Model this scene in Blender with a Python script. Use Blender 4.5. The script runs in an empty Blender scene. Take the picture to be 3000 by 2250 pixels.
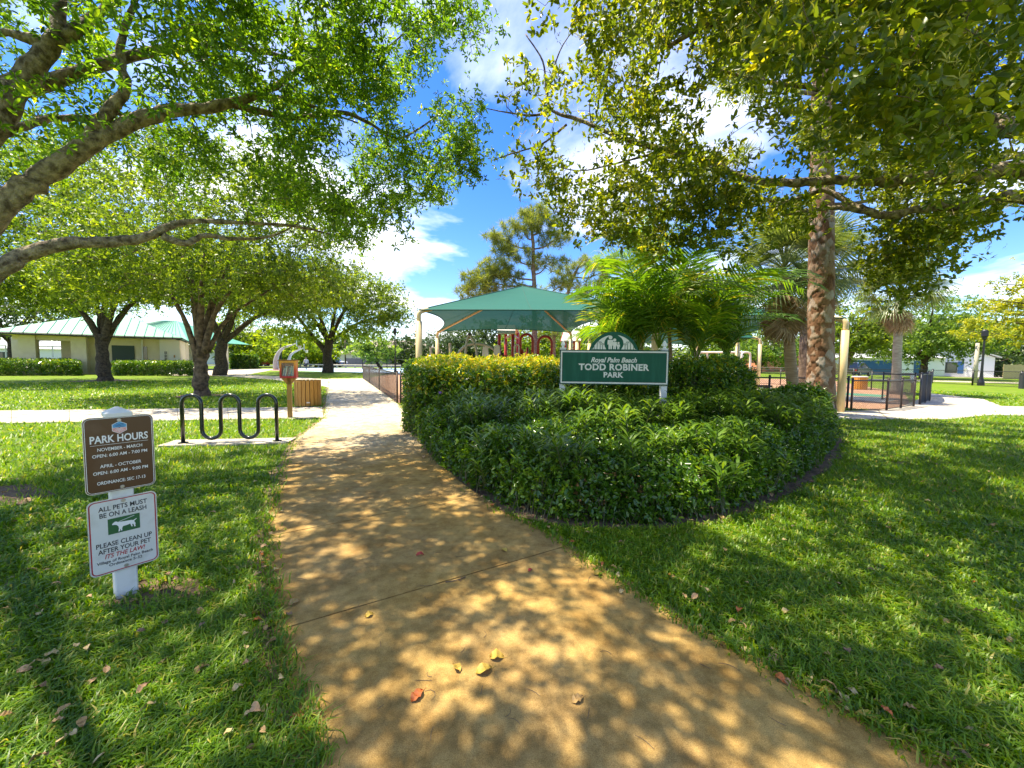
import bpy, math, random
import numpy as np
from mathutils import Vector, Matrix

SC = bpy.context.scene
COL = SC.collection
# ------------------------------------------------------------------ camera
CAM_H, PITCH, ROLL, FPX = 1.5, math.radians(3.4), math.radians(0.6), 1127.0
f_ = Vector((0, math.cos(PITCH), -math.sin(PITCH)))
u0 = Vector((0, math.sin(PITCH), math.cos(PITCH)))
r0 = Vector((1, 0, 0))
R_ = r0 * math.cos(ROLL) + u0 * math.sin(ROLL)
U_ = u0 * math.cos(ROLL) - r0 * math.sin(ROLL)
cd = bpy.data.cameras.new('camera')
cam = bpy.data.objects.new('camera', cd)
COL.objects.link(cam)
cam.matrix_world = Matrix(((R_.x, U_.x, -f_.x, 0), (R_.y, U_.y, -f_.y, 0), (R_.z, U_.z, -f_.z, CAM_H), (0, 0, 0, 1)))
cd.sensor_fit = 'HORIZONTAL'
cd.sensor_width = 36.0
cd.lens = 36.0 * FPX / 3000.0
cd.clip_start = 0.05
cd.clip_end = 2000
SC.camera = cam
# ------------------------------------------------------------------ light, sky, exposure
SUN_EL, SUN_AZ = math.radians(67), math.radians(-72)
sdir = Vector((math.sin(SUN_AZ) * math.cos(SUN_EL), math.cos(SUN_AZ) * math.cos(SUN_EL), math.sin(SUN_EL)))
sl = bpy.data.lights.new('sun', 'SUN')
sl.energy = 5.0
sl.angle = math.radians(0.53)
sl.color = (1.0, 0.90, 0.70)
sun = bpy.data.objects.new('sun', sl)
sun.rotation_euler = sdir.to_track_quat('Z', 'Y').to_euler()
COL.objects.link(sun)
wd = bpy.data.worlds.new('World')
SC.world = wd
wd.use_nodes = True
wn, wl = wd.node_tree.nodes, wd.node_tree.links
wn.clear()


def wnode(t, **k):
    n = wn.new(t)
    for a, b in k.items():
        setattr(n, a, b)
    return n


def wmath(op, a, b=None, clamp=False):
    n = wnode('ShaderNodeMath', operation=op, use_clamp=clamp)
    for i, x in enumerate((a, b)):
        if x is None:
            continue
        if isinstance(x, (int, float)):
            n.inputs[i].default_value = x
        else:
            wl.new(x, n.inputs[i])
    return n.outputs[0]


sky = wnode('ShaderNodeTexSky', sky_type='NISHITA', sun_disc=False)
sky.sun_elevation = SUN_EL
sky.sun_rotation = SUN_AZ
sky.air_density = 1.0
sky.dust_density = 0.25
sky.ozone_density = 3.0
hs = wnode('ShaderNodeHueSaturation')
hs.inputs['Saturation'].default_value = 1.35
hs.inputs['Hue'].default_value = 0.515
hs.inputs['Value'].default_value = 1.0
wl.new(sky.outputs[0], hs.inputs['Color'])
tc = wnode('ShaderNodeTexCoord')
sp = wnode('ShaderNodeSeparateXYZ')
wl.new(tc.outputs['Generated'], sp.inputs[0])
zc = wmath('MAXIMUM', sp.outputs[2], 0.02)
zc = wmath('ADD', zc, 0.10)
cx = wmath('DIVIDE', sp.outputs[0], zc)
cy = wmath('DIVIDE', sp.outputs[1], zc)
cb = wnode('ShaderNodeCombineXYZ')
wl.new(cx, cb.inputs[0])
wl.new(cy, cb.inputs[1])
CLOUD_OFF = (3.1, 7.7, 1.3)
mp = wnode('ShaderNodeMapping')
mp.inputs['Location'].default_value = CLOUD_OFF
mp.inputs['Scale'].default_value = (1.0, 1.0, 1.0)
wl.new(cb.outputs[0], mp.inputs[0])
nz = wnode('ShaderNodeTexNoise')
nz.inputs['Scale'].default_value = 0.75
nz.inputs['Detail'].default_value = 9.0
nz.inputs['Roughness'].default_value = 0.55
nz.inputs['Distortion'].default_value = 0.25
wl.new(mp.outputs[0], nz.inputs['Vector'])
cr = wnode('ShaderNodeValToRGB')
cr.color_ramp.elements[0].position = 0.475
cr.color_ramp.elements[1].position = 0.66
wl.new(nz.outputs[0], cr.inputs[0])
nz2 = wnode('ShaderNodeTexNoise')
nz2.inputs['Scale'].default_value = 2.2
nz2.inputs['Detail'].default_value = 6.0
wl.new(mp.outputs[0], nz2.inputs['Vector'])
cc = wnode('ShaderNodeValToRGB')
cc.color_ramp.elements[0].position = 0.3
cc.color_ramp.elements[0].color = (5.6, 5.8, 6.2, 1)
cc.color_ramp.elements[1].position = 0.65
cc.color_ramp.elements[1].color = (8.8, 8.8, 8.8, 1)
wl.new(nz2.outputs[0], cc.inputs[0])
mx = wnode('ShaderNodeMixRGB')
wl.new(cr.outputs[0], mx.inputs[0])
wl.new(hs.outputs[0], mx.inputs[1])
wl.new(cc.outputs[0], mx.inputs[2])
bg = wnode('ShaderNodeBackground')
bg.inputs[1].default_value = 0.125
wl.new(mx.outputs[0], bg.inputs[0])
wo = wnode('ShaderNodeOutputWorld')
wl.new(bg.outputs[0], wo.inputs[0])
SC.view_settings.view_transform = 'Standard'
SC.view_settings.look = 'None'
SC.view_settings.gamma = 1.0
SC.view_settings.use_curve_mapping = False
SC.view_settings.exposure = 1.33
SC.cycles.max_bounces = 8
SC.cycles.transparent_max_bounces = 8
SC.cycles.diffuse_bounces = 4
SC.cycles.glossy_bounces = 2
SC.cycles.transmission_bounces = 4
SC.cycles.sample_clamp_indirect = 8.0
SC.cycles.caustics_reflective = False
SC.cycles.caustics_refractive = False

# ------------------------------------------------------------------ helpers
RNG = np.random.default_rng(11)
random.seed(4)


def ray(px, py):
    a, b = (px - 1500) / FPX, (1125 - py) / FPX
    return f_ + R_ * a + U_ * b


def G(px, py, z=0.0):
    """ground point seen at a photo pixel"""
    d = ray(px, py)
    return Vector((0, 0, CAM_H)) + d * ((z - CAM_H) / d.z)


def W(px, py, Y):
    """point at distance Y ahead on a photo pixel's line of sight"""
    d = ray(px, py)
    return Vector((0, 0, CAM_H)) + d * (Y / d.y)


def project(P):
    P = np.asarray(P, float) - np.array([0, 0, CAM_H])
    d = P @ np.array(f_)
    return 1500 + FPX * (P @ np.array(R_)) / np.where(np.abs(d) < 1e-6, 1e-6, d), 1125 - FPX * (P @ np.array(U_)) / np.where(np.abs(d) < 1e-6, 1e-6, d), d


def inpoly(x, y, poly):
    x, y = np.asarray(x, float), np.asarray(y, float)
    c = np.zeros(x.shape, bool)
    n = len(poly)
    for i in range(n):
        x1, y1 = poly[i][0], poly[i][1]
        x2, y2 = poly[(i + 1) % n][0], poly[(i + 1) % n][1]
        if y1 == y2:
            continue
        k = ((y1 > y) != (y2 > y)) & (x < (x2 - x1) * (y - y1) / (y2 - y1) + x1)
        c ^= k
    return c


def polydist(x, y, poly):
    d = np.full(np.shape(x), 1e9)
    n = len(poly)
    for i in range(n):
        ax, ay = poly[i][0], poly[i][1]
        bx, by = poly[(i + 1) % n][0], poly[(i + 1) % n][1]
        L = (bx - ax) ** 2 + (by - ay) ** 2 + 1e-12
        t = np.clip(((x - ax) * (bx - ax) + (y - ay) * (by - ay)) / L, 0, 1)
        d = np.minimum(d, np.hypot(x - ax - t * (bx - ax), y - ay - t * (by - ay)))
    return d


ORG = {}


def wloc(o):
    return ORG.get(o.name, Vector((0, 0, 0))) if o else Vector((0, 0, 0))


def tag(o, label=None, cat=None, group=None, kind=None):
    if label:
        o['label'] = label
    if cat:
        o['category'] = cat
    if group:
        o['group'] = group
    if kind:
        o['kind'] = kind
    return o


def thing(name, label, cat, loc=(0, 0, 0), rz=0.0, group=None):
    o = bpy.data.objects.new(name, None)
    o.empty_display_size = 0.2
    o.location = loc
    o.rotation_euler = (0, 0, rz)
    COL.objects.link(o)
    ORG[o.name] = Vector(loc)
    return tag(o, label, cat, group)


def link(name, me, parent=None, loc=None, rot=None, scale=None):
    o = bpy.data.objects.new(name, me)
    COL.objects.link(o)
    if parent is not None:
        o.parent = parent
        ORG[o.name] = wloc(parent)
    if loc is not None:
        o.location = loc
    if rot is not None:
        o.rotation_euler = rot
    if scale is not None:
        o.scale = scale
    return o


def np_mesh(name, V, F, mat=None, attrs=None, smooth=False):
    """mesh from arrays: V (n,3); F a list of (m,k) index arrays"""
    me = bpy.data.meshes.new(name)
    V = np.ascontiguousarray(V, np.float32)
    if not isinstance(F, list):
        F = [F]
    F = [np.asarray(f, np.int32) for f in F if len(f)]
    me.vertices.add(len(V))
    me.vertices.foreach_set('co', V.ravel())
    tot = sum(f.size for f in F)
    me.loops.add(tot)
    me.loops.foreach_set('vertex_index', np.concatenate([f.ravel() for f in F]))
    st, k = [], 0
    for f in F:
        st.append(k + np.arange(len(f)) * f.shape[1])
        k += f.size
    st = np.concatenate(st).astype(np.int32)
    me.polygons.add(len(st))
    me.polygons.foreach_set('loop_start', st)
    if smooth:
        me.polygons.foreach_set('use_smooth', np.ones(len(st), bool))
    for an, av in (attrs or {}).items():
        a = me.attributes.new(an, 'FLOAT', 'POINT')
        a.data.foreach_set('value', np.ascontiguousarray(av, np.float32))
    me.update(calc_edges=True)
    me.validate()
    if mat:
        me.materials.append(mat)
    return me


class MB:
    """collects simple solids; build() links them as one mesh object"""

    def __init__(self, M=None):
        self.v, self.f, self.M = [], [], M

    def add(self, vs, fs):
        k = len(self.v)
        for p in vs:
            p = Vector(p)
            self.v.append(tuple(self.M @ p) if self.M else tuple(p))
        self.f += [tuple(i + k for i in f) for f in fs]
        return self

    def box(self, c, s, rz=0.0, taper=1.0, R=None):
        x, y, z = s[0] / 2, s[1] / 2, s[2] / 2
        m = R if R is not None else Matrix.Rotation(rz, 3, 'Z')
        vs = [(-x, -y, -z), (x, -y, -z), (x, y, -z), (-x, y, -z), (-x * taper, -y * taper, z), (x * taper, -y * taper, z), (x * taper, y * taper, z), (-x * taper, y * taper, z)]
        return self.add([Vector(c) + m @ Vector(p) for p in vs], [(0, 3, 2, 1), (4, 5, 6, 7), (0, 1, 5, 4), (1, 2, 6, 5), (2, 3, 7, 6), (3, 0, 4, 7)])

    def bbox(self, c, s, b=0.01, rz=0.0):
        """box with chamfered vertical and top/bottom edges"""
        x, y, z = s[0] / 2, s[1] / 2, s[2] / 2
        m = Matrix.Rotation(rz, 3, 'Z')
        rings = []
        for zz, i in ((-z, b), (-z + b, 0), (z - b, 0), (z, b)):
            X, Y = x - i, y - i
            rings.append([(-X, -Y + b, zz), (-X + b, -Y, zz), (X - b, -Y, zz), (X, -Y + b, zz), (X, Y - b, zz), (X - b, Y, zz), (-X + b, Y, zz), (-X, Y - b, zz)])
        vs = [Vector(c) + m @ Vector(p) for r in rings for p in r]
        fs = [tuple(reversed(range(8))), tuple(range(24, 32))]
        for k in range(3):
            for j in range(8):
                a, b2 = k * 8 + j, k * 8 + (j + 1) % 8
                fs.append((a, b2, b2 + 8, a + 8))
        return self.add(vs, fs)

    def prism(self, poly, o, ux, uy, n, t):
        """polygon (2D) in plane o+ux*a+uy*b extruded along n by t"""
        o, ux, uy, n = Vector(o), Vector(ux), Vector(uy), Vector(n)
        k = len(poly)
        vs = [o + ux * a + uy * b for a, b in poly] + [o + ux * a + uy * b + n * t for a, b in poly]
        return self.add(vs, [tuple(reversed(range(k))), tuple(range(k, 2 * k))] + [(i, (i + 1) % k, (i + 1) % k + k, i + k) for i in range(k)])

    def tube(self, pts, rad, n=8, cap=True, squash=None):
        pts = [Vector(p) for p in pts]
        if isinstance(rad, (int, float)):
            rad = [rad] * len(pts)
        vs, fs = [], []
        prev = None
        for i, p in enumerate(pts):
            t = (pts[min(i + 1, len(pts) - 1)] - pts[max(i - 1, 0)]).normalized()
            if prev is None:
                a = Vector((0, 0, 1)) if abs(t.z) < 0.9 else Vector((1, 0, 0))
                prev = (a - t * a.dot(t)).normalized()
            prev = (prev - t * prev.dot(t)).normalized()
            q = t.cross(prev)
            for j in range(n):
                an = 2 * math.pi * j / n
                vs.append(p + (prev * math.cos(an) + q * math.sin(an)) * rad[i])
        for i in range(len(pts) - 1):
            for j in range(n):
                a, b = i * n + j, i * n + (j + 1) % n
                fs.append((a, b, b + n, a + n))
        if cap:
            fs += [tuple(reversed(range(n))), tuple(range((len(pts) - 1) * n, len(pts) * n))]
        return self.add(vs, fs)

    def lathe(self, c, prof, n=16, rz=0.0):
        vs, fs = [], []
        for r, z in prof:
            for j in range(n):
                an = 2 * math.pi * j / n + rz
                vs.append((c[0] + r * math.cos(an), c[1] + r * math.sin(an), c[2] + z))
        for i in range(len(prof) - 1):
            for j in range(n):
                a, b = i * n + j, i * n + (j + 1) % n
                fs.append((a, b, b + n, a + n))
        fs += [tuple(reversed(range(n))), tuple(range((len(prof) - 1) * n, len(prof) * n))]
        return self.add(vs, fs)

    def build(self, name, mat, parent=None, origin=None, smooth=False, local=False):
        o3 = Vector((0, 0, 0)) if local else (wloc(parent) if parent else Vector(origin or (0, 0, 0)))
        me = bpy.data.meshes.new(name)
        me.from_pydata([(p[0] - o3[0], p[1] - o3[1], p[2] - o3[2]) for p in self.v], [], self.f)
        if smooth:
            me.polygons.foreach_set('use_smooth', [len(p.vertices) == 4 for p in me.polygons])
        me.update()
        if mat:
            me.materials.append(mat)
        o = link(name, me, parent)
        if parent is None:
            o.location = o3
            ORG[o.name] = o3
        return o


def copy_tree(o, parent=None):
    c = o.copy()
    COL.objects.link(c)
    c.parent = parent
    for ch in list(o.children):
        copy_tree(ch, c)
    return c


# ------------------------------------------------------------------ materials
MATS = {}


def mat(name, col, rough=0.6, col2=None, scale=8.0, bump=0.0, bscale=None, metal=0.0, spec=0.5, detail=6.0, lo=0.35, hi=0.65, coat=0.0, stretch=None, dist=0.01):
    if name in MATS:
        return MATS[name]
    m = bpy.data.materials.new(name)
    m.use_nodes = True
    N, L = m.node_tree.nodes, m.node_tree.links
    b = N['Principled BSDF']
    b.inputs['Roughness'].default_value = rough
    b.inputs['Metallic'].default_value = metal
    b.inputs['Specular IOR Level'].default_value = spec
    b.inputs['Base Color'].default_value = (*col, 1)
    if coat:
        b.inputs['Coat Weight'].default_value = coat
        b.inputs['Coat Roughness'].default_value = 0.05
    t = N.new('ShaderNodeTexCoord')
    vec = t.outputs['Object']
    if stretch:
        mpn = N.new('ShaderNodeMapping')
        mpn.inputs['Scale'].default_value = stretch
        L.new(vec, mpn.inputs[0])
        vec = mpn.outputs[0]
    if col2 is not None:
        n = N.new('ShaderNodeTexNoise')
        n.inputs['Scale'].default_value = scale
        n.inputs['Detail'].default_value = detail
        L.new(vec, n.inputs['Vector'])
        r = N.new('ShaderNodeValToRGB')
        r.color_ramp.elements[0].position, r.color_ramp.elements[1].position = lo, hi
        r.color_ramp.elements[0].color = (*col, 1)
        r.color_ramp.elements[1].color = (*col2, 1)
        L.new(n.outputs[0], r.inputs[0])
        L.new(r.outputs[0], b.inputs['Base Color'])
    if bump:
        n = N.new('ShaderNodeTexNoise')
        n.inputs['Scale'].default_value = bscale or scale * 3
        n.inputs['Detail'].default_value = 8
        L.new(vec, n.inputs['Vector'])
        bp = N.new('ShaderNodeBump')
        bp.inputs['Strength'].default_value = bump
        bp.inputs['Distance'].default_value = dist
        L.new(n.outputs[0], bp.inputs['Height'])
        L.new(bp.outputs[0], b.inputs['Normal'])
    MATS[name] = m
    return m


def leafmat(name, stops, trans=0.35, rough=0.4, tcol=None, spec=0.5):
    """leaf material: colour differs from leaf to leaf (attribute rnd), light passes through"""
    m = bpy.data.materials.new(name)
    m.use_nodes = True
    N, L = m.node_tree.nodes, m.node_tree.links
    b = N['Principled BSDF']
    b.inputs['Roughness'].default_value = rough
    b.inputs['Specular IOR Level'].default_value = spec
    a = N.new('ShaderNodeAttribute')
    a.attribute_name = 'rnd'
    r = N.new('ShaderNodeValToRGB')
    el = r.color_ramp.elements
    while len(el) < len(stops):
        el.new(0.5)
    for e, (p, c) in zip(el, stops):
        e.position = p
        e.color = (*c, 1)
    L.new(a.outputs['Fac'], r.inputs[0])
    L.new(r.outputs[0], b.inputs['Base Color'])
    if trans > 0:
        tr = N.new('ShaderNodeBsdfTranslucent')
        h = N.new('ShaderNodeMixRGB')
        h.blend_type = 'MULTIPLY'
        h.inputs[0].default_value = 1
        h.inputs[2].default_value = (*(tcol or (2.2, 2.0, 0.8)), 1)
        L.new(r.outputs[0], h.inputs[1])
        L.new(h.outputs[0], tr.inputs[0])
        mxn = N.new('ShaderNodeMixShader')
        mxn.inputs[0].default_value = trans
        L.new(b.outputs[0], mxn.inputs[1])
        L.new(tr.outputs[0], mxn.inputs[2])
        L.new(mxn.outputs[0], N['Material Output'].inputs[0])
    return m


def unit(a):
    return a / (np.linalg.norm(a, axis=-1, keepdims=True) + 1e-9)


def leaf_arrays(pos, dirs, size, width=0.36, shape=6, fold=0.18, droop=0.12, nrm=None, rng=RNG, rnd=None):
    """leaf blades: pos,dirs (n,3), size (n,) -> V, F, rnd per vertex"""
    n = len(pos)
    d = unit(dirs)
    if nrm is None:
        nrm = rng.normal(size=(n, 3)) + np.array([0, 0, 0.9])
    s = unit(np.cross(d, nrm))
    m = np.cross(s, d)
    L = size[:, None]
    if rnd is None:
        rnd = rng.random(n)
    w = width
    if shape == 4:
        V = np.stack([pos, pos + d * L * .45 + s * L * w * .5 + m * L * fold * .5, pos + d * L - m * L * droop, pos + d * L * .45 - s * L * w * .5 + m * L * fold * .5], 1)
        F = np.arange(n)[:, None] * 4 + np.array([[0, 1, 2, 3]])
        k = 4
    elif shape == 3:
        V = np.stack([pos + s * L * w * .5, pos - s * L * w * .5, pos + d * L], 1)
        F = np.arange(n)[:, None] * 3 + np.array([[0, 1, 2]])
        k = 3
    else:
        up = m * L * fold * .4
        V = np.stack([pos, pos + d * L * .30 + s * L * w * .42 + up, pos + d * L * .72 + s * L * w * .40 + up - m * L * droop * .4, pos + d * L - m * L * droop,
                      pos + d * L * .72 - s * L * w * .40 + up - m * L * droop * .4, pos + d * L * .30 - s * L * w * .42 + up], 1)
        F = (np.arange(n)[:, None, None] * 6 + np.array([[[0, 1, 2, 3], [0, 3, 4, 5]]])).reshape(-1, 4)
        k = 6
    return V.reshape(-1, 3), F, np.repeat(rnd, k)


def tubes_arrays(P0, P1, R0, R1, n=4):
    """many straight tapered segments at once"""
    P0, P1 = np.asarray(P0, float), np.asarray(P1, float)
    t = unit(P1 - P0)
    a = np.where(np.abs(t[:, 2:3]) < .9, np.array([[0, 0, 1.]]), np.array([[1., 0, 0]]))
    x = unit(np.cross(t, a))
    y = np.cross(t, x)
    an = np.arange(n) * 2 * np.pi / n
    ring = x[:, None, :] * np.cos(an)[None, :, None] + y[:, None, :] * np.sin(an)[None, :, None]
    V = np.concatenate([P0[:, None, :] + ring * np.asarray(R0)[:, None, None], P1[:, None, :] + ring * np.asarray(R1)[:, None, None]], 1)
    j = np.arange(n)
    q = np.stack([j, (j + 1) % n, (j + 1) % n + n, j + n], 1)
    F = (np.arange(len(P0))[:, None, None] * 2 * n + q[None]).reshape(-1, 4)
    return V.reshape(-1, 3), F


def smooth_line(pts, k=6):
    """Catmull-Rom through the points"""
    pts = [Vector(p) for p in pts]
    out = []
    P = [pts[0] * 2 - pts[1]] + pts + [pts[-1] * 2 - pts[-2]]
    for i in range(1, len(P) - 2):
        for j in range(k):
            t = j / k
            a, b, c, d = P[i - 1], P[i], P[i + 1], P[i + 2]
            out.append(0.5 * ((2 * b) + (c - a) * t + (2 * a - 5 * b + 4 * c - d) * t * t + (3 * b - a - 3 * c + d) * t ** 3))
    out.append(pts[-1])
    return out


TXT = {}


def text_mesh(body, bold=0.0, shear=0.0, space=1.0, font_scale=1.0):
    """flat lettering as a mesh, cap height about 0.7, centred on x"""
    key = (body, bold, shear, space)
    if key in TXT:
        return TXT[key]
    c = bpy.data.curves.new('lettering', 'FONT')
    c.body = body
    c.align_x = 'CENTER'
    c.offset = bold
    c.shear = shear
    c.space_character = space
    c.resolution_u = 3
    o = bpy.data.objects.new('lettering', c)
    COL.objects.link(o)
    bpy.context.view_layer.update()
    dg = bpy.context.evaluated_depsgraph_get()
    me = bpy.data.meshes.new_from_object(o.evaluated_get(dg))
    V = np.array([v.co[:] for v in me.vertices]).reshape(-1, 3)
    F = [tuple(p.vertices) for p in me.polygons]
    bpy.data.objects.remove(o)
    bpy.data.meshes.remove(me)
    TXT[key] = (V, F)
    return V, F


def lettering(body, parent, o, ux, uy, width=None, cap=None, m=None, bold=0.0, shear=0.0, space=1.0):
    """place lettering on a board: o = centre of the baseline; ux, uy unit axes"""
    V, F = text_mesh(body, bold, shear, space)
    w0 = V[:, 0].max() - V[:, 0].min()
    caps = text_mesh('H', 0, 0, 1.0)[0]
    h0 = caps[:, 1].max()
    sx = width / w0 if width else None
    sy = cap / h0 if cap else sx
    sx = sx or sy
    cx = (V[:, 0].max() + V[:, 0].min()) / 2
    mb = MB()
    o, ux, uy = Vector(o), Vector(ux), Vector(uy)
    mb.add([o + ux * ((p[0] - cx) * sx) + uy * (p[1] * sy) for p in V], F)
    return mb.build('lettering', m, parent)


def rrect(w, h, r, k=5):
    """rounded rectangle outline centred at 0"""
    out = []
    for cx, cy, a0 in ((w / 2 - r, h / 2 - r, 0), (-w / 2 + r, h / 2 - r, 90), (-w / 2 + r, -h / 2 + r, 180), (w / 2 - r, -h / 2 + r, 270)):
        for i in range(k + 1):
            a = math.radians(a0 + 90 * i / k)
            out.append((cx + r * math.cos(a), cy + r * math.sin(a)))
    return out


def ring_strip(outer, inner, o, ux, uy):
    """flat frame between two outlines with equal point counts"""
    o, ux, uy = Vector(o), Vector(ux), Vector(uy)
    n = len(outer)
    vs = [o + ux * a + uy * b for a, b in outer] + [o + ux * a + uy * b for a, b in inner]
    return MB().add(vs, [(i, (i + 1) % n, (i + 1) % n + n, i + n) for i in range(n)])


def flat(poly, o, ux, uy):
    o, ux, uy = Vector(o), Vector(ux), Vector(uy)
    return MB().add([o + ux * a + uy * b for a, b in poly], [tuple(range(len(poly)))])


def circle(r, n=20, c=(0, 0)):
    return [(c[0] + r * math.cos(2 * math.pi * i / n), c[1] + r * math.sin(2 * math.pi * i / n)) for i in range(n)]

# ------------------------------------------------------------------ the ground and its paths
def XY(pts):
    return [tuple(G(*p))[:2] for p in pts]


def sheet(name, poly, z, m, parent=None):
    me = bpy.data.meshes.new(name)
    me.from_pydata([(x, y, z) for x, y in poly], [], [tuple(range(len(poly)))])
    me.update()
    if me.polygons[0].normal.z < 0:
        me.flip_normals()
    me.materials.append(m)
    o = link(name, me, parent)
    if parent is None:
        tag(o, kind='structure')
    return o


def wobble(poly, amp, seed, step=0.25):
    r = np.random.default_rng(seed)
    out = []
    for i in range(len(poly)):
        a, b = np.array(poly[i]), np.array(poly[(i + 1) % len(poly)])
        k = max(1, int(np.linalg.norm(b - a) / step))
        for j in range(k):
            out.append(tuple(a + (b - a) * j / k + r.normal(size=2) * amp))
    return out


def ground_mat():
    m = bpy.data.materials.new('lawn ground')
    m.use_nodes = True
    N, L = m.node_tree.nodes, m.node_tree.links
    b = N['Principled BSDF']
    b.inputs['Roughness'].default_value = 0.9
    b.inputs['Specular IOR Level'].default_value = 0.2
    t = N.new('ShaderNodeTexCoord')

    def noise(s, d=6, rough=0.6):
        n = N.new('ShaderNodeTexNoise')
        n.inputs['Scale'].default_value = s
        n.inputs['Detail'].default_value = d
        n.inputs['Roughness'].default_value = rough
        L.new(t.outputs['Object'], n.inputs['Vector'])
        return n.outputs[0]

    def ramp(f, a, b_, ca, cb_):
        r = N.new('ShaderNodeValToRGB')
        r.color_ramp.elements[0].position, r.color_ramp.elements[1].position = a, b_
        r.color_ramp.elements[0].color, r.color_ramp.elements[1].color = (*ca, 1), (*cb_, 1)
        L.new(f, r.inputs[0])
        return r.outputs[0]
    fine = ramp(noise(45, 8), .35, .7, (.085, .155, .003), (.25, .36, .006))
    mid = ramp(noise(1.3, 5), .35, .62, (.60, .72, .5), (1.0, 1.0, 1.0))
    mu = N.new('ShaderNodeMixRGB')
    mu.blend_type = 'MULTIPLY'
    mu.inputs[0].default_value = 1
    L.new(fine, mu.inputs[1])
    L.new(mid, mu.inputs[2])
    th = N.new('ShaderNodeMixRGB')
    L.new(ramp(noise(2.6, 8, .7), .52, .66, (0, 0, 0), (.85, .85, .85)), th.inputs[0])
    L.new(mu.outputs[0], th.inputs[1])
    L.new(ramp(noise(70, 6), .3, .7, (.10, .065, .03), (.36, .27, .13)), th.inputs[2])
    L.new(th.outputs[0], b.inputs['Base Color'])
    bp = N.new('ShaderNodeBump')
    bp.inputs['Strength'].default_value = 0.9
    bp.inputs['Distance'].default_value = 0.04
    L.new(noise(60, 8), bp.inputs['Height'])
    L.new(bp.outputs[0], b.inputs['Normal'])
    return m


M_ground = ground_mat()
gx = np.concatenate([np.linspace(-400, -60, 9), np.linspace(-55, 60, 60), np.linspace(70, 400, 9)])
gy = np.concatenate([np.linspace(-60, -5, 6), np.linspace(-4, 90, 60), np.linspace(100, 600, 9)])
X_, Y_ = np.meshgrid(gx, gy, indexing='ij')
Vg = np.stack([X_, Y_, np.zeros_like(X_)], -1).reshape(-1, 3)
i_, j_ = np.meshgrid(np.arange(len(gx) - 1), np.arange(len(gy) - 1), indexing='ij')
a_ = (i_ * len(gy) + j_).ravel()
tag(link('ground', np_mesh('ground', Vg, np.stack([a_, a_ + len(gy), a_ + len(gy) + 1, a_ + 1], 1), M_ground)), kind='structure')


def concrete_mat(name, pale, tan, rust, stain=False):
    """weathered concrete: exposed sand grain, blotches; the watered walk near the bed is stained golden brown"""
    m = bpy.data.materials.new(name)
    m.use_nodes = True
    N, L = m.node_tree.nodes, m.node_tree.links
    b = N['Principled BSDF']
    b.inputs['Roughness'].default_value = 0.92
    b.inputs['Specular IOR Level'].default_value = 0.15
    t = N.new('ShaderNodeTexCoord')

    def noise(s, d=6, rough=0.55):
        n = N.new('ShaderNodeTexNoise')
        n.inputs['Scale'].default_value = s
        n.inputs['Detail'].default_value = d
        n.inputs['Roughness'].default_value = rough
        L.new(t.outputs['Object'], n.inputs['Vector'])
        return n.outputs[0]

    def ramp(f, a, b_, ca, cb_):
        r = N.new('ShaderNodeValToRGB')
        r.color_ramp.elements[0].position, r.color_ramp.elements[1].position = a, b_
        r.color_ramp.elements[0].color, r.color_ramp.elements[1].color = (*ca, 1), (*cb_, 1)
        L.new(f, r.inputs[0])
        return r.outputs[0]

    def mix(f, a, c, mode='MIX'):
        n = N.new('ShaderNodeMixRGB')
        n.blend_type = mode
        for i, x in enumerate((f, a, c)):
            if isinstance(x, (int, float)):
                n.inputs[i].default_value = x
            elif isinstance(x, tuple):
                n.inputs[i].default_value = (*x, 1)
            else:
                L.new(x, n.inputs[i])
        return n.outputs[0]
    base = mix(ramp(noise(1.1, 7), .35, .68, (0, 0, 0), (1, 1, 1)), pale, tan)
    if stain:
        s = N.new('ShaderNodeSeparateXYZ')
        L.new(t.outputs['Object'], s.inputs[0])
        ad = N.new('ShaderNodeMath')
        ad.operation = 'MULTIPLY_ADD'
        L.new(noise(0.55, 5), ad.inputs[0])
        ad.inputs[1].default_value = 7.0
        L.new(s.outputs[1], ad.inputs[2])
        mr = N.new('ShaderNodeMapRange')
        mr.inputs['From Min'].default_value = 9.0
        mr.inputs['From Max'].default_value = 12.5
        L.new(ad.outputs[0], mr.inputs[0])
        gold = mix(ramp(noise(0.9, 8), .38, .66, (0, 0, 0), (1, 1, 1)), (.53, .340, .105), (.42, .285, .120))
        gold = mix(ramp(noise(1.7, 8, .65), .60, .80, (0, 0, 0), (.75, .75, .75)), gold, rust)
        base = mix(mr.outputs[0], gold, base)
    else:
        base = mix(ramp(noise(2.4, 8, .65), .60, .82, (0, 0, 0), (.6, .6, .6)), base, rust)
    grain = ramp(noise(260, 3, .7), .30, .72, (.55, .53, .48), (1.28, 1.28, 1.28))
    base = mix(1.0, base, grain, 'MULTIPLY')
    blot = ramp(noise(14, 7, .7), .36, .60, (.72, .70, .66), (1.04, 1.04, 1.04))
    base = mix(1.0, base, blot, 'MULTIPLY')
    big = ramp(noise(3.1, 9, .68), .34, .60, (.66, .60, .52), (1.03, 1.03, 1.03))
    base = mix(1.0, base, big, 'MULTIPLY')
    L.new(base, b.inputs['Base Color'])
    bp = N.new('ShaderNodeBump')
    bp.inputs['Strength'].default_value = 0.45
    bp.inputs['Distance'].default_value = 0.006
    L.new(noise(120, 6, .7), bp.inputs['Height'])
    L.new(bp.outputs[0], b.inputs['Normal'])
    return m


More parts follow.
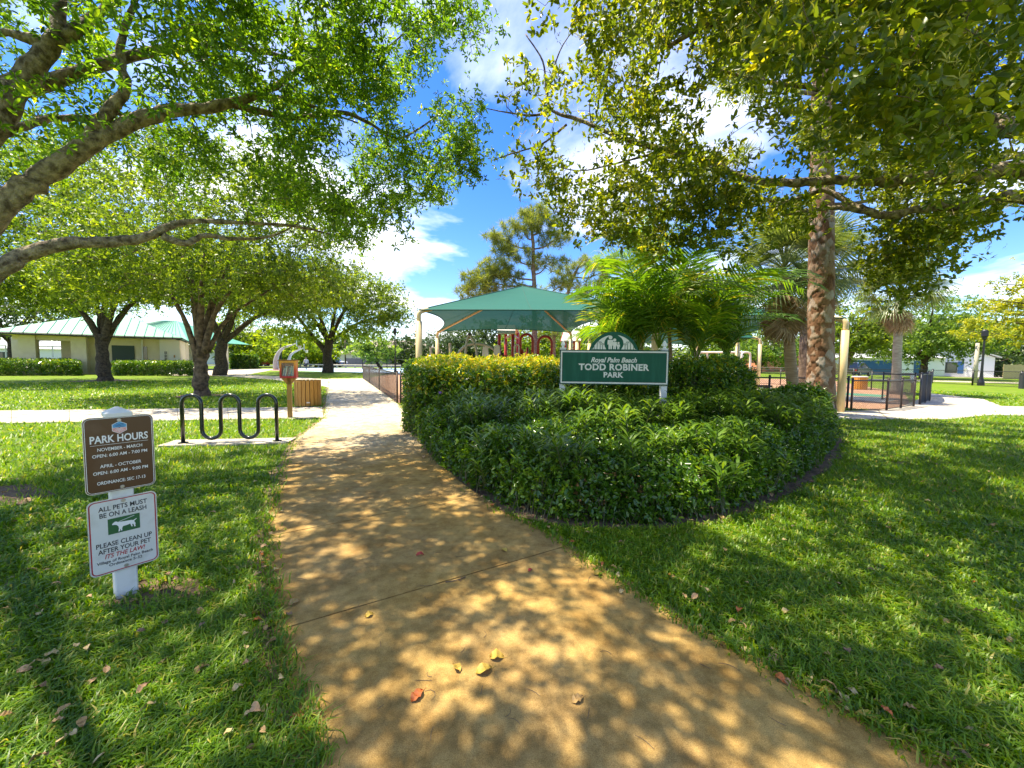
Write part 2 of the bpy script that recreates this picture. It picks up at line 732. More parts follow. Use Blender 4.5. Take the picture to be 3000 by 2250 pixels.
M_path = concrete_mat('stained walk concrete', (.72, .65, .52), (.63, .55, .41), (.42, .18, .035), stain=True)
M_conc = concrete_mat('pale walk concrete', (.68, .64, .56), (.58, .53, .44), (.48, .42, .32))
M_soil = mat('leaf litter soil', (.085, .05, .028), .95, (.20, .13, .075), 9, bump=.8, bscale=60, dist=.03)
M_sand = mat('bare sandy soil', (.30, .23, .15), .95, (.50, .42, .32), 5, bump=.6, bscale=50, dist=.02)
M_edge = mat('worn sandy edge', (.13, .085, .04), .95, (.34, .24, .12), 12, bump=.8, bscale=70, dist=.02)
M_joint = mat('joint dirt', (.06, .045, .03), .95)

left_px = [(895, 2250), (868, 2115), (807, 1939), (793, 1803), (773, 1668), (780, 1532), (814, 1397), (868, 1288), (949, 1227), (954, 1190), (962, 1110)]
right_px = [(2830, 2250), (2745, 2224), (2530, 2115), (2315, 1993), (2115, 1885), (1925, 1776), (1763, 1668), (1600, 1559), (1464, 1498), (1342, 1410), (1268, 1329), (1215, 1250), (1164, 1183), (1066, 1109)]
LW = [Vector((-0.75, -3.0, 0)), Vector((-0.80, 0.3, 0))] + [G(*p) for p in left_px]
RW = [Vector((5.2, -3.0, 0)), Vector((2.75, 0.45, 0))] + [G(*p) for p in right_px]


def at_idx(P, t):
    i = min(int(t), len(P) - 2)
    return P[i].lerp(P[i + 1], t - i)


pairs = [(0, 0), (1.3, 1.2), (4.55, 8.55), (6.6, 10.45), (8.4, 11.9), (10.0, 12.9), (10.6, 13.5), (11.05, 14.05), (11.35, 14.35), (11.65, 14.65), (12, 15)]
path_base = sheet('path', [tuple(p)[:2] for p in LW] + [tuple(p)[:2] for p in reversed(RW)], 0.004, M_joint)
PATH_POLY = [tuple(p)[:2] for p in LW] + [tuple(p)[:2] for p in reversed(RW)]


def slab(parent, Lp, Rp, z0, z1, m, gap=0.006, nx=6):
    """a concrete panel between two edge polylines of equal length"""
    n = len(Lp)
    V, F = [], []
    ctr = sum(Lp + Rp, Vector()) / (2 * n)
    for i in range(n):
        for j in range(nx + 1):
            p = Lp[i].lerp(Rp[i], j / nx)
            if i in (0, n - 1):
                o = Lp[1 if i == 0 else n - 2].lerp(Rp[1 if i == 0 else n - 2], j / nx)
                p = p + (o - p).normalized() * gap
            V.append((p.x, p.y, z1))
    for i in range(n - 1):
        for j in range(nx):
            a = i * (nx + 1) + j
            F.append((a, a + 1, a + nx + 2, a + nx + 1))
    # skirt
    rim = [j for j in range(nx + 1)] + [i * (nx + 1) + nx for i in range(1, n)] + [(n - 1) * (nx + 1) + j for j in range(nx - 1, -1, -1)] + [i * (nx + 1) for i in range(n - 2, 0, -1)]
    k = len(V)
    for r in rim:
        V.append((V[r][0], V[r][1], z0))
    for q in range(len(rim)):
        F.append((rim[q], rim[(q + 1) % len(rim)], k + (q + 1) % len(rim), k + q))
    return MB().add(V, F).build('slab', m, parent)


for (l0, q0), (l1, q1) in zip(pairs[:-1], pairs[1:]):
    n = 9
    slab(path_base, [at_idx(LW, l0 + (l1 - l0) * i / (n - 1)) for i in range(n)], [at_idx(RW, q0 + (q1 - q0) * i / (n - 1)) for i in range(n)], -.05, .016, M_path)


def straight_walk(name, a0, a1, b0, b1, n, m, z1=.014):
    a0, a1, b0, b1 = [Vector((p[0], p[1], 0)) for p in (a0, a1, b0, b1)]
    o = sheet(name, [tuple(p)[:2] for p in (a0, a1, b1, b0)], 0.005, M_joint)
    for k in range(n):
        s, t = k / n, (k + 1) / n
        slab(o, [a0.lerp(a1, s + (t - s) * i / 3) for i in range(4)], [b0.lerp(b1, s + (t - s) * i / 3) for i in range(4)], -.05, z1, m, nx=2)
    return [tuple(p)[:2] for p in (a0, a1, b1, b0)]


sa, sb, sc_, sd = G(0, 1204), G(944, 1193), G(0, 1241), G(948, 1225)
SIDE_POLY = straight_walk('sidewalk', sa + (sa - sb) * 1.1, sb, sc_ + (sc_ - sd) * 1.1, sd, 13, M_conc)
PLAZA_POLY = XY([(500, 1081), (812, 1081), (777, 1088), (717, 1099), (560, 1101), (500, 1101)])
CROSS_POLY = XY([(966, 1112), (860, 1105), (717, 1098), (663, 1094), (600, 1092), (560, 1098), (690, 1104), (800, 1113), (963, 1135)])
sheet('plaza', PLAZA_POLY, .008, M_conc)
sheet('cross_path', CROSS_POLY, .012, M_conc)
M_court = mat('blue court surface', (.30, .44, .60), .8, (.38, .50, .64), 2)
M_courtred = mat('red court surface', (.42, .20, .17), .8, (.36, .18, .15), 2)
COURT_POLY = XY([(800, 1085), (1240, 1096), (1240, 1080), (830, 1077)])
sheet('basketball_court', COURT_POLY, .010, M_court)
sheet('court_border', XY([(795, 1086), (850, 1086.5), (850, 1083), (800, 1083)]), .014, M_courtred)
M_asph = mat('asphalt', (.05, .05, .052), .9, (.09, .088, .085), 3, bump=.3, bscale=60)
sheet('road', [(-120, 70), (30, 80), (30, 92), (-120, 84)], .006, M_asph)
sheet('driveway', [(58, 50), (75, 46), (90, 62), (66, 66)], .006, M_conc)

APRON_POLY = XY([(2250, 1232), (2495, 1229), (2780, 1229), (2915, 1215), (2945, 1194), (2880, 1170), (2726, 1153), (2700, 1165), (2640, 1193), (2495, 1205), (2250, 1205)])
PARK_PATH = XY([(2935, 1190), (3400, 1204), (3400, 1228), (2900, 1216)])
ap = sheet('concrete_apron', APRON_POLY, .004, M_joint)


def poly_slab(parent, poly, z, m):
    return MB().prism(poly, (0, 0, -.04), (1, 0, 0), (0, 1, 0), (0, 0, 1), z + .04).build('slab', m, parent)


poly_slab(ap, XY([(2250, 1232), (2495, 1229), (2602, 1229), (2570, 1203.5), (2495, 1205), (2250, 1205)]), .014, M_conc)
poly_slab(ap, XY([(2605, 1229), (2780, 1229), (2915, 1215), (2945, 1194), (2880, 1170), (2726, 1153), (2700, 1165), (2640, 1193), (2573, 1203.5)]), .014, M_conc)
pp = sheet('park_path', PARK_PATH, .006, M_joint)
pa, pb, pc, pdd = [Vector((*p, 0)) for p in PARK_PATH]
for k in range(6):
    slab(pp, [pa.lerp(pb, (k + i / 2) / 6) for i in range(3)], [pdd.lerp(pc, (k + i / 2) / 6) for i in range(3)], -.05, .013, M_conc, nx=2)
FAR_PATH = XY([(2300, 1104), (3000, 1121), (3400, 1131), (3400, 1136), (3000, 1125), (2300, 1107.5)])
sheet('far_path', FAR_PATH, .010, M_conc)

M_mulch = mat('playground mulch', (.27, .13, .065), .95, (.52, .31, .19), 14, bump=1.0, bscale=45, dist=.04)
PLAY_POLY = [(-4.1, 13.45), (11.3, 12.95), (12.5, 12.75), (14.9, 14.3), (21, 20.5), (30, 36), (18, 44), (-13, 42), (-11.75, 30.1)]
sheet('playground_mulch', wobble(PLAY_POLY, .03, 3, 1.0), .007, M_mulch)
M_rub = mat('green rubber surface', (.05, .17, .10), .85, (.08, .23, .14), 30, bump=.3)
sheet('rubber_surface', XY([(2380, 1153), (2585, 1164), (2600, 1158), (2380, 1146)]), .012, M_rub)
sheet('playground_walk', XY([(2160, 1135), (2420, 1166), (2590, 1179), (2640, 1170), (2598, 1166), (2380, 1156), (2220, 1130)]), .011, M_conc)

BED_POLY = [(-3.0, 11.2), (-2.45, 9.3), (-1.93, 7.6), (-0.98, 5.35), (-.42, 4.42), (0.02, 3.85), (.55, 3.52), (1.35, 3.5), (2.0, 3.72), (3.0, 4.35), (4.35, 5.45), (6.1, 7.2), (7.6, 9.0), (9.0, 11.0), (4.0, 11.8)]
BEDC = np.mean(np.array(BED_POLY), 0)
BED_SOIL = [tuple(BEDC + (np.array(p) - BEDC) * (1 + .17 / np.linalg.norm(np.array(p) - BEDC))) for p in BED_POLY]
sheet('planting_bed', wobble(BED_SOIL, .06, 5), .009, M_soil)
edge_pts = []
for P_, sg in ((LW, -1), (RW, 1)):
    line = []
    for i in range(0, 90):
        q = at_idx(P_, (len(P_) - 1.001) * i / 89)
        line.append((q.x + sg * (.10 + .035 * math.sin(i * 1.7) + .03 * math.sin(i * 4.1)), q.y - (.06 if sg > 0 else .0)))
    edge_pts.append(line)
sheet('worn_edge', edge_pts[0] + list(reversed(edge_pts[1])), .0025, M_edge)
SOIL_PATCHES = []


def soil_patch(cx, cy, rx, ry, m, seed, z=.010):
    r = np.random.default_rng(seed)
    ph = r.random(4) * 6.28
    P = []
    for k in range(28):
        a = k / 28 * 2 * math.pi
        q = 1 + .16 * math.sin(3 * a + ph[0]) + .12 * math.sin(5 * a + ph[1]) + .08 * math.sin(9 * a + ph[2])
        P.append((cx + rx * q * math.cos(a), cy + ry * q * math.sin(a)))
    sheet('bare_soil', P, z, m)
    SOIL_PATCHES.append(P)


d_ = G(40, 1455)
soil_patch(d_.x - .3, d_.y, .70, .30, M_soil, 1)
soil_patch(-2.2, 2.36, .30, .17, M_soil, 2)
soil_patch(-5.4, 9.85, .75, .33, M_sand, 3)
for k, (tx, ty, rr) in enumerate(((-12.26, 15.13, .9), (-25.45, 24, 1.5), (-25.2, 33.2, 1.2))):
    soil_patch(tx, ty, rr, rr, M_soil, 10 + k)
# concrete pad under the bicycle rack
rk0, rk1 = G(537, 1303), G(812, 1297)
rkd = (rk1 - rk0).normalized()
rkn = Vector((-rkd.y, rkd.x, 0))
pad = [rk0 - rkd * .28 - rkn * .20, rk1 + rkd * .22 - rkn * .20, rk1 + rkd * .22 + rkn * .28, rk0 - rkd * .28 + rkn * .28]
PAD_POLY = [tuple(p)[:2] for p in pad]
tag(MB().prism(PAD_POLY, (0, 0, -.05), (1, 0, 0), (0, 1, 0), (0, 0, 1), .085).build('concrete_pad', M_conc), kind='structure')

# ------------------------------------------------------------------ lawn grass
M_grass = leafmat('grass blades', [(0, (.045, .115, .002)), (.45, (.112, .225, .003)), (.85, (.23, .34, .004)), (1, (.42, .35, .09))], trans=.42, rough=.45, tcol=(2.1, 1.9, .7))


def lawn():
    r = np.random.default_rng(21)
    # density falls off with distance from the viewpoint: far blades are wider and fewer
    N = 640000
    u = r.random(N)
    R0, R1 = 1.05, 34.0
    d = R0 * (R1 / R0) ** u
    th = (r.random(N) - .5) * math.radians(150)
    x, y = d * np.sin(th), d * np.cos(th)
    keep = np.ones(N, bool)
    e = .05 * r.normal(size=N)
    for P in (PATH_POLY,):
        ins = inpoly(x, y, P)
        pdist = polydist(x, y, P)
        keep &= ~(ins & (pdist > np.abs(e)))
        # thin and short at the walk's worn edge
        edge = (~ins) & (pdist < .20)
        keep &= ~(edge & (r.random(N) < .80 * (1 - pdist / .20)))
    for P in (SIDE_POLY, PAD_POLY, APRON_POLY, PARK_PATH, PLAZA_POLY, CROSS_POLY, COURT_POLY):
        keep &= ~(inpoly(x, y, P) & (polydist(x, y, P) > np.abs(e) * .6))
    keep &= ~inpoly(x, y, PLAY_POLY)
    keep &= ~(inpoly(x, y, BED_SOIL) & (r.random(N) > .06))
    for P in SOIL_PATCHES:
        keep &= ~(inpoly(x, y, P) & (r.random(N) > .10 + .5 * np.exp(-polydist(x, y, P) / .10)))
    # thin patches
    ph = np.sin(x * 1.7 + 1.3 * np.sin(y * 1.1)) * np.sin(y * 2.1 + 1.1 * np.sin(x * 1.4))
    keep &= r.random(N) < (.80 + .26 * ph)
    x, y, d, ph = x[keep], y[keep], d[keep], ph[keep]
    n = len(x)
    gx_ = np.sin(x * 5.1 + 2 * np.sin(y * 3.3)) * np.cos(y * 4.7 + 1.5 * np.sin(x * 2.9))
    hgt = (.050 + .028 * r.random(n) + .016 * gx_) * (1 + .012 * d) * (.85 + .3 * r.random(n))
    wid = .0060 * (1 + .33 * np.maximum(d - 1.5, 0)) * (.7 + .6 * r.random(n))
    az = r.random(n) * 6.283
    lean = .35 + .75 * r.random(n)
    dx, dy = np.cos(az), np.sin(az)
    sx, sy = -dy, dx
    base = np.stack([x, y, np.full(n, -.004)], 1)
    o = np.stack([dx, dy, np.zeros(n)], 1)
    s = np.stack([sx, sy, np.zeros(n)], 1) * wid[:, None] * .5
    mid = base + o * (hgt * lean * .35)[:, None] + np.array([0, 0, 1.]) * (hgt * .68)[:, None]
    tip = base + o * (hgt * lean * 1.15)[:, None] + np.array([0, 0, 1.]) * (hgt * (1.08 - .38 * lean))[:, None]
    rnd = np.clip(.45 + .22 * r.normal(size=n) + .12 * ph, 0, .9)
    dead = r.random(n) < .06
    rnd[dead] = .9 + .1 * r.random(dead.sum())
    near = d < 6.0
    k = near.sum()
    Vn = np.stack([base[near] - s[near], base[near] + s[near], mid[near] + s[near] * .85, mid[near] - s[near] * .85, tip[near]], 1).reshape(-1, 3)
    b5 = np.arange(k)[:, None] * 5
    Vf = np.stack([base[~near] - s[~near], base[~near] + s[~near], tip[~near]], 1).reshape(-1, 3)
    F4 = b5 + np.array([[0, 1, 2, 3]])
    F3 = np.concatenate([b5 + np.array([[3, 2, 4]]), 5 * k + np.arange(n - k)[:, None] * 3 + np.array([[0, 1, 2]])])
    me = np_mesh('grass', np.concatenate([Vn, Vf]), [F4, F3], M_grass, {'rnd': np.concatenate([np.repeat(rnd[near], 5), np.repeat(rnd[~near], 3)])})
    tag(link('grass', me), 'mown green lawn grass on both sides of the walk', 'grass', kind='stuff')


lawn()

# ------------------------------------------------------------------ trees
M_barkL = mat('grey brown bark', (.075, .052, .033), .9, (.36, .29, .20), 13, bump=1.0, bscale=26, dist=.05, detail=12, lo=.36, hi=.64)
M_barkO = mat('dark oak bark', (.028, .020, .013), .92, (.11, .080, .048), 9, bump=1.0, bscale=24, dist=.04, detail=10)
M_barkT = mat('tan stem bark', (.045, .030, .018), .9, (.19, .130, .078), 8, bump=.8, bscale=20, dist=.03, detail=10)
M_twig = mat('twig bark', (.10, .075, .05), .9, (.17, .13, .09), 20)
LM = {}
LM['left'] = leafmat('near left leaves', [(0, (.035, .085, .008)), (.5, (.090, .180, .012)), (.88, (.19, .29, .02)), (1, (.36, .40, .03))], trans=.55, rough=.38, tcol=(2.6, 2.4, .7))
LM['right'] = leafmat('near right leaves', [(0, (.050, .088, .010)), (.5, (.122, .172, .014)), (.82, (.24, .265, .020)), (1, (.42, .40, .05))], trans=.55, rough=.38, tcol=(2.5, 2.2, .65))
LM['mid'] = leafmat('park tree leaves', [(0, (.045, .090, .010)), (.5, (.115, .180, .017)), (.85, (.21, .28, .022)), (1, (.34, .40, .03))], trans=.5, rough=.45, tcol=(2.5, 2.3, .7))
LM['dark'] = leafmat('evergreen leaves', [(0, (.020, .045, .010)), (.6, (.045, .085, .018)), (1, (.09, .14, .03))], trans=.3, rough=.5)
LM['lime'] = leafmat('lime leaves', [(0, (.10, .17, .010)), (.5, (.22, .32, .014)), (1, (.42, .46, .025))], trans=.5, rough=.5, tcol=(2.0, 1.9, .6))
LM['yellow'] = leafmat('yellow leaves', [(0, (.12, .18, .014)), (.5, (.31, .36, .02)), (1, (.55, .50, .03))], trans=.45, rough=.5, tcol=(1.6, 1.5, .7))
LM['oak'] = leafmat('fresh oak leaves', [(0, (.065, .13, .020)), (.5, (.13, .225, .035)), (1, (.24, .34, .05))], trans=.45, rough=.5)
LM['pine'] = leafmat('pine needles', [(0, (.08, .12, .018)), (.5, (.18, .23, .03)), (1, (.34, .36, .06))], trans=.4, rough=.5, tcol=(1.8, 1.7, .8))


def grow(limbs, targets, rng, curl=.12, seg=4, r_tip=.004, kr=.0045, maxlen=None):
    """joins every target to the nearest piece of the growing skeleton by a bent twig"""
    nodes = []
    rad = []
    for pts, rr in limbs:
        for p, q in zip(pts, rr):
            nodes.append(tuple(p))
            rad.append(q)
    cap = len(nodes) + len(targets) * seg + 8
    A = np.zeros((cap, 3))
    Rr = np.zeros(cap)
    n = len(nodes)
    A[:n] = nodes
    Rr[:n] = rad
    T = np.asarray(targets)
    d0 = np.min(np.linalg.norm(T[:, None, :] - A[None, :n:2, :], axis=2), axis=1)
    P0, P1, Q0, Q1 = [], [], [], []
    for t in T[np.argsort(d0)]:
        dd = np.linalg.norm(A[:n] - t, axis=1)
        i = int(np.argmin(dd + .25 * (A[:n, 2] > t[2] + .5)))
        L = dd[i]
        if L < .03:
            continue
        s = A[i]
        rs = min(Rr[i] * .7, r_tip + kr * L * 3)
        bend = rng.normal(size=3) * L * curl
        bend[2] = abs(bend[2]) * .8
        pr, rp = s, rs
        for k in range(1, seg + 1):
            u = k / seg
            p = s + (t - s) * u + bend * 4 * u * (1 - u) + rng.normal(size=3) * L * .02
            r = rs + (r_tip - rs) * u
            P0.append(pr)
            P1.append(p)
            Q0.append(rp)
            Q1.append(r)
            A[n] = p
            Rr[n] = r
            n += 1
            pr, rp = p, r
    return np.array(P0), np.array(P1), np.array(Q0), np.array(Q1)


def limb(pts, r0, r1, k=5, pw=1.0):
    P = smooth_line(pts, k)
    n = len(P)
    return P, [r0 + (r1 - r0) * (i / (n - 1)) ** pw for i in range(n)]


def knobbly(P, R, seed, amp=.10):
    r = np.random.default_rng(seed)
    return [p + Vector(r.normal(size=3)) * q * amp for p, q in zip(P, R)], [q * (1 + .06 * r.normal()) for q in R]


def rosettes(centers, per, spread, nleaf, size, rng, width, shape=6, flat_=.7, rnd_shift=0.0, dcl=None):
    """leaf rosettes scattered round every twig end"""
    C = np.repeat(np.asarray(centers), per, 0)
    C = C + rng.normal(size=C.shape) * spread * np.array([1, 1, flat_])
    m = len(C)
    axis = unit(rng.normal(size=(m, 3)) + np.array([0, 0, .5]))
    tone = np.clip(.42 + .2 * rng.normal(size=m) + rnd_shift, 0, 1)
    P = np.repeat(C, nleaf, 0)
    D = unit(np.repeat(axis, nleaf, 0) * .35 + rng.normal(size=(m * nleaf, 3)))
    P = P + D * .008 + np.repeat(axis, nleaf, 0) * (rng.random((m * nleaf, 1)) - .5) * size[1] * .9
    S = size[0] + (size[1] - size[0]) * rng.random(m * nleaf)
    t = np.clip(np.repeat(tone, nleaf) + .10 * rng.normal(size=m * nleaf), 0, .97)
    hot = rng.random(m * nleaf) < .006
    t[hot] = 1.0
    N_ = np.repeat(axis, nleaf, 0) + .5 * rng.normal(size=(m * nleaf, 3)) + np.array([0, 0, .4])
    return leaf_arrays(P, D, S, width, shape, nrm=N_, rng=rng, rnd=t)


def join_arrays(parts):
    V, F, A, k = [], [], [], 0
    for v, f, a in parts:
        V.append(v)
        F.append(f + k)
        A.append(a)
        k += len(v)
    return np.concatenate(V), np.concatenate(F), np.concatenate(A)


def ellipsoid(rng, n, c, r, shell=.0):
    d = unit(rng.normal(size=(n, 3)))
    q = (shell ** 3 + (1 - shell ** 3) * rng.random((n, 1))) ** (1 / 3)
    return np.array(c) + d * q * np.array(r)


def wood(name, limbs, segs, m, parent, nside=9, tw=None):
    mb = MB()
    for k, (P, R) in enumerate(limbs):
        P2, R2 = knobbly(P, R, 100 + k)
        mb.tube(P2, R2, nside)
    mb.build('trunk', m, parent, smooth=True)
    if segs is not None and len(segs[0]):
        V, F = tubes_arrays(*segs, n=4)
        o = wloc(parent)
        link('twigs', np_mesh('twigs', V - np.array(o), F, tw or M_twig, smooth=True), parent)['kind'] = 'stuff'


def crown_obj(parts, m, parent, name='crown'):
    V, F, A = join_arrays(parts)
    return link(name, np_mesh(name, V - np.array(wloc(parent)), F, m, {'rnd': A}), parent)


def ipts(lst):
    return [W(*p) for p in lst]


# sky that shows between the two near crowns, as outlines over the photograph
GAPS = [
    [(1075, 800), (1160, 715), (1215, 625), (1300, 600), (1400, 575), (1425, 500), (1390, 420), (1405, 330), (1440, 470), (1445, 560), (1520, 600), (1540, 640), (1640, 650), (1720, 800)],
    [(1262, 150), (1375, 100), (1372, 215), (1300, 290), (1275, 345), (1195, 420), (1130, 335), (1200, 285)],
    [(1660, 215), (1750, 235), (1720, 310), (1640, 300)], [(1540, 60), (1600, 40), (1580, 150), (1530, 140)], [(1500, 370), (1570, 360), (1560, 420), (1490, 420)], [(1900, 380), (1960, 370), (1960, 415), (1890, 410)], [(1950, 150), (2010, 130), (2010, 230), (1950, 230)],
    [(2060, 300), (2230, 270), (2210, 460), (2060, 440)],
    [(2250, 450), (2390, 430), (2490, 430), (2480, 525), (2250, 530)],
    [(2270, 545), (2420, 540), (2420, 590), (2270, 600)], [(2380, 210), (2470, 220), (2490, 330), (2390, 330)],
    [(2480, 640), (2540, 650), (2500, 760), (2440, 760)],
    [(20, 20), (140, 30), (140, 140), (40, 130)],
    [(700, 90), (860, 100), (850, 190), (740, 200)],
    [(420, 300), (520, 300), (500, 350), (400, 350)],
    [(900, 480), (960, 500), (950, 540), (890, 530)],
]
LOWER_L = [(-400, 560), (0, 560), (300, 520), (600, 560), (850, 660), (960, 690), (1010, 700), (1060, 760), (1130, 720), (1180, 690), (1220, 615), (1300, 590), (1420, 560), (1600, 300)]
LOWER_R = [(1200, 200), (1385, 250), (1395, 480), (1420, 500), (1450, 540), (1520, 600), (1600, 640), (1700, 690), (1800, 740), (1900, 730), (2050, 790), (2120, 740), (2200, 690), (2330, 680), (2440, 650), (2480, 700), (2530, 880), (2620, 930), (2720, 900), (2780, 790), (2830, 700), (2900, 650), (3000, 690), (3400, 720)]


def carve(T, lower):
    px, py, d = project(T)
    vis = d > .3
    lo = np.interp(px, [p[0] for p in lower], [p[1] for p in lower])
    lo = lo + 38 * np.sin(px / 37.0) + 26 * np.sin(px / 17.0 + 1.0) - 20
    bad = vis & (py > lo) & (py < 1700)
    for g in GAPS:
        bad |= vis & inpoly(px, py, g)
    # foliage hangs in sprays with open air between them
    fld = np.zeros(len(T))
    for k, (a, b_, c, ph) in enumerate(((2.9, 1.1, 2.2, .3), (-1.3, 3.1, 1.6, 1.9), (1.9, -2.3, 2.9, 4.1), (3.6, 2.7, -1.2, 2.6))):
        fld += np.sin(T[:, 0] * a + T[:, 1] * b_ + T[:, 2] * c + ph)
    bad |= fld < -.75
    near = np.linalg.norm(T - np.array([0, 0, CAM_H]), axis=1) < 2.0
    return T[~(bad | near)]


def near_left_tree():
    rng = np.random.default_rng(5)
    base = Vector((-7.6, 4.6, 0))
    t = thing('shade_tree', 'large grey-limbed shade tree leaning in over the walk from the left, trunk out of view', 'tree', base)
    fork = Vector((-7.35, 4.6, 1.9))
    L = [limb([base, base + Vector((.05, 0, .9)), fork], .42, .30),
         limb([fork, Vector((-6.9, 4.65, 2.35)), *ipts([(0, 615, 4.75), (120, 520, 4.9), (250, 430, 5.05), (360, 372, 5.25), (480, 330, 5.45), (600, 318, 5.6), (700, 297, 5.8), (790, 262, 6.0), (880, 200, 6.3), (990, 120, 6.7), (1080, 20, 7.0)])], .165, .020, pw=.8),
         limb([Vector((-7.4, 4.6, 1.7)), Vector((-6.7, 4.7, 2.15)), *ipts([(0, 790, 4.75), (90, 740, 4.9), (200, 713, 5.05), (330, 710, 5.25), (430, 694, 5.4), (490, 666, 5.5), (560, 648, 5.7), (700, 652, 6.0), (870, 664, 6.4), (980, 690, 6.8)])], .115, .012),
         limb(ipts([(475, 690, 5.45), (545, 712, 5.6), (600, 690, 5.8), (690, 700, 6.1), (800, 690, 6.4), (900, 640, 6.7)]), .055, .010),
         limb([fork, Vector((-6.75, 4.55, 2.9)), *ipts([(-40, 400, 4.55), (0, 340, 4.6), (60, 235, 4.7), (130, 155, 4.8), (170, 100, 4.85), (172, 40, 4.9), (195, -60, 4.95), (260, -260, 5.0)])], .155, .04),
         limb(ipts([(165, 115, 4.85), (225, 85, 4.95), (265, 55, 5.1), (330, 5, 5.25), (420, -90, 5.4)]), .085, .02),
         limb(ipts([(140, 130, 4.8), (80, 112, 4.75), (20, 98, 4.7), (-120, 90, 4.6)]), .075, .02),
         limb(ipts([(230, 440, 5.05), (300, 345, 5.1), (368, 258, 5.2), (353, 185, 5.25), (362, 90, 5.3), (398, 0, 5.4), (430, -150, 5.5)]), .078, .02),
         limb(ipts([(-40, 385, 4.7), (60, 372, 5.0), (150, 347, 5.3), (260, 345, 5.5), (330, 330, 5.7), (420, 355, 5.9), (520, 350, 6.2)]), .06, .014),
         limb(ipts([(670, 302, 5.75), (780, 330, 6.1), (870, 345, 6.4), (1000, 330, 6.8), (1090, 365, 7.1), (1160, 407, 7.4), (1235, 372, 7.8), (1290, 330, 8.1)]), .055, .010),
         limb(ipts([(760, 280, 5.95), (880, 300, 6.3), (960, 330, 6.5), (1050, 360, 6.9)]), .045, .010),
         limb(ipts([(900, 190, 6.35), (1000, 178, 6.8), (1130, 140, 7.2), (1210, 70, 7.5)]), .035, .008),
         limb([Vector((-6.9, 4.4, 3.0)), Vector((-5.6, 3.4, 4.4)), Vector((-4.0, 2.2, 5.6)), Vector((-2.3, 1.0, 6.2))], .12, .02),
         limb([Vector((-6.9, 4.4, 3.2)), Vector((-6.0, 2.6, 4.8)), Vector((-5.5, .6, 5.9)), Vector((-5.2, -1.4, 6.3))], .11, .02),
         limb([Vector((-6.2, 4.8, 4.6)), Vector((-4.8, 6.2, 6.3)), Vector((-3.4, 8.0, 7.2))], .09, .015)]
    T = [ellipsoid(rng, 720, (-5.2, 5.3, 6.0), (3.6, 3.0, 2.3)),
         ellipsoid(rng, 540, (-2.9, 7.3, 5.6), (2.5, 2.2, 2.0)),
         ellipsoid(rng, 90, (-1.1, 8.0, 5.3), (.75, .8, .9)),
         ellipsoid(rng, 80, (-1.35, 7.3, 7.7), (1.0, 1.0, .6)),
         ellipsoid(rng, 190, (-3.6, 6.6, 4.2), (2.1, 1.6, .9)),
         ellipsoid(rng, 330, (-3.2, 4.4, 6.3), (2.3, 2.0, 1.2)),
         ellipsoid(rng, 190, (-4.2, 1.2, 6.3), (3.4, 2.8, 1.1)),
         ellipsoid(rng, 480, (-1.4, 2.7, 6.2), (2.2, 2.3, 1.0)),
         ellipsoid(rng, 110, (-8.5, 4.5, 6.0), (2.2, 3.0, 1.8))]
    T = carve(np.concatenate(T), LOWER_L)
    segs = grow(L, T, rng)
    wood('trunk', L, segs, M_barkL, t, 10)
    crown_obj([rosettes(T, 9, .135, 8, (.065, .102), rng, .36)], LM['left'], t)


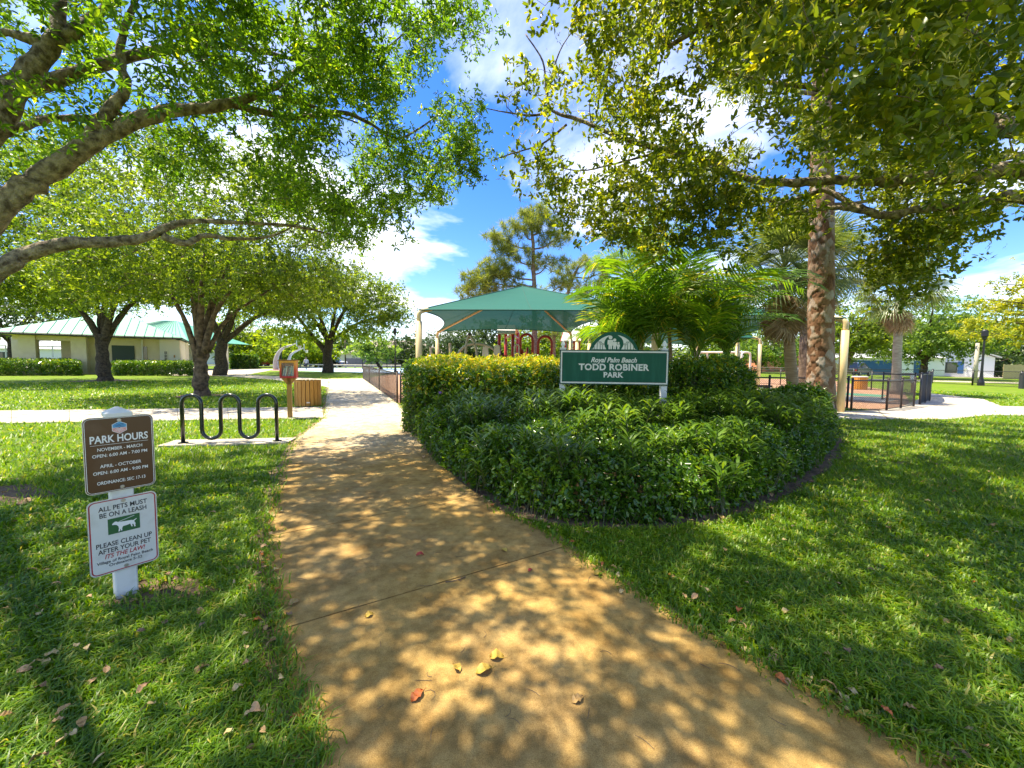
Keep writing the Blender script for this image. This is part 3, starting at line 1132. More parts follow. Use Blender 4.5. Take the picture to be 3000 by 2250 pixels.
def near_right_tree():
    rng = np.random.default_rng(6)
    base = Vector((9.4, 5.0, 0))
    t = thing('shade_tree', 'olive-leaved shade tree arching over the lawn from the right, trunk out of view', 'tree', base)
    fork = Vector((9.2, 5.0, 2.9))
    L = [limb([base, base + Vector((-.05, 0, 1.4)), fork], .40, .30),
         limb([fork, Vector((8.4, 5.3, 3.7)), *ipts([(3000, 500, 5.6), (2850, 518, 5.75), (2700, 520, 5.9), (2600, 532, 6.0), (2450, 528, 6.25), (2340, 536, 6.4), (2220, 530, 6.6), (2120, 500, 6.8)])], .13, .045),
         limb([fork, Vector((8.3, 5.2, 3.4)), *ipts([(3000, 578, 5.6), (2920, 582, 5.7), (2850, 597, 5.8), (2700, 612, 6.0), (2600, 632, 6.15), (2540, 618, 6.2), (2490, 595, 6.35), (2440, 566, 6.5), (2400, 560, 6.6), (2300, 592, 6.75), (2225, 578, 6.9)])], .10, .022),
         limb(ipts([(2540, 618, 6.2), (2460, 608, 6.35), (2380, 615, 6.5), (2290, 632, 6.7), (2220, 655, 6.9)]), .05, .012),
         limb(ipts([(2130, 500, 6.75), (2040, 462, 6.8), (1960, 440, 6.85), (1900, 427, 6.9), (1840, 410, 6.95), (1780, 388, 7.0), (1700, 352, 7.15), (1620, 325, 7.3), (1600, 270, 7.4), (1590, 180, 7.45), (1540, 100, 7.5)]), .062, .012),
         limb(ipts([(1615, 325, 7.3), (1560, 338, 7.35), (1490, 330, 7.4), (1425, 318, 7.5)]), .028, .007),
         limb(ipts([(1600, 280, 7.4), (1640, 150, 7.3), (1700, 60, 7.2)]), .02, .006),
         limb(ipts([(1660, 365, 7.2), (1590, 420, 7.3), (1500, 450, 7.4), (1440, 470, 7.5)]), .022, .006),
         limb(ipts([(1900, 455, 6.85), (1800, 480, 6.9), (1700, 500, 7.0), (1600, 480, 7.1)]), .022, .006),
         limb([fork, Vector((8.2, 4.6, 4.4)), *ipts([(3000, 380, 4.8), (2930, 362, 4.9), (2850, 350, 5.0), (2700, 380, 5.3), (2560, 330, 5.5), (2400, 260, 5.8), (2250, 240, 6.1), (2080, 200, 6.4)])], .12, .02),
         limb([fork, Vector((8.2, 4.4, 5.0)), *ipts([(2950, -120, 4.5), (2700, -50, 4.6), (2420, 0, 4.7), (2300, 25, 4.8), (2200, 50, 5.0), (2080, 70, 5.3), (1950, 140, 5.7)])], .13, .025),
         limb(ipts([(2390, 5, 4.7), (2330, 95, 4.9), (2260, 150, 5.0), (2200, 205, 5.2)]), .05, .012),
         limb([Vector((8.6, 4.7, 4.4)), Vector((6.4, 3.8, 5.0)), Vector((4.5, 3.2, 4.8)), Vector((3.0, 3.0, 4.4))], .08, .015),
         limb([Vector((8.6, 4.7, 4.6)), Vector((6.4, 2.6, 6.0)), Vector((3.8, 1.4, 6.5)), Vector((1.0, 1.2, 6.4))], .10, .02),
         limb([Vector((8.9, 4.8, 4.2)), Vector((8.8, 7.0, 5.2)), Vector((8.6, 9.0, 5.6))], .09, .02)]
    T = [ellipsoid(rng, 430, (5.2, 5.6, 5.6), (3.6, 2.6, 2.2)),
         ellipsoid(rng, 270, (1.9, 6.8, 5.1), (2.3, 1.9, 2.3)),
         ellipsoid(rng, 130, (2.1, 6.9, 3.9), (1.7, 1.2, .9)),
         ellipsoid(rng, 215, (5.2, 6.6, 4.2), (2.8, 1.6, 1.0)),
         ellipsoid(rng, 120, (7.7, 7.2, 4.1), (1.7, 1.6, 1.0)),
         ellipsoid(rng, 60, (6.55, 6.5, 3.25), (.62, .6, .75)),
         ellipsoid(rng, 30, (7.0, 6.6, 2.75), (.35, .4, .35)),
         ellipsoid(rng, 130, (3.1, 3.4, 4.0), (1.5, .9, .8)),
         ellipsoid(rng, 320, (2.4, 4.2, 6.1), (2.5, 1.9, 1.1)),
         ellipsoid(rng, 150, (3.4, 1.4, 6.4), (3.0, 2.4, .9)),
         ellipsoid(rng, 120, (9.5, 5.5, 6.0), (2.2, 3.0, 1.8))]
    T = carve(np.concatenate(T), LOWER_R)
    segs = grow(L, T, rng)
    wood('trunk', L, segs, M_barkL, t, 10)
    crown_obj([rosettes(T, 9, .15, 7, (.066, .110), rng, .50)], LM['right'], t)
    # pale flower spikes among the leaves
    m = len(T)
    C = np.repeat(T, 5, 0) + rng.normal(size=(m * 5, 3)) * .2
    P = np.repeat(C, 4, 0)
    D = unit(rng.normal(size=P.shape) + np.array([0, 0, .3]))
    V, F, A = leaf_arrays(P, D, .05 + .05 * rng.random(len(P)), .12, 4, rng=rng)
    mm = leafmat('flower spikes', [(0, (.26, .26, .05)), (1, (.46, .42, .10))], trans=.4, rough=.7, tcol=(1.5, 1.5, .8))
    link('flower_spikes', np_mesh('flower_spikes', V - np.array(base), F, mm, {'rnd': A}), t)


def park_tree(label, base, stems, lobes, nclump, per, nleaf, size, lm, bark, spread, seed, width=.42, shape=4, group=None, name='shade_tree', shell=.35, rs=0.0, hot=None):
    rng = np.random.default_rng(seed)
    t = thing(name, label, 'tree', base, group=group)
    tot = sum(r[0] * r[1] + r[0] * r[2] for c, r in lobes)
    T = np.concatenate([ellipsoid(rng, max(4, int(nclump * (r[0] * r[1] + r[0] * r[2]) / tot)), c, r, shell) for c, r in lobes])
    segs = grow(stems, T, rng, r_tip=.010, kr=.006)
    wood('trunk', stems, segs, bark, t, 10, tw=bark)
    tone = rs + .14 * np.sin(T[:, 0] * .9 + seed) * np.sin(T[:, 2] * 1.3)
    # clumps differ in tone: fresh growth next to old leaves
    parts = [rosettes(T, per, spread, nleaf, size, rng, width, shape, flat_=.55, rnd_shift=0.0)]
    V, F, A = parts[0]
    k = len(A) // len(T)
    A = np.clip(A[:k * len(T)] + np.repeat(tone, k), 0, 1) if k * len(T) == len(A) else A
    crown_obj([(V, F, A)], lm, t)
    return t


def V3(*a):
    return Vector(a)


near_left_tree()
near_right_tree()

# two trees on the left lawn, and those behind
b = G(590, 1160)
stems = [limb([b + V3(0, 0, -.1), b + V3(0, 0, .35), b + V3(.02, 0, 1.0), b + V3(.05, 0, 1.75)], .27, .235)]
for q, (px, py, dy, r0, r1) in enumerate(((505, 870, -.6, .15, .07), (560, 790, .3, .17, .06), (600, 740, -.5, .20, .06), (650, 780, .6, .18, .06), (700, 820, -.4, .17, .05), (790, 850, .5, .14, .04), (530, 740, .9, .14, .05), (700, 700, 1.0, .12, .04))):
    e = W(px, py, b.y + dy)
    s = b + V3((e.x - b.x) * .10, dy * .12, 1.35 + .08 * q)
    mdl = s.lerp(e, .4) + V3((e.x - b.x) * -.06, 0, .35)
    stems.append(limb([s, mdl, e], r0 * .78, r1 * .8))
park_tree('multi-stemmed tree with tan limbs on the lawn behind the bicycle rack', b, stems,
          [((b.x + .2, b.y, 6.4), (5.2, 4.6, 2.6)), ((b.x + 3.4, b.y + .4, 5.6), (2.8, 3.2, 1.7)), ((b.x - 2.6, b.y, 5.2), (2.8, 3.2, 1.6)), ((b.x + 1.2, b.y - 1, 8.0), (3.4, 3.0, 1.6)), ((b.x + .6, b.y - .8, 4.5), (4.8, 3.4, 1.0)), ((b.x - 3.2, b.y - .6, 3.9), (1.5, 1.6, .7)), ((b.x + 4.6, b.y, 4.3), (1.9, 2, .8))],
          1050, 8, 7, (.10, .165), LM['mid'], M_barkT, .29, 31, rs=.02)
b = G(307, 1116)
stems = [limb([b + V3(0, 0, -.1), b + V3(0, 0, .4), b + V3(-.05, 0, 1.4), b + V3(.0, 0, 2.9)], .37, .30)]
for q, (px, py, dy, r0, r1) in enumerate(((240, 915, -.6, .26, .10), (285, 900, .5, .28, .10), (345, 880, -.3, .30, .10), (410, 870, .8, .22, .08), (170, 850, 1., .2, .07), (320, 780, .2, .25, .07), (470, 830, .5, .18, .06))):
    e = W(px, py, b.y + dy)
    s = b + V3((e.x - b.x) * .12, dy * .12, 2.3 + .12 * q)
    stems.append(limb([s, s.lerp(e, .45) + V3(0, 0, .4), e], r0 * .75, r1 * .8))
park_tree('broad dark-trunked tree standing in front of the green-roofed pavilion', b, stems,
          [((b.x, b.y, 9.0), (7.5, 6.5, 4.2)), ((b.x - 5, b.y - 1, 7.2), (4.5, 4.5, 2.6)), ((b.x + 4.2, b.y + 1, 7.4), (4.6, 4.5, 2.6)), ((b.x - 3, b.y - 2, 11), (5.5, 5, 3.0)), ((b.x + .5, b.y - 1.5, 5.9), (6.4, 4.5, 1.5)), ((b.x - 4.5, b.y + .5, 5.2), (3.4, 3, 1.1)), ((b.x + 5.2, b.y + 1, 5.6), (2.6, 2.5, 1.1))],
          1150, 8, 7, (.15, .25), LM['mid'], M_barkO, .42, 32, rs=.0)
b = G(645, 1100)
stems = [limb([b + V3(0, 0, -.1), b + V3(.1, 0, 1.5), b + V3(.3, 0, 3.2)], .52, .38)]
for q, (dx, dy, dz) in enumerate(((-3, .5, 7), (3, -.5, 7), (.5, 2, 8), (5, 1, 6), (-1, -2, 8))):
    e = b + V3(dx, dy, dz)
    s = b + V3(.3, 0, 2.8)
    stems.append(limb([s, s.lerp(e, .5) + V3(0, 0, .5), e], .26, .08))
park_tree('tree half hidden behind the multi-stemmed tree, beside the pavilion plaza', b, stems,
          [((b.x + 1, b.y, 8.5), (6.5, 5.5, 3.6)), ((b.x + 5.5, b.y + 1, 7.0), (4.0, 4.0, 2.2))], 520, 8, 6, (.20, .32), LM['mid'], M_barkO, .52, 33, rs=.05)
b = G(962, 1092)
stems = [limb([b + V3(0, 0, -.1), b + V3(-.1, 0, 1.6), b + V3(.2, 0, 3.6)], .62, .42), limb([b + V3(0, 0, 2.0), b + V3(-1.8, 0, 4.2), b + V3(-3.5, 0, 6.5)], .34, .1)]
for q, (dx, dy, dz) in enumerate(((-4, .5, 8), (3, -.5, 8), (.5, 2, 9), (6, 1, 6.5), (-1, -2, 8))):
    e = b + V3(dx, dy, dz)
    s = b + V3(.2, 0, 3.3)
    stems.append(limb([s, s.lerp(e, .5) + V3(0, 0, .6), e], .26, .08))
park_tree('spreading shade tree beside the basketball court at the end of the walk', b, stems,
          [((b.x - .5, b.y, 9.0), (7.0, 6, 3.2)), ((b.x + 5.2, b.y, 7.6), (3.8, 4, 2.6)), ((b.x - 5.5, b.y, 8.2), (4.0, 4, 2.4)), ((b.x + 7.4, b.y, 6.2), (1.8, 2.5, 1.4))],
          640, 8, 6, (.22, .36), LM['mid'], M_barkO, .55, 34, rs=.0)
rng_ = np.random.default_rng(77)
crown_low = np.concatenate([ellipsoid(rng_, 46, (b.x - 1.2, b.y - 1.2, 4.3), (4.6, 2, .9)), ellipsoid(rng_, 24, (b.x + 4.0, b.y - 1, 4.6), (2.5, 1.5, .7))])
lo_t = [o for o in COL.objects if o.get('label', '').startswith('spreading shade tree beside the basketball')][0]
crown_obj([rosettes(crown_low, 8, .45, 6, (.24, .36), rng_, .42, 4)], LM['lime'], lo_t, 'fresh_growth')

M_barkP = M_barkO


def simple_tree(label, cx, cz_px, Y, rx, ry_, lm, seed, n=150, size=None, bark=M_barkO, group=None, base_z=0.0, lean=0.0, tr=.3, name='shade_tree', extra=(), width=.45, spread=.11, shell=.3):
    """far tree: centre column at photo x, crown centre at photo y, distance Y; rx, ry_ in metres"""
    c = W(cx, cz_px, Y)
    base = Vector((c.x - lean, Y, base_z))
    sz = size or (Y * .0058, Y * .0095)
    fz = max(.9, c.z - ry_ * .9)
    stems = [limb([base + V3(0, 0, -.1), base + V3(lean * .3, 0, fz * .5), V3(c.x - lean * .4, Y, fz)], tr, tr * .7)]
    r = np.random.default_rng(seed + 500)
    for k in range(5):
        a = k * 1.256 + r.random()
        e = V3(c.x + rx * .6 * math.cos(a), Y + rx * .6 * math.sin(a), c.z + ry_ * (.1 + .5 * r.random()))
        s = V3(c.x - lean * .4, Y, fz * .92)
        stems.append(limb([s, s.lerp(e, .5) + V3(0, 0, ry_ * .12), e], tr * .5, tr * .15))
    lobes = [((c.x, Y, c.z), (rx * .8, rx * .8, ry_)), ((c.x - rx * .45, Y, c.z - ry_ * .25), (rx * .55, rx * .55, ry_ * .6)), ((c.x + rx * .45, Y - rx * .1, c.z - ry_ * .2), (rx * .55, rx * .55, ry_ * .62)), ((c.x + rx * .1, Y - rx * .4, c.z - ry_ * .3), (rx * .5, rx * .5, ry_ * .55))] + list(extra)
    return park_tree(label, base, stems, lobes, n, 7, 6, sz, lm, bark, max(rx, ry_) * spread, seed, width=width, group=group, name=name, shell=shell)


simple_tree('dark leafy tree behind the left end of the pavilion', 20, 880, 52, 9, 6, LM['dark'], 41, 190)
simple_tree('tree rising behind the pavilion roof', 250, 850, 62, 10, 6.5, LM['mid'], 42, 190)
simple_tree('round tree beyond the pavilion, left of the clipped far hedge', 705, 985, 68, 7, 4.2, LM['mid'], 43, 140)
simple_tree('lime green tree behind the curved basketball poles', 830, 1012, 66, 6.5, 3.2, LM['lime'], 44, 150)
simple_tree('low lime green tree right of the basketball backboards', 925, 1028, 72, 5.0, 2.4, LM['lime'], 45, 100)
simple_tree('airy pale green tree in front of the grey board fence', 1095, 1018, 62, 4.2, 2.8, LM['oak'], 46, 90, lean=-1.2)
simple_tree('dark green tree mass left of the shade canopy post, behind palms', 1205, 1030, 80, 6.0, 3.6, LM['dark'], 47, 110)
simple_tree('dark dome-shaped tree seen under the left part of the canopy', 1352, 1022, 74, 6.4, 4.0, LM['dark'], 48, 140)
simple_tree('tall dark dome-shaped tree beside the white play roof', 1430, 1015, 82, 6.5, 5.2, LM['dark'], 49, 150)
simple_tree('yellow green tree seen through the red play arches', 1560, 1000, 60, 5.5, 4.0, LM['mid'], 50, 130)
simple_tree('leafy tree behind the right red play roof', 1700, 1000, 66, 6.5, 4.5, LM['mid'], 51, 140)
simple_tree('green tree behind the swing frame', 2110, 1010, 70, 7, 4.2, LM['mid'], 52, 140)
simple_tree('oak shading the orange garage', 2230, 1020, 62, 6.5, 3.4, LM['oak'], 53, 140)
simple_tree('drooping brownish oak right of the yellow canopy post', 2500, 962, 40, 4.4, 3.5, LM['mid'], 54, 230, bark=M_barkT, lean=.8)
simple_tree('bright green oak with low crown in front of the blue garage house', 2715, 965, 44, 7.4, 3.9, LM['oak'], 55, 420, tr=.4)
simple_tree('small bushy tree left of the far wooden fence', 2885, 1062, 55, 4.2, 2.4, LM['dark'], 56, 90)
simple_tree('dark background tree behind the blue garage house', 2620, 1000, 85, 11, 5.0, LM['dark'], 57, 140)
simple_tree('dark background tree at the far right edge', 3040, 1000, 80, 11, 5.5, LM['dark'], 58, 130)

# far woods closing the view
rngw = np.random.default_rng(90)
cw = []
for k in range(190):
    a = -1.15 + 2.3 * k / 189
    d = 110 + rngw.random() * 25
    cw.append((d * math.sin(a) * 1.25, d * math.cos(a) * .9 + 10, 2.5 + rngw.random() * 3.0))
cw = np.repeat(np.array(cw), 16, 0) + rngw.normal(size=(190 * 16, 3)) * np.array([2.4, 2.4, 1.7])
cw[:, 2] = np.abs(cw[:, 2])
P = np.repeat(cw, 9, 0) + rngw.normal(size=(len(cw) * 9, 3)) * .7
V, F, A = leaf_arrays(P, rngw.normal(size=P.shape), 1.0 + .8 * rngw.random(len(P)), .5, 4, rng=rngw)
tag(link('woods', np_mesh('woods', V, F, LM['dark'], {'rnd': A})), 'distant dark green woods along the horizon', 'woods', kind='stuff')


# tiered yellow tree at the right edge
def yellow_tree():
    rng = np.random.default_rng(61)
    base = Vector((45, 31, 0))
    t = thing('yellow_tree', 'tiered yellow-leaved tree at the right edge of the park', 'tree', base)
    top = base + V3(0, 0, 9.5)
    L = [limb([base, base + V3(.2, 0, 3), base + V3(-.2, 0, 6), top], .35, .10)]
    T = []
    for k, (z, r) in enumerate(((4.0, 6.0), (5.2, 5.6), (6.6, 5.4), (8.2, 4.6), (9.8, 3.0))):
        for j in range(7):
            a = j * .9 + k * .5
            e = base + V3(r * math.cos(a), r * math.sin(a), z + .5)
            L.append(limb([base + V3(0, 0, z - .8), base + V3(r * .5 * math.cos(a), r * .5 * math.sin(a), z), e], .09, .02))
        n = int(26 * r)
        a = rng.random(n) * 6.28
        q = r * np.sqrt(rng.random(n)) * (.8 + .3 * np.sin(3 * a + k))
        T.append(np.stack([base.x + q * np.cos(a), base.y + q * np.sin(a), z + .35 * rng.normal(size=n) + .3], 1))
    T = np.concatenate(T)
    segs = grow(L, T, rng, r_tip=.01)
    wood('trunk', L, segs, M_barkO, t, 8)
    V, F, A = rosettes(T, 9, .42, 6, (.20, .32), rng, .42, 4, flat_=.3)
    zz = V[:, 2]
    crown_obj([(V, F, np.clip(A + .1, 0, 1))], LM['yellow'], t)


yellow_tree()


# pines
def needle_clumps(C, per, size, rng, spread):
    P = np.repeat(C, per, 0)
    D = unit(rng.normal(size=P.shape) + np.array([0, 0, .35]))
    P = P + D * spread * (rng.random((len(P), 1)) * .8)
    return leaf_arrays(P, unit(D + .5 * rng.normal(size=P.shape)), size * (.7 + .6 * rng.random(len(P))), .085, 3, rng=rng)


M_pinebark = mat('pine limb bark', (.12, .075, .05), .9, (.26, .18, .13), 8, bump=.8, bscale=25, dist=.03)


def pine(label, base, trunk_px, Y, r0, clumps_px, seed, per=62, nsz=.44, spread=.28):
    rng = np.random.default_rng(seed)
    t = thing('pine_tree', label, 'tree', base)
    L = [limb([base, *[W(px, py, Y) for px, py in trunk_px]], r0, r0 * .35)]
    T = []
    for px, py, rw, rh, n in clumps_px:
        c = W(px, py, Y)
        k = Y / FPX
        T.append(ellipsoid(rng, n * 4, tuple(c), (rw * k * 1.45, rw * k * 1.2, rh * k * 2.3)))
        j = int(np.argmin([abs(p.z - (c.z - 1.0)) for p in L[0][0]]))
        s = L[0][0][j]
        L.append(limb([s, s.lerp(c, .5) + V3(0, rng.normal() * .4, -.3), c + V3(0, 0, -.1)], r0 * .32, r0 * .10))
    T = np.concatenate(T)
    segs = grow(L, T, rng, r_tip=.015, kr=.008)
    wood('trunk', L, segs, M_pinebark, t, 9, tw=M_pinebark)
    V, F, A = needle_clumps(T, per, nsz, rng, spread)
    crown_obj([(V, F, A)], LM['pine'], t)


b = W(1566, 1050, 33)
b.z = 0
pine('tall slender pine rising behind the shade canopy peak', b, [(1566, 960), (1565, 840), (1562, 760), (1560, 690), (1545, 640)], 33, .26,
     [(1395, 858, 42, 10, 10), (1440, 830, 50, 11, 13), (1480, 800, 40, 10, 10), (1400, 812, 34, 9, 9), (1450, 780, 36, 9, 8), (1500, 745, 46, 10, 11), (1475, 700, 42, 10, 10), (1530, 665, 44, 10, 11), (1590, 650, 40, 9, 8), (1625, 700, 42, 10, 9), (1605, 770, 46, 10, 9), (1650, 830, 34, 9, 6), (1530, 855, 36, 9, 6), (1560, 622, 36, 9, 8)], 71)
b = W(1655, 1050, 37)
b.z = 0
pine('leaning pine with a forked top behind the canopy right slope', b, [(1655, 900), (1660, 870), (1685, 800), (1710, 760)], 37, .24,
     [(1725, 775, 40, 10, 9), (1665, 800, 26, 8, 5), (1770, 825, 40, 9, 8), (1715, 848, 34, 9, 6), (1790, 780, 36, 9, 8)], 72)
b = W(1620, 1050, 45)
b.z = 0
pine('far pine trunk between the red play arches', b, [(1622, 1000), (1621, 940), (1620, 880)], 45, .30, [(1640, 960, 50, 30, 8), (1590, 940, 50, 30, 8), (1620, 880, 40, 25, 7)], 73)


def plated_trunk(name, pts, rad, m, parent, nu=96, nv=420, seed=1, amp=.017, np_=1150):
    """trunk of flaking plates: raised cells with cracks between them"""
    rng = np.random.default_rng(seed)
    P = smooth_line(pts, 12)
    Z = np.array([p.z for p in P])
    Pn = np.array([tuple(p) for p in P])
    H = Z[-1] - Z[0]
    zz = Z[0] + H * np.linspace(0, 1, nv)
    cx = np.interp(zz, Z, Pn[:, 0])
    cy = np.interp(zz, Z, Pn[:, 1])
    rr = np.interp(zz, np.linspace(Z[0], Z[-1], len(rad)), rad)
    su, sv = rng.random(np_), rng.random(np_)
    R = float(np.mean(rad))
    circ = 2 * math.pi * R
    U, Vv = np.meshgrid(np.arange(nu) / nu, np.linspace(0, 1, nv), indexing='ij')
    wob = .012 * np.sin(Vv * 160 + U * 25)
    du = np.abs((U + wob)[..., None] - su)
    du = np.minimum(du, 1 - du) * circ * 1.7
    dv = np.abs(Vv[..., None] - sv) * H * .95
    D = np.sqrt(du ** 2 + dv ** 2)
    part = np.partition(D, 1, axis=2)
    idx = np.argmin(D, axis=2)
    edge = part[..., 1] - part[..., 0]
    lvl = rng.random(np_)
    plate = np.clip(edge / .016, 0, 1) ** .7
    tilt = (Vv - sv[idx]) * H
    disp = amp * (plate * (.55 + .6 * lvl[idx]) - .5) + tilt * -.06 + .003 * rng.normal(size=U.shape)
    an = U * 2 * math.pi
    r2 = rr[None, :] + disp
    V = np.stack([cx[None, :] + r2 * np.cos(an), cy[None, :] + r2 * np.sin(an), np.broadcast_to(zz[None, :], U.shape)], -1)
    i, j = np.meshgrid(np.arange(nu), np.arange(nv - 1), indexing='ij')
    a = (i * nv + j).ravel()
    bq = (((i + 1) % nu) * nv + j).ravel()
    F = np.stack([a, bq, bq + 1, a + 1], 1)
    me = np_mesh(name, V.reshape(-1, 3) - np.array(wloc(parent)), F, m, {'rnd': lvl[idx].ravel(), 'crack': plate.ravel()}, smooth=False)
    return link(name, me, parent)


def pinebark_mat():
    m = leafmat('plated pine bark', [(0, (.13, .065, .035)), (.35, (.26, .14, .08)), (.7, (.36, .24, .16)), (1, (.44, .38, .33))], trans=0, rough=.9, spec=.2)
    N, L = m.node_tree.nodes, m.node_tree.links
    b_ = N['Principled BSDF']
    rp = b_.inputs['Base Color'].links[0].from_socket
    a = N.new('ShaderNodeAttribute')
    a.attribute_name = 'crack'
    r = N.new('ShaderNodeValToRGB')
    r.color_ramp.elements[0].color = (.16, .055, .022, 1)
    r.color_ramp.elements[1].color = (1, 1, 1, 1)
    r.color_ramp.elements[1].position = .55
    L.new(a.outputs['Fac'], r.inputs[0])
    mx_ = N.new('ShaderNodeMixRGB')
    mx_.blend_type = 'MULTIPLY'
    mx_.inputs[0].default_value = 1
    L.new(rp, mx_.inputs[1])
    L.new(r.outputs[0], mx_.inputs[2])
    n = N.new('ShaderNodeTexNoise')
    n.inputs['Scale'].default_value = 30
    n.inputs['Detail'].default_value = 8
    t = N.new('ShaderNodeTexCoord')
    L.new(t.outputs['Object'], n.inputs['Vector'])
    r2 = N.new('ShaderNodeValToRGB')
    r2.color_ramp.elements[0].color = (.6, .55, .5, 1)
    r2.color_ramp.elements[1].color = (1.25, 1.22, 1.2, 1)
    L.new(n.outputs[0], r2.inputs[0])
    m2 = N.new('ShaderNodeMixRGB')
    m2.blend_type = 'MULTIPLY'
    m2.inputs[0].default_value = 1
    L.new(mx_.outputs[0], m2.inputs[1])
    L.new(r2.outputs[0], m2.inputs[2])
    L.new(m2.outputs[0], b_.inputs['Base Color'])
    return m


def big_pine():
    Y = 9.2
    base = W(2408, 1185, Y)
    base.z = 0
    rng = np.random.default_rng(74)
    t = thing('pine_tree', 'thick plated-bark pine trunk rising from the right end of the shrub bed', 'tree', base)
    top = W(2412, 230, Y)
    hi = top + V3(.15, .1, 5)
    plated_trunk('trunk', [base + V3(0, 0, -.05), W(2405, 900, Y), W(2408, 560, Y), top, hi], [.30, .255, .245, .225, .20, .19, .17, .15], pinebark_mat(), t, seed=8)
    L = []
    for k in range(13):
        z = 5.2 + k * .62
        a = k * 2.4
        s = Vector((np.interp(z, [0, top.z, hi.z], [base.x, top.x, hi.x]), Y, z))
        e = s + V3(2.0 * math.cos(a), 2.0 * math.sin(a), .5 + .3 * math.sin(k))
        L.append(limb([s, s.lerp(e, .5) + V3(0, 0, -.15), e], .055, .02))
    T = np.concatenate([ellipsoid(rng, 7, tuple(P[-1]), (.8, .8, .5)) for P, R in L])
    segs = grow(L, T, rng, r_tip=.01)
    mb = MB()
    for k, (P, R) in enumerate(L):
        mb.tube(P, R, 7)
    mb.build('limbs', M_pinebark, t, smooth=True)
    V, F = tubes_arrays(*segs, n=4)
    link('twigs', np_mesh('twigs', V - np.array(base), F, M_pinebark), t)['kind'] = 'stuff'
    V, F, A = needle_clumps(T, 110, .26, rng, .28)
    crown_obj([(V, F, A)], LM['pine'], t)


big_pine()

# ------------------------------------------------------------------ palms
M_palm = leafmat('palm leaflets', [(0, (.040, .095, .010)), (.5, (.085, .180, .014)), (.85, (.18, .28, .02)), (1, (.46, .38, .05))], trans=.45, rough=.4, tcol=(2.2, 2.1, .6))
M_palmpale = leafmat('fan palm leaflets', [(0, (.06, .10, .03)), (.5, (.12, .17, .05)), (1, (.26, .28, .09))], trans=.3, rough=.4, tcol=(2.0, 1.9, .7))
M_dead = leafmat('dead palm thatch', [(0, (.17, .10, .05)), (.5, (.33, .22, .12)), (1, (.55, .42, .27))], trans=.15, rough=.8, tcol=(1.3, 1.2, 1.0))
M_rachis = mat('palm stalk', (.16, .20, .04), .5, (.30, .30, .07), 5)
M_palmtrunk = mat('palm trunk', (.30, .20, .11), .9, (.46, .33, .20), 4, bump=.8, bscale=18, dist=.02, stretch=(1, 1, 6))


def pinnate_mesh(L, seed, lobes=36, droop=1.0, stiff=.55, tone=.45, lm=None):
    r = np.random.default_rng(seed)
    s = np.linspace(0, 1, 15)
    ang = stiff - droop * 1.35 * s ** 1.5
    step = L / 14
    pts = [np.zeros(3)]
    for k in range(14):
        pts.append(pts[-1] + np.array([math.cos(ang[k]), .05 * math.sin(3 * s[k] + seed), math.sin(ang[k])]) * step)
    pts = np.array(pts)
    V, F, A, k = [], [], [], 0
    tv, tf = tubes_arrays(pts[:-1], pts[1:], .018 * (1 - .85 * s[:-1]), .018 * (1 - .85 * s[1:]), 4)
    V.append(tv)
    F.append(tf)
    A.append(np.full(len(tv), .75))
    k += len(tv)
    for q in range(lobes):
        u = .14 + .86 * q / (lobes - 1)
        p = np.array([np.interp(u, s, pts[:, c]) for c in range(3)])
        i = min(int(u * 14), 13)
        t = unit(pts[i + 1] - pts[i])
        for sd in (-1, 1):
            ln = L * (.13 + .24 * math.sin(math.pi * min(u * .86 + .10, 1)) ** .8) * (.85 + .3 * r.random())
            out = np.array([0, sd, 0]) * .80 + t * .62 + np.array([0, 0, .42 + .15 * r.normal()])
            d0 = unit(out)
            d1 = unit(d0 + np.array([0, 0, -.75]))
            d2 = unit(d0 + np.array([0, 0, -1.7]))
            w = unit(np.cross(d0, [0, 0, 1.])) * ln * .021
            a = p
            b1 = a + d0 * ln * .4
            c1 = b1 + d1 * ln * .35
            e1 = c1 + d2 * ln * .25
            V.append(np.array([a - w * .5, a + w * .5, b1 + w, b1 - w, c1 + w * .8, c1 - w * .8, e1]))
            F.append(np.array([[0, 1, 2, 3], [3, 2, 4, 5], [5, 4, 6, 6]]) + k)
            A.append(np.full(7, np.clip(tone + .16 * r.normal(), 0, 1)))
            k += 7
    V = np.concatenate(V)
    Fq = np.concatenate(F)
    tri = Fq[:, 2] == Fq[:, 3]
    return np_mesh('frond', V, [Fq[~tri], Fq[tri][:, :3]], lm or M_palm, {'rnd': np.concatenate(A)})


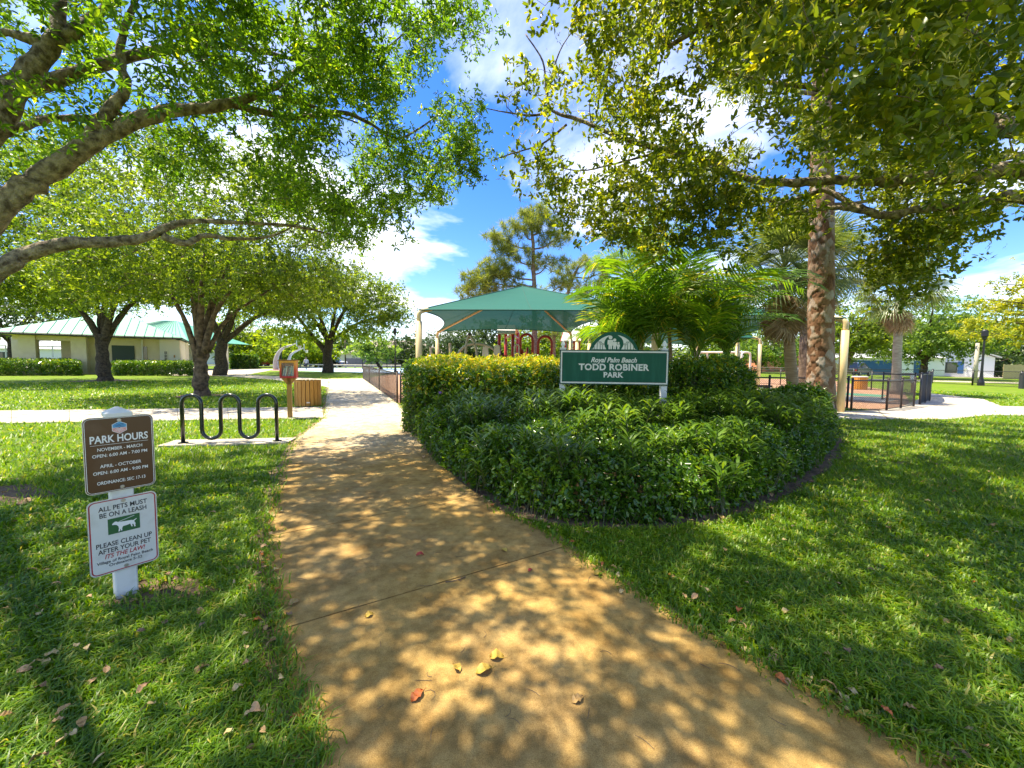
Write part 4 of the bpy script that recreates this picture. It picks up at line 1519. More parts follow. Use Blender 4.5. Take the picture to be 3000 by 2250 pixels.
def fan_mesh(R, seed, lm, tone=.5, n=32, petiole=.7, spreadang=2.5, sag=.42):
    r = np.random.default_rng(seed)
    V, F, A, k = [], [], [], 0
    pl = R * petiole
    tv, tf = tubes_arrays(np.array([[0, 0, 0], [pl * .5, 0, .03]]), np.array([[pl * .5, 0, .03], [pl, 0, 0]]), np.array([.016, .012]), np.array([.012, .009]), 4)
    V.append(tv)
    F.append(tf)
    A.append(np.full(len(tv), .8))
    k += len(tv)
    for q in range(n):
        a = spreadang * (q / (n - 1) * 2 - 1) * .62
        ln = R * (.62 + .38 * math.cos(a * .8)) * (.9 + .2 * r.random())
        o = np.array([pl, 0, 0.])
        d = np.array([math.cos(a), math.sin(a), .12 * math.cos(a)])
        sv = np.array([-math.sin(a), math.cos(a), 0]) * R * .017
        b1 = o + d * ln * .55 + np.array([0, 0, -.02])
        e1 = o + d * ln * .92 + np.array([0, 0, -sag * ln * (.5 + .8 * r.random())])
        V.append(np.array([o - sv * .3, o + sv * .3, b1 + sv, b1 - sv, e1]))
        F.append(np.array([[0, 1, 2, 3], [3, 2, 4, 4]]) + k)
        A.append(np.full(5, np.clip(tone + .18 * r.normal(), 0, 1)))
        k += 5
    V, Fq = np.concatenate(V), np.concatenate(F)
    tri = Fq[:, 2] == Fq[:, 3]
    return np_mesh('frond', V, [Fq[~tri], Fq[tri][:, :3]], lm, {'rnd': np.concatenate(A)})


FAN = [fan_mesh(.85, 300 + k, M_palmpale) for k in range(4)]
FAND = [fan_mesh(.62, 310 + k, M_dead, n=22, spreadang=1.3, sag=.55, petiole=.45) for k in range(3)]
PIN = [pinnate_mesh(2.2, 320 + k, tone=.35 + .1 * k, droop=1.05 + .12 * k) for k in range(5)]
PINY = [pinnate_mesh(2.0, 330, tone=.95, droop=1.2)]


def frond(parent, me, loc, az, el, roll=0.0, sc=1.0, name='frond'):
    o = link(name, me, parent)
    R = Matrix.Rotation(az, 4, 'Z') @ Matrix.Rotation(-el, 4, 'Y') @ Matrix.Rotation(roll, 4, 'X')
    o.matrix_local = Matrix.Translation(Vector(loc) - wloc(parent)) @ R @ Matrix.Diagonal((sc, sc, sc, 1))
    return o


def fan_palm(label, pts, r0, r1, n, nd, seed, sc=1.0, skirt=1.0, trunk_m=None, group=None):
    rng = np.random.default_rng(seed)
    base = Vector(pts[0])
    t = thing('fan_palm', label, 'palm', base, group=group)
    P = smooth_line(pts, 6)
    k = len(P)
    rr = [r0 + (r1 - r0) * i / (k - 1) for i in range(k)]
    rr[0] *= 1.35
    rr[1] *= 1.12
    MB().tube(P, rr, 14).build('trunk', trunk_m or M_palmtrunk, t, smooth=True)
    top = P[-1]
    for i in range(n):
        el = 1.35 - 2.0 * (i / n) + .15 * rng.normal()
        frond(t, FAN[i % 4], top + V3(0, 0, .02 * (n - i)) * .3, i * 2.4 + .2 * rng.normal(), el, .3 * rng.normal(), sc * (.85 + .3 * rng.random()))
    for i in range(nd):
        el = -1.0 - .45 * rng.random()
        frond(t, FAND[i % 3], top + V3(0, 0, -.12 - .5 * skirt * rng.random()), i * 2.4 + .3 * rng.normal(), el, .5 * rng.normal(), sc * (.75 + .35 * rng.random()), 'dead_frond')
    return t


Yp = 11.0
fan_palm('sabal palm with curved tan trunk and shaggy dead thatch, left of the big pine', [Vector((W(2345, 1180, Yp).x, Yp, 0)), W(2322, 1120, Yp), W(2312, 1000, Yp), W(2304, 900, Yp), W(2296, 805, Yp)], .16, .12, 44, 95, 401, 1.35, 1.5)
pt = W(2362, 1110, 17)
pt.z = 0
fan_palm('thin-trunked sabal palm just behind the big pine trunk', [pt, W(2360, 1000, 17), W(2372, 880, 17), W(2400, 790, 17)], .26, .16, 40, 40, 402, 1.7, 1.4, M_pinebark)
pt = G(2625, 1155)
fan_palm('straight grey sabal palm inside the playground fence right of the yellow post', [pt, W(2628, 1050, pt.y), W(2632, 960, pt.y), W(2636, 868, pt.y)], .20, .155, 34, 34, 403, 1.6, 1.2, mat('grey palm trunk', (.26, .22, .16), .9, (.42, .37, .29), 5, bump=.7, bscale=20, stretch=(1, 1, 5)))


def feather_palm():
    rng = np.random.default_rng(411)
    base = V3(4.1, 8.9, 0)
    t = thing('feather_palm', 'clump of arching green feather palms behind the park sign', 'palm', base)
    for k, (px, py, Y, n, sc) in enumerate(((1870, 1025, 8.9, 13, 1.25), (2040, 1030, 8.5, 13, 1.15), (1790, 1035, 9.3, 10, 1.0), (2130, 1040, 8.9, 11, 1.0), (1960, 960, 9.6, 12, 1.1))):
        top = W(px, py, Y)
        b0 = Vector((base.x + (top.x - base.x) * .6, Y, 0))
        MB().tube(smooth_line([b0, b0.lerp(top, .5) + V3(.05, 0, 0), top], 5), .045, 10).build('stem', M_palmtrunk, t, smooth=True)
        for i in range(n):
            el = 1.5 - 1.05 * (i / n) + .12 * rng.normal()
            az = i * 2.4 + k + .25 * rng.normal()
            m = PINY[0] if rng.random() < .07 else PIN[int(rng.integers(5))]
            frond(t, m, top - V3(0, 0, .25 * rng.random()), az, el, .4 * rng.normal(), (.70 + .30 * rng.random()) * sc)
    # taller crown above, seen against the sky
    top = W(1880, 800, 10.5)
    b0 = V3(top.x + .1, 10.5, 0)
    MB().tube(smooth_line([b0, b0.lerp(top, .5), top], 5), .06, 10).build('stem', M_palmtrunk, t, smooth=True)
    for i in range(13):
        frond(t, PIN[i % 5], top, i * 2.4, 1.1 - 1.2 * i / 13, .2 * rng.normal(), .85)
    for az, el, k in ((-.9, .55, 3), (-2.2, .5, 1), (-1.5, .8, 0), (3.3, .6, 2), (-.4, .9, 4)):
        frond(t, PIN[k], W(1930, 1020, 8.6), az, el, .2, 1.15)
    # the long frond hanging out to the right
    top = W(2060, 980, 8.7)
    frond(t, PIN[2], top, -.05, .50, .1, 1.25)
    frond(t, PIN[1], top, -.15, .75, .1, .9)


feather_palm()
FARP = pinnate_mesh(2.4, 350, lobes=16, tone=.25, lm=LM['dark'], droop=1.1)
for k, (px, py, Y, lab) in enumerate(((1262, 1018, 60, 'far feather palm just left of the front canopy post'), (1318, 1005, 62, 'far feather palm between the two left canopy posts'))):
    top = W(px, py, Y)
    t = thing('feather_palm', lab, 'palm', (top.x, Y, 0))
    MB().tube([(top.x, Y, 0), (top.x + .1, Y, top.z * .5), top], .22, 8).build('trunk', M_palmtrunk, t, smooth=True)
    for i in range(16):
        frond(t, FARP, top, i * 2.4, 1.1 - 1.3 * i / 16, 0, 1.25)

# ------------------------------------------------------------------ shrub bed
M_round = leafmat('round glossy leaves', [(0, (.032, .085, .008)), (.5, (.075, .165, .012)), (.85, (.16, .27, .018)), (1, (.30, .42, .03))], trans=.34, rough=.26, tcol=(2.2, 2.0, .6), spec=.6)
M_lance = leafmat('long petunia leaves', [(0, (.040, .095, .010)), (.5, (.090, .180, .016)), (1, (.21, .30, .03))], trans=.34, rough=.42, tcol=(2.2, 2.0, .5), spec=.35)
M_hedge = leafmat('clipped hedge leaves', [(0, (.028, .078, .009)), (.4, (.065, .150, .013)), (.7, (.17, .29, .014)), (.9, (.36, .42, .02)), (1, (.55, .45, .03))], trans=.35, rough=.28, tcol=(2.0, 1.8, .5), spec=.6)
M_stem = mat('green stem', (.07, .09, .03), .7, (.14, .12, .06), 12)
M_purple = mat('purple petals', (.28, .13, .55), .6, (.36, .19, .66), 40)
M_orange = mat('orange tube flowers', (.75, .20, .03), .6, (.85, .34, .05), 30)


def bed_h(x, y):
    de = polydist(x, y, BED_POLY) * np.where(inpoly(x, y, BED_POLY), 1, -1)
    H = .60 + .055 * (np.clip(y, 3.5, 7.5) - 3.5) + .07 * np.sin(x * 2.3 + 1.2 * np.sin(y * 1.9)) + .06 * np.sin(y * 4.1 + x * 3.7) * np.sin(x * 5.3 - y * 1.7)
    H = np.where((x > 4.4), H - .02, H)
    return H * (1 - np.exp(-np.maximum(de, 0) / .13)), de


def shrub_bed():
    rng = np.random.default_rng(51)
    N = 46000
    x = rng.uniform(-3.1, 9.2, N)
    y = rng.uniform(3.4, 11.6, N)
    w = 1 / (1 + ((x ** 2 + y ** 2) / 30.0))
    k = inpoly(x, y, BED_POLY) & (rng.random(N) < w * 1.7) & ~((y > 7.25) & (x < 4.9))
    x, y = x[k], y[k]
    h, de = bed_h(x, y)
    z = h * (1 - .45 * rng.random(len(x)) ** 2.2)
    # the flanks, leaf by leaf down to the soil
    B = np.array(BED_POLY)
    L = np.linalg.norm(np.roll(B, -1, 0) - B, axis=1)
    wgt = L / (1 + (np.linalg.norm(B, axis=1) / 5.5) ** 2)
    m = 5200
    e = rng.choice(len(B), m, p=wgt / wgt.sum())
    u = rng.random(m)
    q = B[e] + (np.roll(B, -1, 0)[e] - B[e]) * u[:, None]
    inn = unit(BEDC - q)
    q = q + inn * (rng.random((m, 1)) ** 1.5 * .30 - .03)
    hq, _ = bed_h(q[:, 0] + inn[:, 0] * .15, q[:, 1] + inn[:, 1] * .15)
    ok = ~((q[:, 1] > 7.25) & (q[:, 0] < 4.9))
    zq = .04 + (hq - .06) * rng.random(m)
    C = np.concatenate([np.stack([x, y, z], 1), np.stack([q[:, 0], q[:, 1], zq], 1)[ok]])
    t = thing('shrub_bed', 'dense bed of round-leaved glossy green shrubs around the sign posts', 'shrub', (1.5, 5.5, 0))
    t['kind'] = 'stuff'
    V, F, A = rosettes(C, 1, .015, 6, (.038, .068), rng, .55, 6, rnd_shift=0.0)
    kk = len(A) // len(C)
    tone = .16 * np.sin(C[:, 0] * 3.1 + 1.3 * np.sin(C[:, 1] * 2.2)) + .10 * np.sin(C[:, 1] * 5.7 + C[:, 0])
    A = np.clip(A + np.repeat(tone, kk), 0, 1)
    crown_obj([(V, F, A)], M_round, t, 'foliage')
    g = rng.choice(len(C), 2600)
    P0 = C[g] * np.array([1, 1, 0]) + np.array([0, 0, .0]) + rng.normal(size=(2600, 3)) * np.array([.06, .06, 0])
    Vt, Ft = tubes_arrays(P0, C[g], np.full(2600, .004), np.full(2600, .002), 3)
    link('stems', np_mesh('stems', Vt - np.array(wloc(t)), Ft, M_stem), t)


shrub_bed()


def petunia_meshes(seed):
    r = np.random.default_rng(seed)
    P, D, S = [], [], []
    s0, s1 = [], []
    for st in range(4):
        a0 = r.random() * 6.28
        tip = np.array([math.cos(a0) * .13, math.sin(a0) * .13, .30 + .10 * r.random()]) * (1 if st else .6) + np.array([0, 0, 0.0 if st else .14])
        s0.append(np.zeros(3))
        s1.append(tip)
        for k in range(7):
            f = .62 + .38 * k / 6
            for sd in (0, 3.14):
                a = a0 + k * 1.57 + sd + .3 * r.normal()
                P.append(tip * f)
                D.append([math.cos(a), math.sin(a), .55 + .5 * f - .2 * r.random()])
                S.append(.135 + .075 * r.random())
    P, D, S = np.array(P), unit(np.array(D)), np.array(S)
    # each leaf arches over: two blades end to end
    n = len(P)
    s = unit(np.cross(D, [0, 0, 1.]))
    d2 = unit(D + np.array([0, 0, -.32]))
    d3 = unit(D + np.array([0, 0, -.95]))
    w = (S * .062)[:, None] * s
    L = S[:, None]
    a, b_, c, e = P, P + D * L * .35, P + D * L * .35 + d2 * L * .38, P + D * L * .35 + d2 * L * .38 + d3 * L * .32
    V = np.stack([a - w * .25, a + w * .25, b_ + w, b_ - w, c + w * .9, c - w * .9, e], 1).reshape(-1, 3)
    o = np.arange(n)[:, None] * 7
    rnd = np.clip(.45 + .22 * r.normal(size=n), 0, 1)
    leaf = np_mesh('leaves', V, [np.concatenate([o + np.array([[0, 1, 2, 3]]), o + np.array([[3, 2, 4, 5]])]), o + np.array([[5, 4, 6]])], M_lance, {'rnd': np.repeat(rnd, 7)})
    Vt, Ft = tubes_arrays(np.array(s0), np.array(s1), np.full(4, .005), np.full(4, .003), 4)
    return leaf, np_mesh('stems', Vt, Ft, M_stem)


PET = [petunia_meshes(600 + k) for k in range(6)]
fl = MB()
for k in range(5):
    a = k * 1.2566
    d = Vector((math.cos(a), math.sin(a), .35))
    s = Vector((-math.sin(a), math.cos(a), 0))
    fl.add([Vector((0, 0, 0)), d * .016 + s * .011, d * .028 + s * .007 - Vector((0, 0, .004)), d * .028 - s * .007 - Vector((0, 0, .004)), d * .016 - s * .011], [(0, 1, 2, 3, 4)])
fl.tube([(0, 0, -.03), (0, 0, 0)], [.003, .006], 5)
FLOWER = bpy.data.meshes.new('flower')
FLOWER.from_pydata(fl.v, [], fl.f)
FLOWER.materials.append(M_purple)


def petunia(x, y, z, k, sc, rz, label, group=None, flower=None):
    t = thing('petunia_plant', label, 'plant', (x, y, z), rz, group)
    t.scale = (sc, sc, sc)
    link('leaves', PET[k % 6][0], t)
    link('stems', PET[k % 6][1], t)
    if flower:
        o = link('flower', FLOWER, t, loc=flower, rot=(-.7, .1, 0))
        o.scale = (1.35, 1.35, 1.35)
    return t


rngp = np.random.default_rng(63)
cnt = 0
while cnt < 150:
    x, y = rngp.uniform(-2.4, 6.2), rngp.uniform(3.55, 7.6)
    if not inpoly(np.array([x]), np.array([y]), BED_POLY)[0] or (y > 7.1 and x < 4.9):
        continue
    h, de = bed_h(np.array([x]), np.array([y]))
    if rngp.random() > (1.0 if y > 5.4 else .6):
        continue
    petunia(x, y, max(0, h[0] - .34), cnt, 1.0 + .5 * rngp.random(), rngp.random() * 6.28, 'long-leaved petunia plant %s' % ('in front of the clipped hedge left of the sign' if x < .8 and y > 5.2 else 'near the walk at the left front' if x < .8 else 'just below the green sign board' if x < 2.8 and y > 5.0 else 'at the front of the bed' if x < 2.8 else 'right of the sign towards the pine'), 'petunia plants in the shrub bed')
    cnt += 1
for k, (px, py, Y, sc, lab) in enumerate(((2105, 1470, 3.80, 1.25, 'big drooping long-leaved petunia plant at the front foot of the shrub bed'), (2020, 1500, 3.72, 1.0, 'smaller long-leaved petunia plant low at the bed front, left of the biggest one'), (2260, 1405, 4.35, 1.15, 'long-leaved petunia plant at the bed front, right of the biggest one'), (1450, 1400, 4.3, 1.0, 'long-leaved petunia plant at the left front of the bed beside the walk'), (1330, 1320, 5.6, .95, 'long-leaved petunia plant at the bed corner nearest the bend of the walk'))):
    p = W(px, py, Y)
    petunia(p.x, p.y, max(0, p.z - .26 * sc), k + 2, sc, k * 1.3, lab)
for k, (px, py, Y, lab) in enumerate(((1483, 1317, 4.75, 'petunia plant bearing the large purple flower low in the bed'), (1290, 1152, 7.0, 'petunia plant with a purple flower in front of the clipped hedge'), (1560, 1165, 6.4, 'petunia plant with a purple flower left of the sign post'), (1921, 1222, 5.9, 'petunia plant with a purple flower below the right end of the park sign'))):
    p = W(px, py, Y)
    petunia(p.x, p.y + .1, p.z - .34, k, .95, 0, lab, flower=(0, -.13, .37))


def hedge(label, poly, h, n, size, seed, gold=0.0, topvar=.04, round_=.10, name='hedge', flowers=0, mt=None, wid=.5, spr=.02, zlo=.03):
    rng = np.random.default_rng(seed)
    B = np.array(poly)
    c = B.mean(0)
    t = thing(name, label, 'hedge', (c[0], c[1], 0))
    hf = h if callable(h) else (lambda x, y: np.full(np.shape(x), h))
    lo_, hi_ = B.min(0), B.max(0)
    x = rng.uniform(lo_[0], hi_[0], n * 3)
    y = rng.uniform(lo_[1], hi_[1], n * 3)
    k = inpoly(x, y, poly)
    x, y = x[k][:n], y[k][:n]
    de = polydist(x, y, poly)
    H = hf(x, y) * (1 - np.exp(-(de + .02) / round_) * .35) + topvar * (np.sin(x * 7 + 2 * np.sin(y * 5)) * .5 + .5 * rng.normal(size=len(x)))
    z = H - .22 * rng.random(len(x)) ** 1.6
    top = np.stack([x, y, z], 1)
    L = np.linalg.norm(np.roll(B, -1, 0) - B, axis=1)
    m = int(n * 1.9)
    e = rng.choice(len(B), m, p=L / L.sum())
    q = B[e] + (np.roll(B, -1, 0)[e] - B[e]) * rng.random((m, 1))
    inn = unit(c - q)
    q = q + inn * (rng.random((m, 1)) ** 1.2 * .55 - .04)
    zq = zlo + (hf(q[:, 0], q[:, 1]) - zlo - .02) * rng.random(m)
    C = np.concatenate([top, np.stack([q[:, 0], q[:, 1], zq], 1)])
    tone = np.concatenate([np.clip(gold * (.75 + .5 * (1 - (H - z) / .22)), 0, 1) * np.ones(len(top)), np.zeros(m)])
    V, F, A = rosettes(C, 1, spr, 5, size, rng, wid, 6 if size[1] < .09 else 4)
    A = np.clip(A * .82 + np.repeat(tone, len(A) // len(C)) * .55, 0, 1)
    crown_obj([(V, F, A)], mt or M_hedge, t, 'foliage')
    g = rng.choice(len(C), min(900, len(C) // 4))
    P0 = C[g] * np.array([1, 1, 0]) + rng.normal(size=(len(g), 3)) * np.array([.08, .08, 0])
    Vt, Ft = tubes_arrays(P0, C[g], np.full(len(g), .007), np.full(len(g), .003), 3)
    link('stems', np_mesh('stems', Vt - np.array(wloc(t)), Ft, M_stem), t)
    if flowers:
        f = top[rng.choice(len(top), flowers)] + np.array([0, 0, .06])
        V, F, A = leaf_arrays(np.repeat(f, 5, 0), rng.normal(size=(flowers * 5, 3)) + np.array([0, 0, 1.2]), np.full(flowers * 5, .035), .22, 4, rng=rng)
        o = link('flowers', np_mesh('flowers', V - np.array(wloc(t)), F, M_orange), t)
        tag(o, kind='stuff')
    return t


HL = [(-2.55, 9.4), (-2.15, 7.75), (-1.7, 7.25), (0.6, 7.15), (2.5, 7.2), (2.6, 9.6), (.5, 10.2), (-2.3, 10.4)]
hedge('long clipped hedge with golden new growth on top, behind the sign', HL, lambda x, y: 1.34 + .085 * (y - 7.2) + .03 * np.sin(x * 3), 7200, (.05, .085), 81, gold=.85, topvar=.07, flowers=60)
HR = [(4.05 + .98 * math.cos(a), 8.15 + .85 * math.sin(a)) for a in [k * 2 * math.pi / 14 for k in range(14)]]
hedge('rounded bright green bush right of the park sign', HR, lambda x, y: 1.60 - .26 * ((x - 4.05) ** 2 + (y - 8.1) ** 2) + .05 * np.sin(x * 6), 2600, (.045, .075), 82, gold=.5, topvar=.07, name='bush')  # gold tone on the top leaves stands in for sunlight on the bush
HM = [(2.35, 7.6), (3.3, 7.5), (3.4, 8.8), (2.4, 8.9)]
hedge('dark low bush filling the gap under the right end of the park sign', HM, 1.05, 900, (.045, .075), 83, name='bush')
pb_ = W(2435, 1180, 8.6)
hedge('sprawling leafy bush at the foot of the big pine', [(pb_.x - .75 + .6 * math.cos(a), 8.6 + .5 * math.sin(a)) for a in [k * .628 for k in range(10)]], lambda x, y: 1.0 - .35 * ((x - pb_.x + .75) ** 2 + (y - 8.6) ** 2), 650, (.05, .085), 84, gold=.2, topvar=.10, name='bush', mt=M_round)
a, b, c, d = G(-60, 1101), G(232, 1101), G(232, 1090), G(-60, 1090)
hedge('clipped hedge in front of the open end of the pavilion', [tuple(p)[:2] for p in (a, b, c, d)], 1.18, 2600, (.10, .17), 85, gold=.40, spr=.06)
a, b, c, d = G(335, 1101), G(566, 1101), G(566, 1091), G(335, 1091)
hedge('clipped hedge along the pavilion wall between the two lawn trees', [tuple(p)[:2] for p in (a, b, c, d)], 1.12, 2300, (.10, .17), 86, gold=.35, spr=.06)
a, b, c, d = G(680, 1081), G(752, 1081), G(752, 1077), G(680, 1077)
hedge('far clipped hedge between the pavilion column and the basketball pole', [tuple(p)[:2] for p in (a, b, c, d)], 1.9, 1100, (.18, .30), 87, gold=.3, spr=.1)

# ------------------------------------------------------------------ fallen leaves and twigs
LEAFC = {'yellow': (.55, .36, .05), 'orange': (.55, .15, .03), 'tan': (.42, .26, .09), 'pink': (.45, .27, .12), 'brown': (.24, .14, .07), 'red': (.45, .05, .03), 'pale': (.55, .40, .17)}
LEAFM = {}
for k, (nm, c) in enumerate(LEAFC.items()):
    m = mat('fallen leaf ' + nm, c, .6, tuple(x * .72 for x in c), 40, bump=.2, bscale=90)
    r = np.random.default_rng(700 + k)
    for v in range(2):
        L, w = .062, .019
        vs, fs = [], []
        n = 6
        for i in range(n + 1):
            u = i / n
            ww = w * math.sin(math.pi * (u ** .8)) ** .75 if 0 < i < n else .0008
            zc_ = .010 * math.sin(u * 3.1) * (1 + .7 * v) + .004 * r.normal()
            vs += [((u - .5) * L, ww, zc_ + .006 + .006 * v), ((u - .5) * L, 0, zc_), ((u - .5) * L, -ww, zc_ + .006 - .004 * v)]
        for i in range(n):
            a = i * 3
            fs += [(a, a + 3, a + 4, a + 1), (a + 1, a + 4, a + 5, a + 2)]
        mb = MB().add(vs, fs)
        mb.tube([(.5 * L, 0, .0), (.5 * L + .018, .003, .004)], [.0012, .0008], 4)
        me = bpy.data.meshes.new('fallen_leaf')
        me.from_pydata(mb.v, [], mb.f)
        me.update()
        me.materials.append(m)
        LEAFM[(nm, v)] = me


def fallen(me, p, rz, label, group=None, tilt=(0, 0), sc=1.0):
    o = link('fallen_leaf', me, None, p, (tilt[0], tilt[1], rz), (sc, sc, sc))
    return tag(o, label, 'leaf', group)


for k, (px, py, cl, rz, sc, lab) in enumerate((
        (1222, 2052, 'orange', 1.0, 1.15, 'bright orange fallen leaf alone on the shaded walk'),
        (1338, 1969, 'yellow', 2.2, 1.0, 'yellow fallen leaf, leftmost of three close together on the walk'),
        (1418, 1977, 'yellow', .5, 1.35, 'yellow-brown fallen leaf, largest of three close together on the walk'),
        (1455, 1938, 'yellow', 0.1, 1.15, 'yellow fallen leaf, farthest of three close together on the walk'),
        (1692, 2062, 'tan', .5, 1.0, 'tan fallen leaf on the shaded walk right of the yellow leaves'),
        (1230, 1634, 'red', .2, .9, 'small red fallen leaf on the left half of the walk'),
        (1553, 1678, 'red', .9, .7, 'tiny red fallen leaf near the walk joint'),
        (1082, 1813, 'yellow', .8, .8, 'small yellow fallen leaf beside the walk joint'),
        (1477, 1620, 'yellow', 2.4, 1.0, 'pale yellow fallen leaf in a sunny spot on the walk'),
        (1752, 1690, 'yellow', .2, 1.0, 'yellow fallen leaf on the sunlit right edge of the walk'),
        (2425, 2042, 'yellow', -.3, 1.05, 'golden fallen leaf at the right edge of the walk'),
        (2470, 2058, 'pale', 1.2, 1.0, 'pale curled leaf beside the golden leaf at the walk edge'),
        (2543, 2120, 'yellow', 2.5, 1.35, 'bright yellow fallen leaf low on the right edge of the walk'),
        (2268, 1946, 'pink', -.3, 1.0, 'pinkish fallen leaf on the right edge of the walk'),
        (780, 1655, 'orange', .2, 1.0, 'orange fallen leaf at the left edge of the walk'),
        (862, 1778, 'tan', .9, 1.0, 'curled tan leaf on the left side of the walk'),
        (810, 1836, 'yellow', .3, .95, 'olive yellow leaf on the left side of the walk'))):
    p = G(px, py)
    fallen(LEAFM[(cl, k % 2)], (p.x, p.y, .017), rz, lab, sc=sc)
rl = np.random.default_rng(71)
cnt = 0
CNAME = {'tan': 'tan', 'pink': 'pinkish', 'brown': 'dark brown', 'pale': 'pale straw-coloured', 'orange': 'orange', 'yellow': 'yellow', 'red': 'red'}
keys = ['tan', 'pink', 'brown', 'pale', 'tan', 'pink', 'pale', 'pale', 'tan', 'orange']
while cnt < 170:
    px, py = rl.uniform(-150, 3150), 1320 + 960 * rl.random() ** 1.1
    p = G(px, py)
    x1, y1 = np.array([p.x]), np.array([p.y])
    if inpoly(x1, y1, PATH_POLY)[0] or inpoly(x1, y1, BED_POLY)[0]:
        continue
    pd_ = polydist(x1, y1, PATH_POLY)[0]
    if rl.random() > .35 + .65 * math.exp(-pd_ / .5) + (.25 if px < 900 else 0):
        continue
    sc = .50 + .42 * rl.random()
    cl = keys[int(rl.integers(10))]
    where = ('left lawn' if px < 1100 else 'right lawn') + (' near the bottom of the photo' if py > 1850 else ' beside the walk' if pd_ < .5 else ' well away from the walk')
    fallen(LEAFM[(cl, cnt % 2)], (p.x, p.y, .022 + .04 * rl.random()), rl.random() * 6.28, '%s fallen leaf on the %s' % (CNAME[cl], where), 'fallen leaves in the grass', (.3 * rl.normal(), .3 * rl.normal()), sc)
    cnt += 1
cnt = 0
while cnt < 70:
    sd = rl.random() < .5
    P_ = LW if sd else RW
    q = at_idx(P_, rl.uniform(2.0, 8.5 if sd else 11.5))
    off = abs(rl.normal()) * .06
    p = q + Vector((off if sd else -off, 0, 0)) * (1 if rl.random() < .55 else -1.2)
    cl = keys[int(rl.integers(10))]
    fallen(LEAFM[(cl, cnt % 2)], (p.x, p.y, .022), rl.random() * 6.28, '%s fallen leaf on the worn %s edge of the walk' % (CNAME[cl], 'left' if sd else 'right'), 'fallen leaves along the walk edges', (.2 * rl.normal(), .2 * rl.normal()), .5 + .45 * rl.random())
    cnt += 1
cnt = 0
while cnt < 34:
    q = np.array(BED_SOIL)[rl.integers(2, 12)] * .5 + np.array(BED_SOIL)[rl.integers(2, 12)] * .5
    i = int(rl.integers(2, 12))
    q = np.array(BED_SOIL[i]) + (np.array(BED_SOIL[i + 1]) - np.array(BED_SOIL[i])) * rl.random()
    q = q + unit(BEDC - q) * rl.random() * .3
    cl = keys[int(rl.integers(10))]
    fallen(LEAFM[(cl, cnt % 2)], (q[0], q[1], .02), rl.random() * 6.28, '%s fallen leaf on the bare soil at the foot of the shrub bed' % CNAME[cl], 'fallen leaves around the shrub bed', (.3 * rl.normal(), .3 * rl.normal()), .8 + .5 * rl.random())
    cnt += 1
LV, LF, LA, k0 = [], [], [], 0
n_l = 1500
lpx, lpy = rl.uniform(-200, 3200, n_l * 3), 1290 + 980 * rl.random(n_l * 3)
lp3 = np.array([tuple(G(a, b)) for a, b in zip(lpx, lpy)])
okl = ~inpoly(lp3[:, 0], lp3[:, 1], PATH_POLY) & ~inpoly(lp3[:, 0], lp3[:, 1], BED_POLY) & (lp3[:, 1] < 9)
lp3 = lp3[okl][:n_l] + np.array([0, 0, .02])
pe_ = polydist(lp3[:, 0], lp3[:, 1], PATH_POLY)
lp3 = lp3[rl.random(len(lp3)) < .22 + .78 * np.exp(-pe_ / .22)]
V, F, A = leaf_arrays(lp3, rl.normal(size=lp3.shape) * np.array([1, 1, .3]), .028 + .022 * rl.random(len(lp3)), .5, 6, rng=rl)
M_litter = leafmat('leaf litter', [(0, (.16, .09, .04)), (.5, (.40, .26, .12)), (1, (.56, .42, .22))], trans=.1, rough=.8, tcol=(1, 1, 1))
tag(link('leaf_litter', np_mesh('leaf_litter', V, F, M_litter, {'rnd': A})), 'small dry leaf litter strewn through the lawn', 'leaf litter', kind='stuff')
M_drytwig = mat('dry twig', (.10, .065, .035), .9, (.20, .14, .08), 30)
for k in range(46):
    px, py = rl.uniform(850, 2500), rl.uniform(1450, 2230)
    p = G(px, py)
    if not inpoly(np.array([p.x]), np.array([p.y]), PATH_POLY)[0]:
        continue
    a = rl.random() * 6.28
    L = .03 + .07 * rl.random()
    cv = rl.normal() * .6
    pts = [(p.x + L * (u - .5) * math.cos(a + cv * u), p.y + L * (u - .5) * math.sin(a + cv * u), .0185) for u in (0, .25, .5, .75, 1)]
    tag(MB().tube(pts, [.0011, .0013, .0013, .0011, .0008], 4).build('twig', M_drytwig, origin=(p.x, p.y, .017)), 'thin dry twig curled on the %s of the walk' % ('left half' if px < 1500 else 'right half'), 'twig', 'twigs on the walk')
p = G(1332, 1712)
mb = MB().tube(smooth_line([p + V3(-.06, -.005, .020), p + V3(-.02, .0, .022), p + V3(.03, .02, .024), p + V3(.065, .055, .022)], 4), .004, 6)
mb.tube([p + V3(.02, .015, .022), p + V3(.045, .005, .022)], .0022, 5).tube([p + V3(.04, .03, .022), p + V3(.035, .05, .03)], .0022, 5)
tag(mb.build('twig', M_drytwig, origin=p), 'forked tan twig in a sunny spot just beyond the walk joint', 'twig')

# ------------------------------------------------------------------ park rules post with two plates
M_vinyl = mat('white vinyl', (.72, .72, .68), .5, (.50, .49, .43), 7, bump=.08, lo=.5, hi=.78, detail=9)
M_alu = mat('sign edge aluminium', (.62, .62, .60), .4, metal=.6)
M_brown = mat('brown sign face', (.080, .036, .017), .32, (.125, .075, .05), 6, lo=.52, hi=.85, detail=9)
M_wht = mat('white lettering', (.80, .80, .78), .5)
M_signw = mat('weathered white sign face', (.66, .66, .62), .45, (.50, .49, .44), 11, lo=.5, hi=.8, detail=10)
M_blk = mat('black lettering', (.02, .02, .025), .5)
M_red = mat('red lettering', (.45, .02, .03), .45, (.36, .02, .03), 10)
M_grnbox = mat('sign green square', (.02, .11, .035), .45)
M_bolt = mat('galvanised bolt', (.45, .44, .42), .4, metal=.8)
M_skyb = mat('emblem blue', (.10, .36, .62), .5)
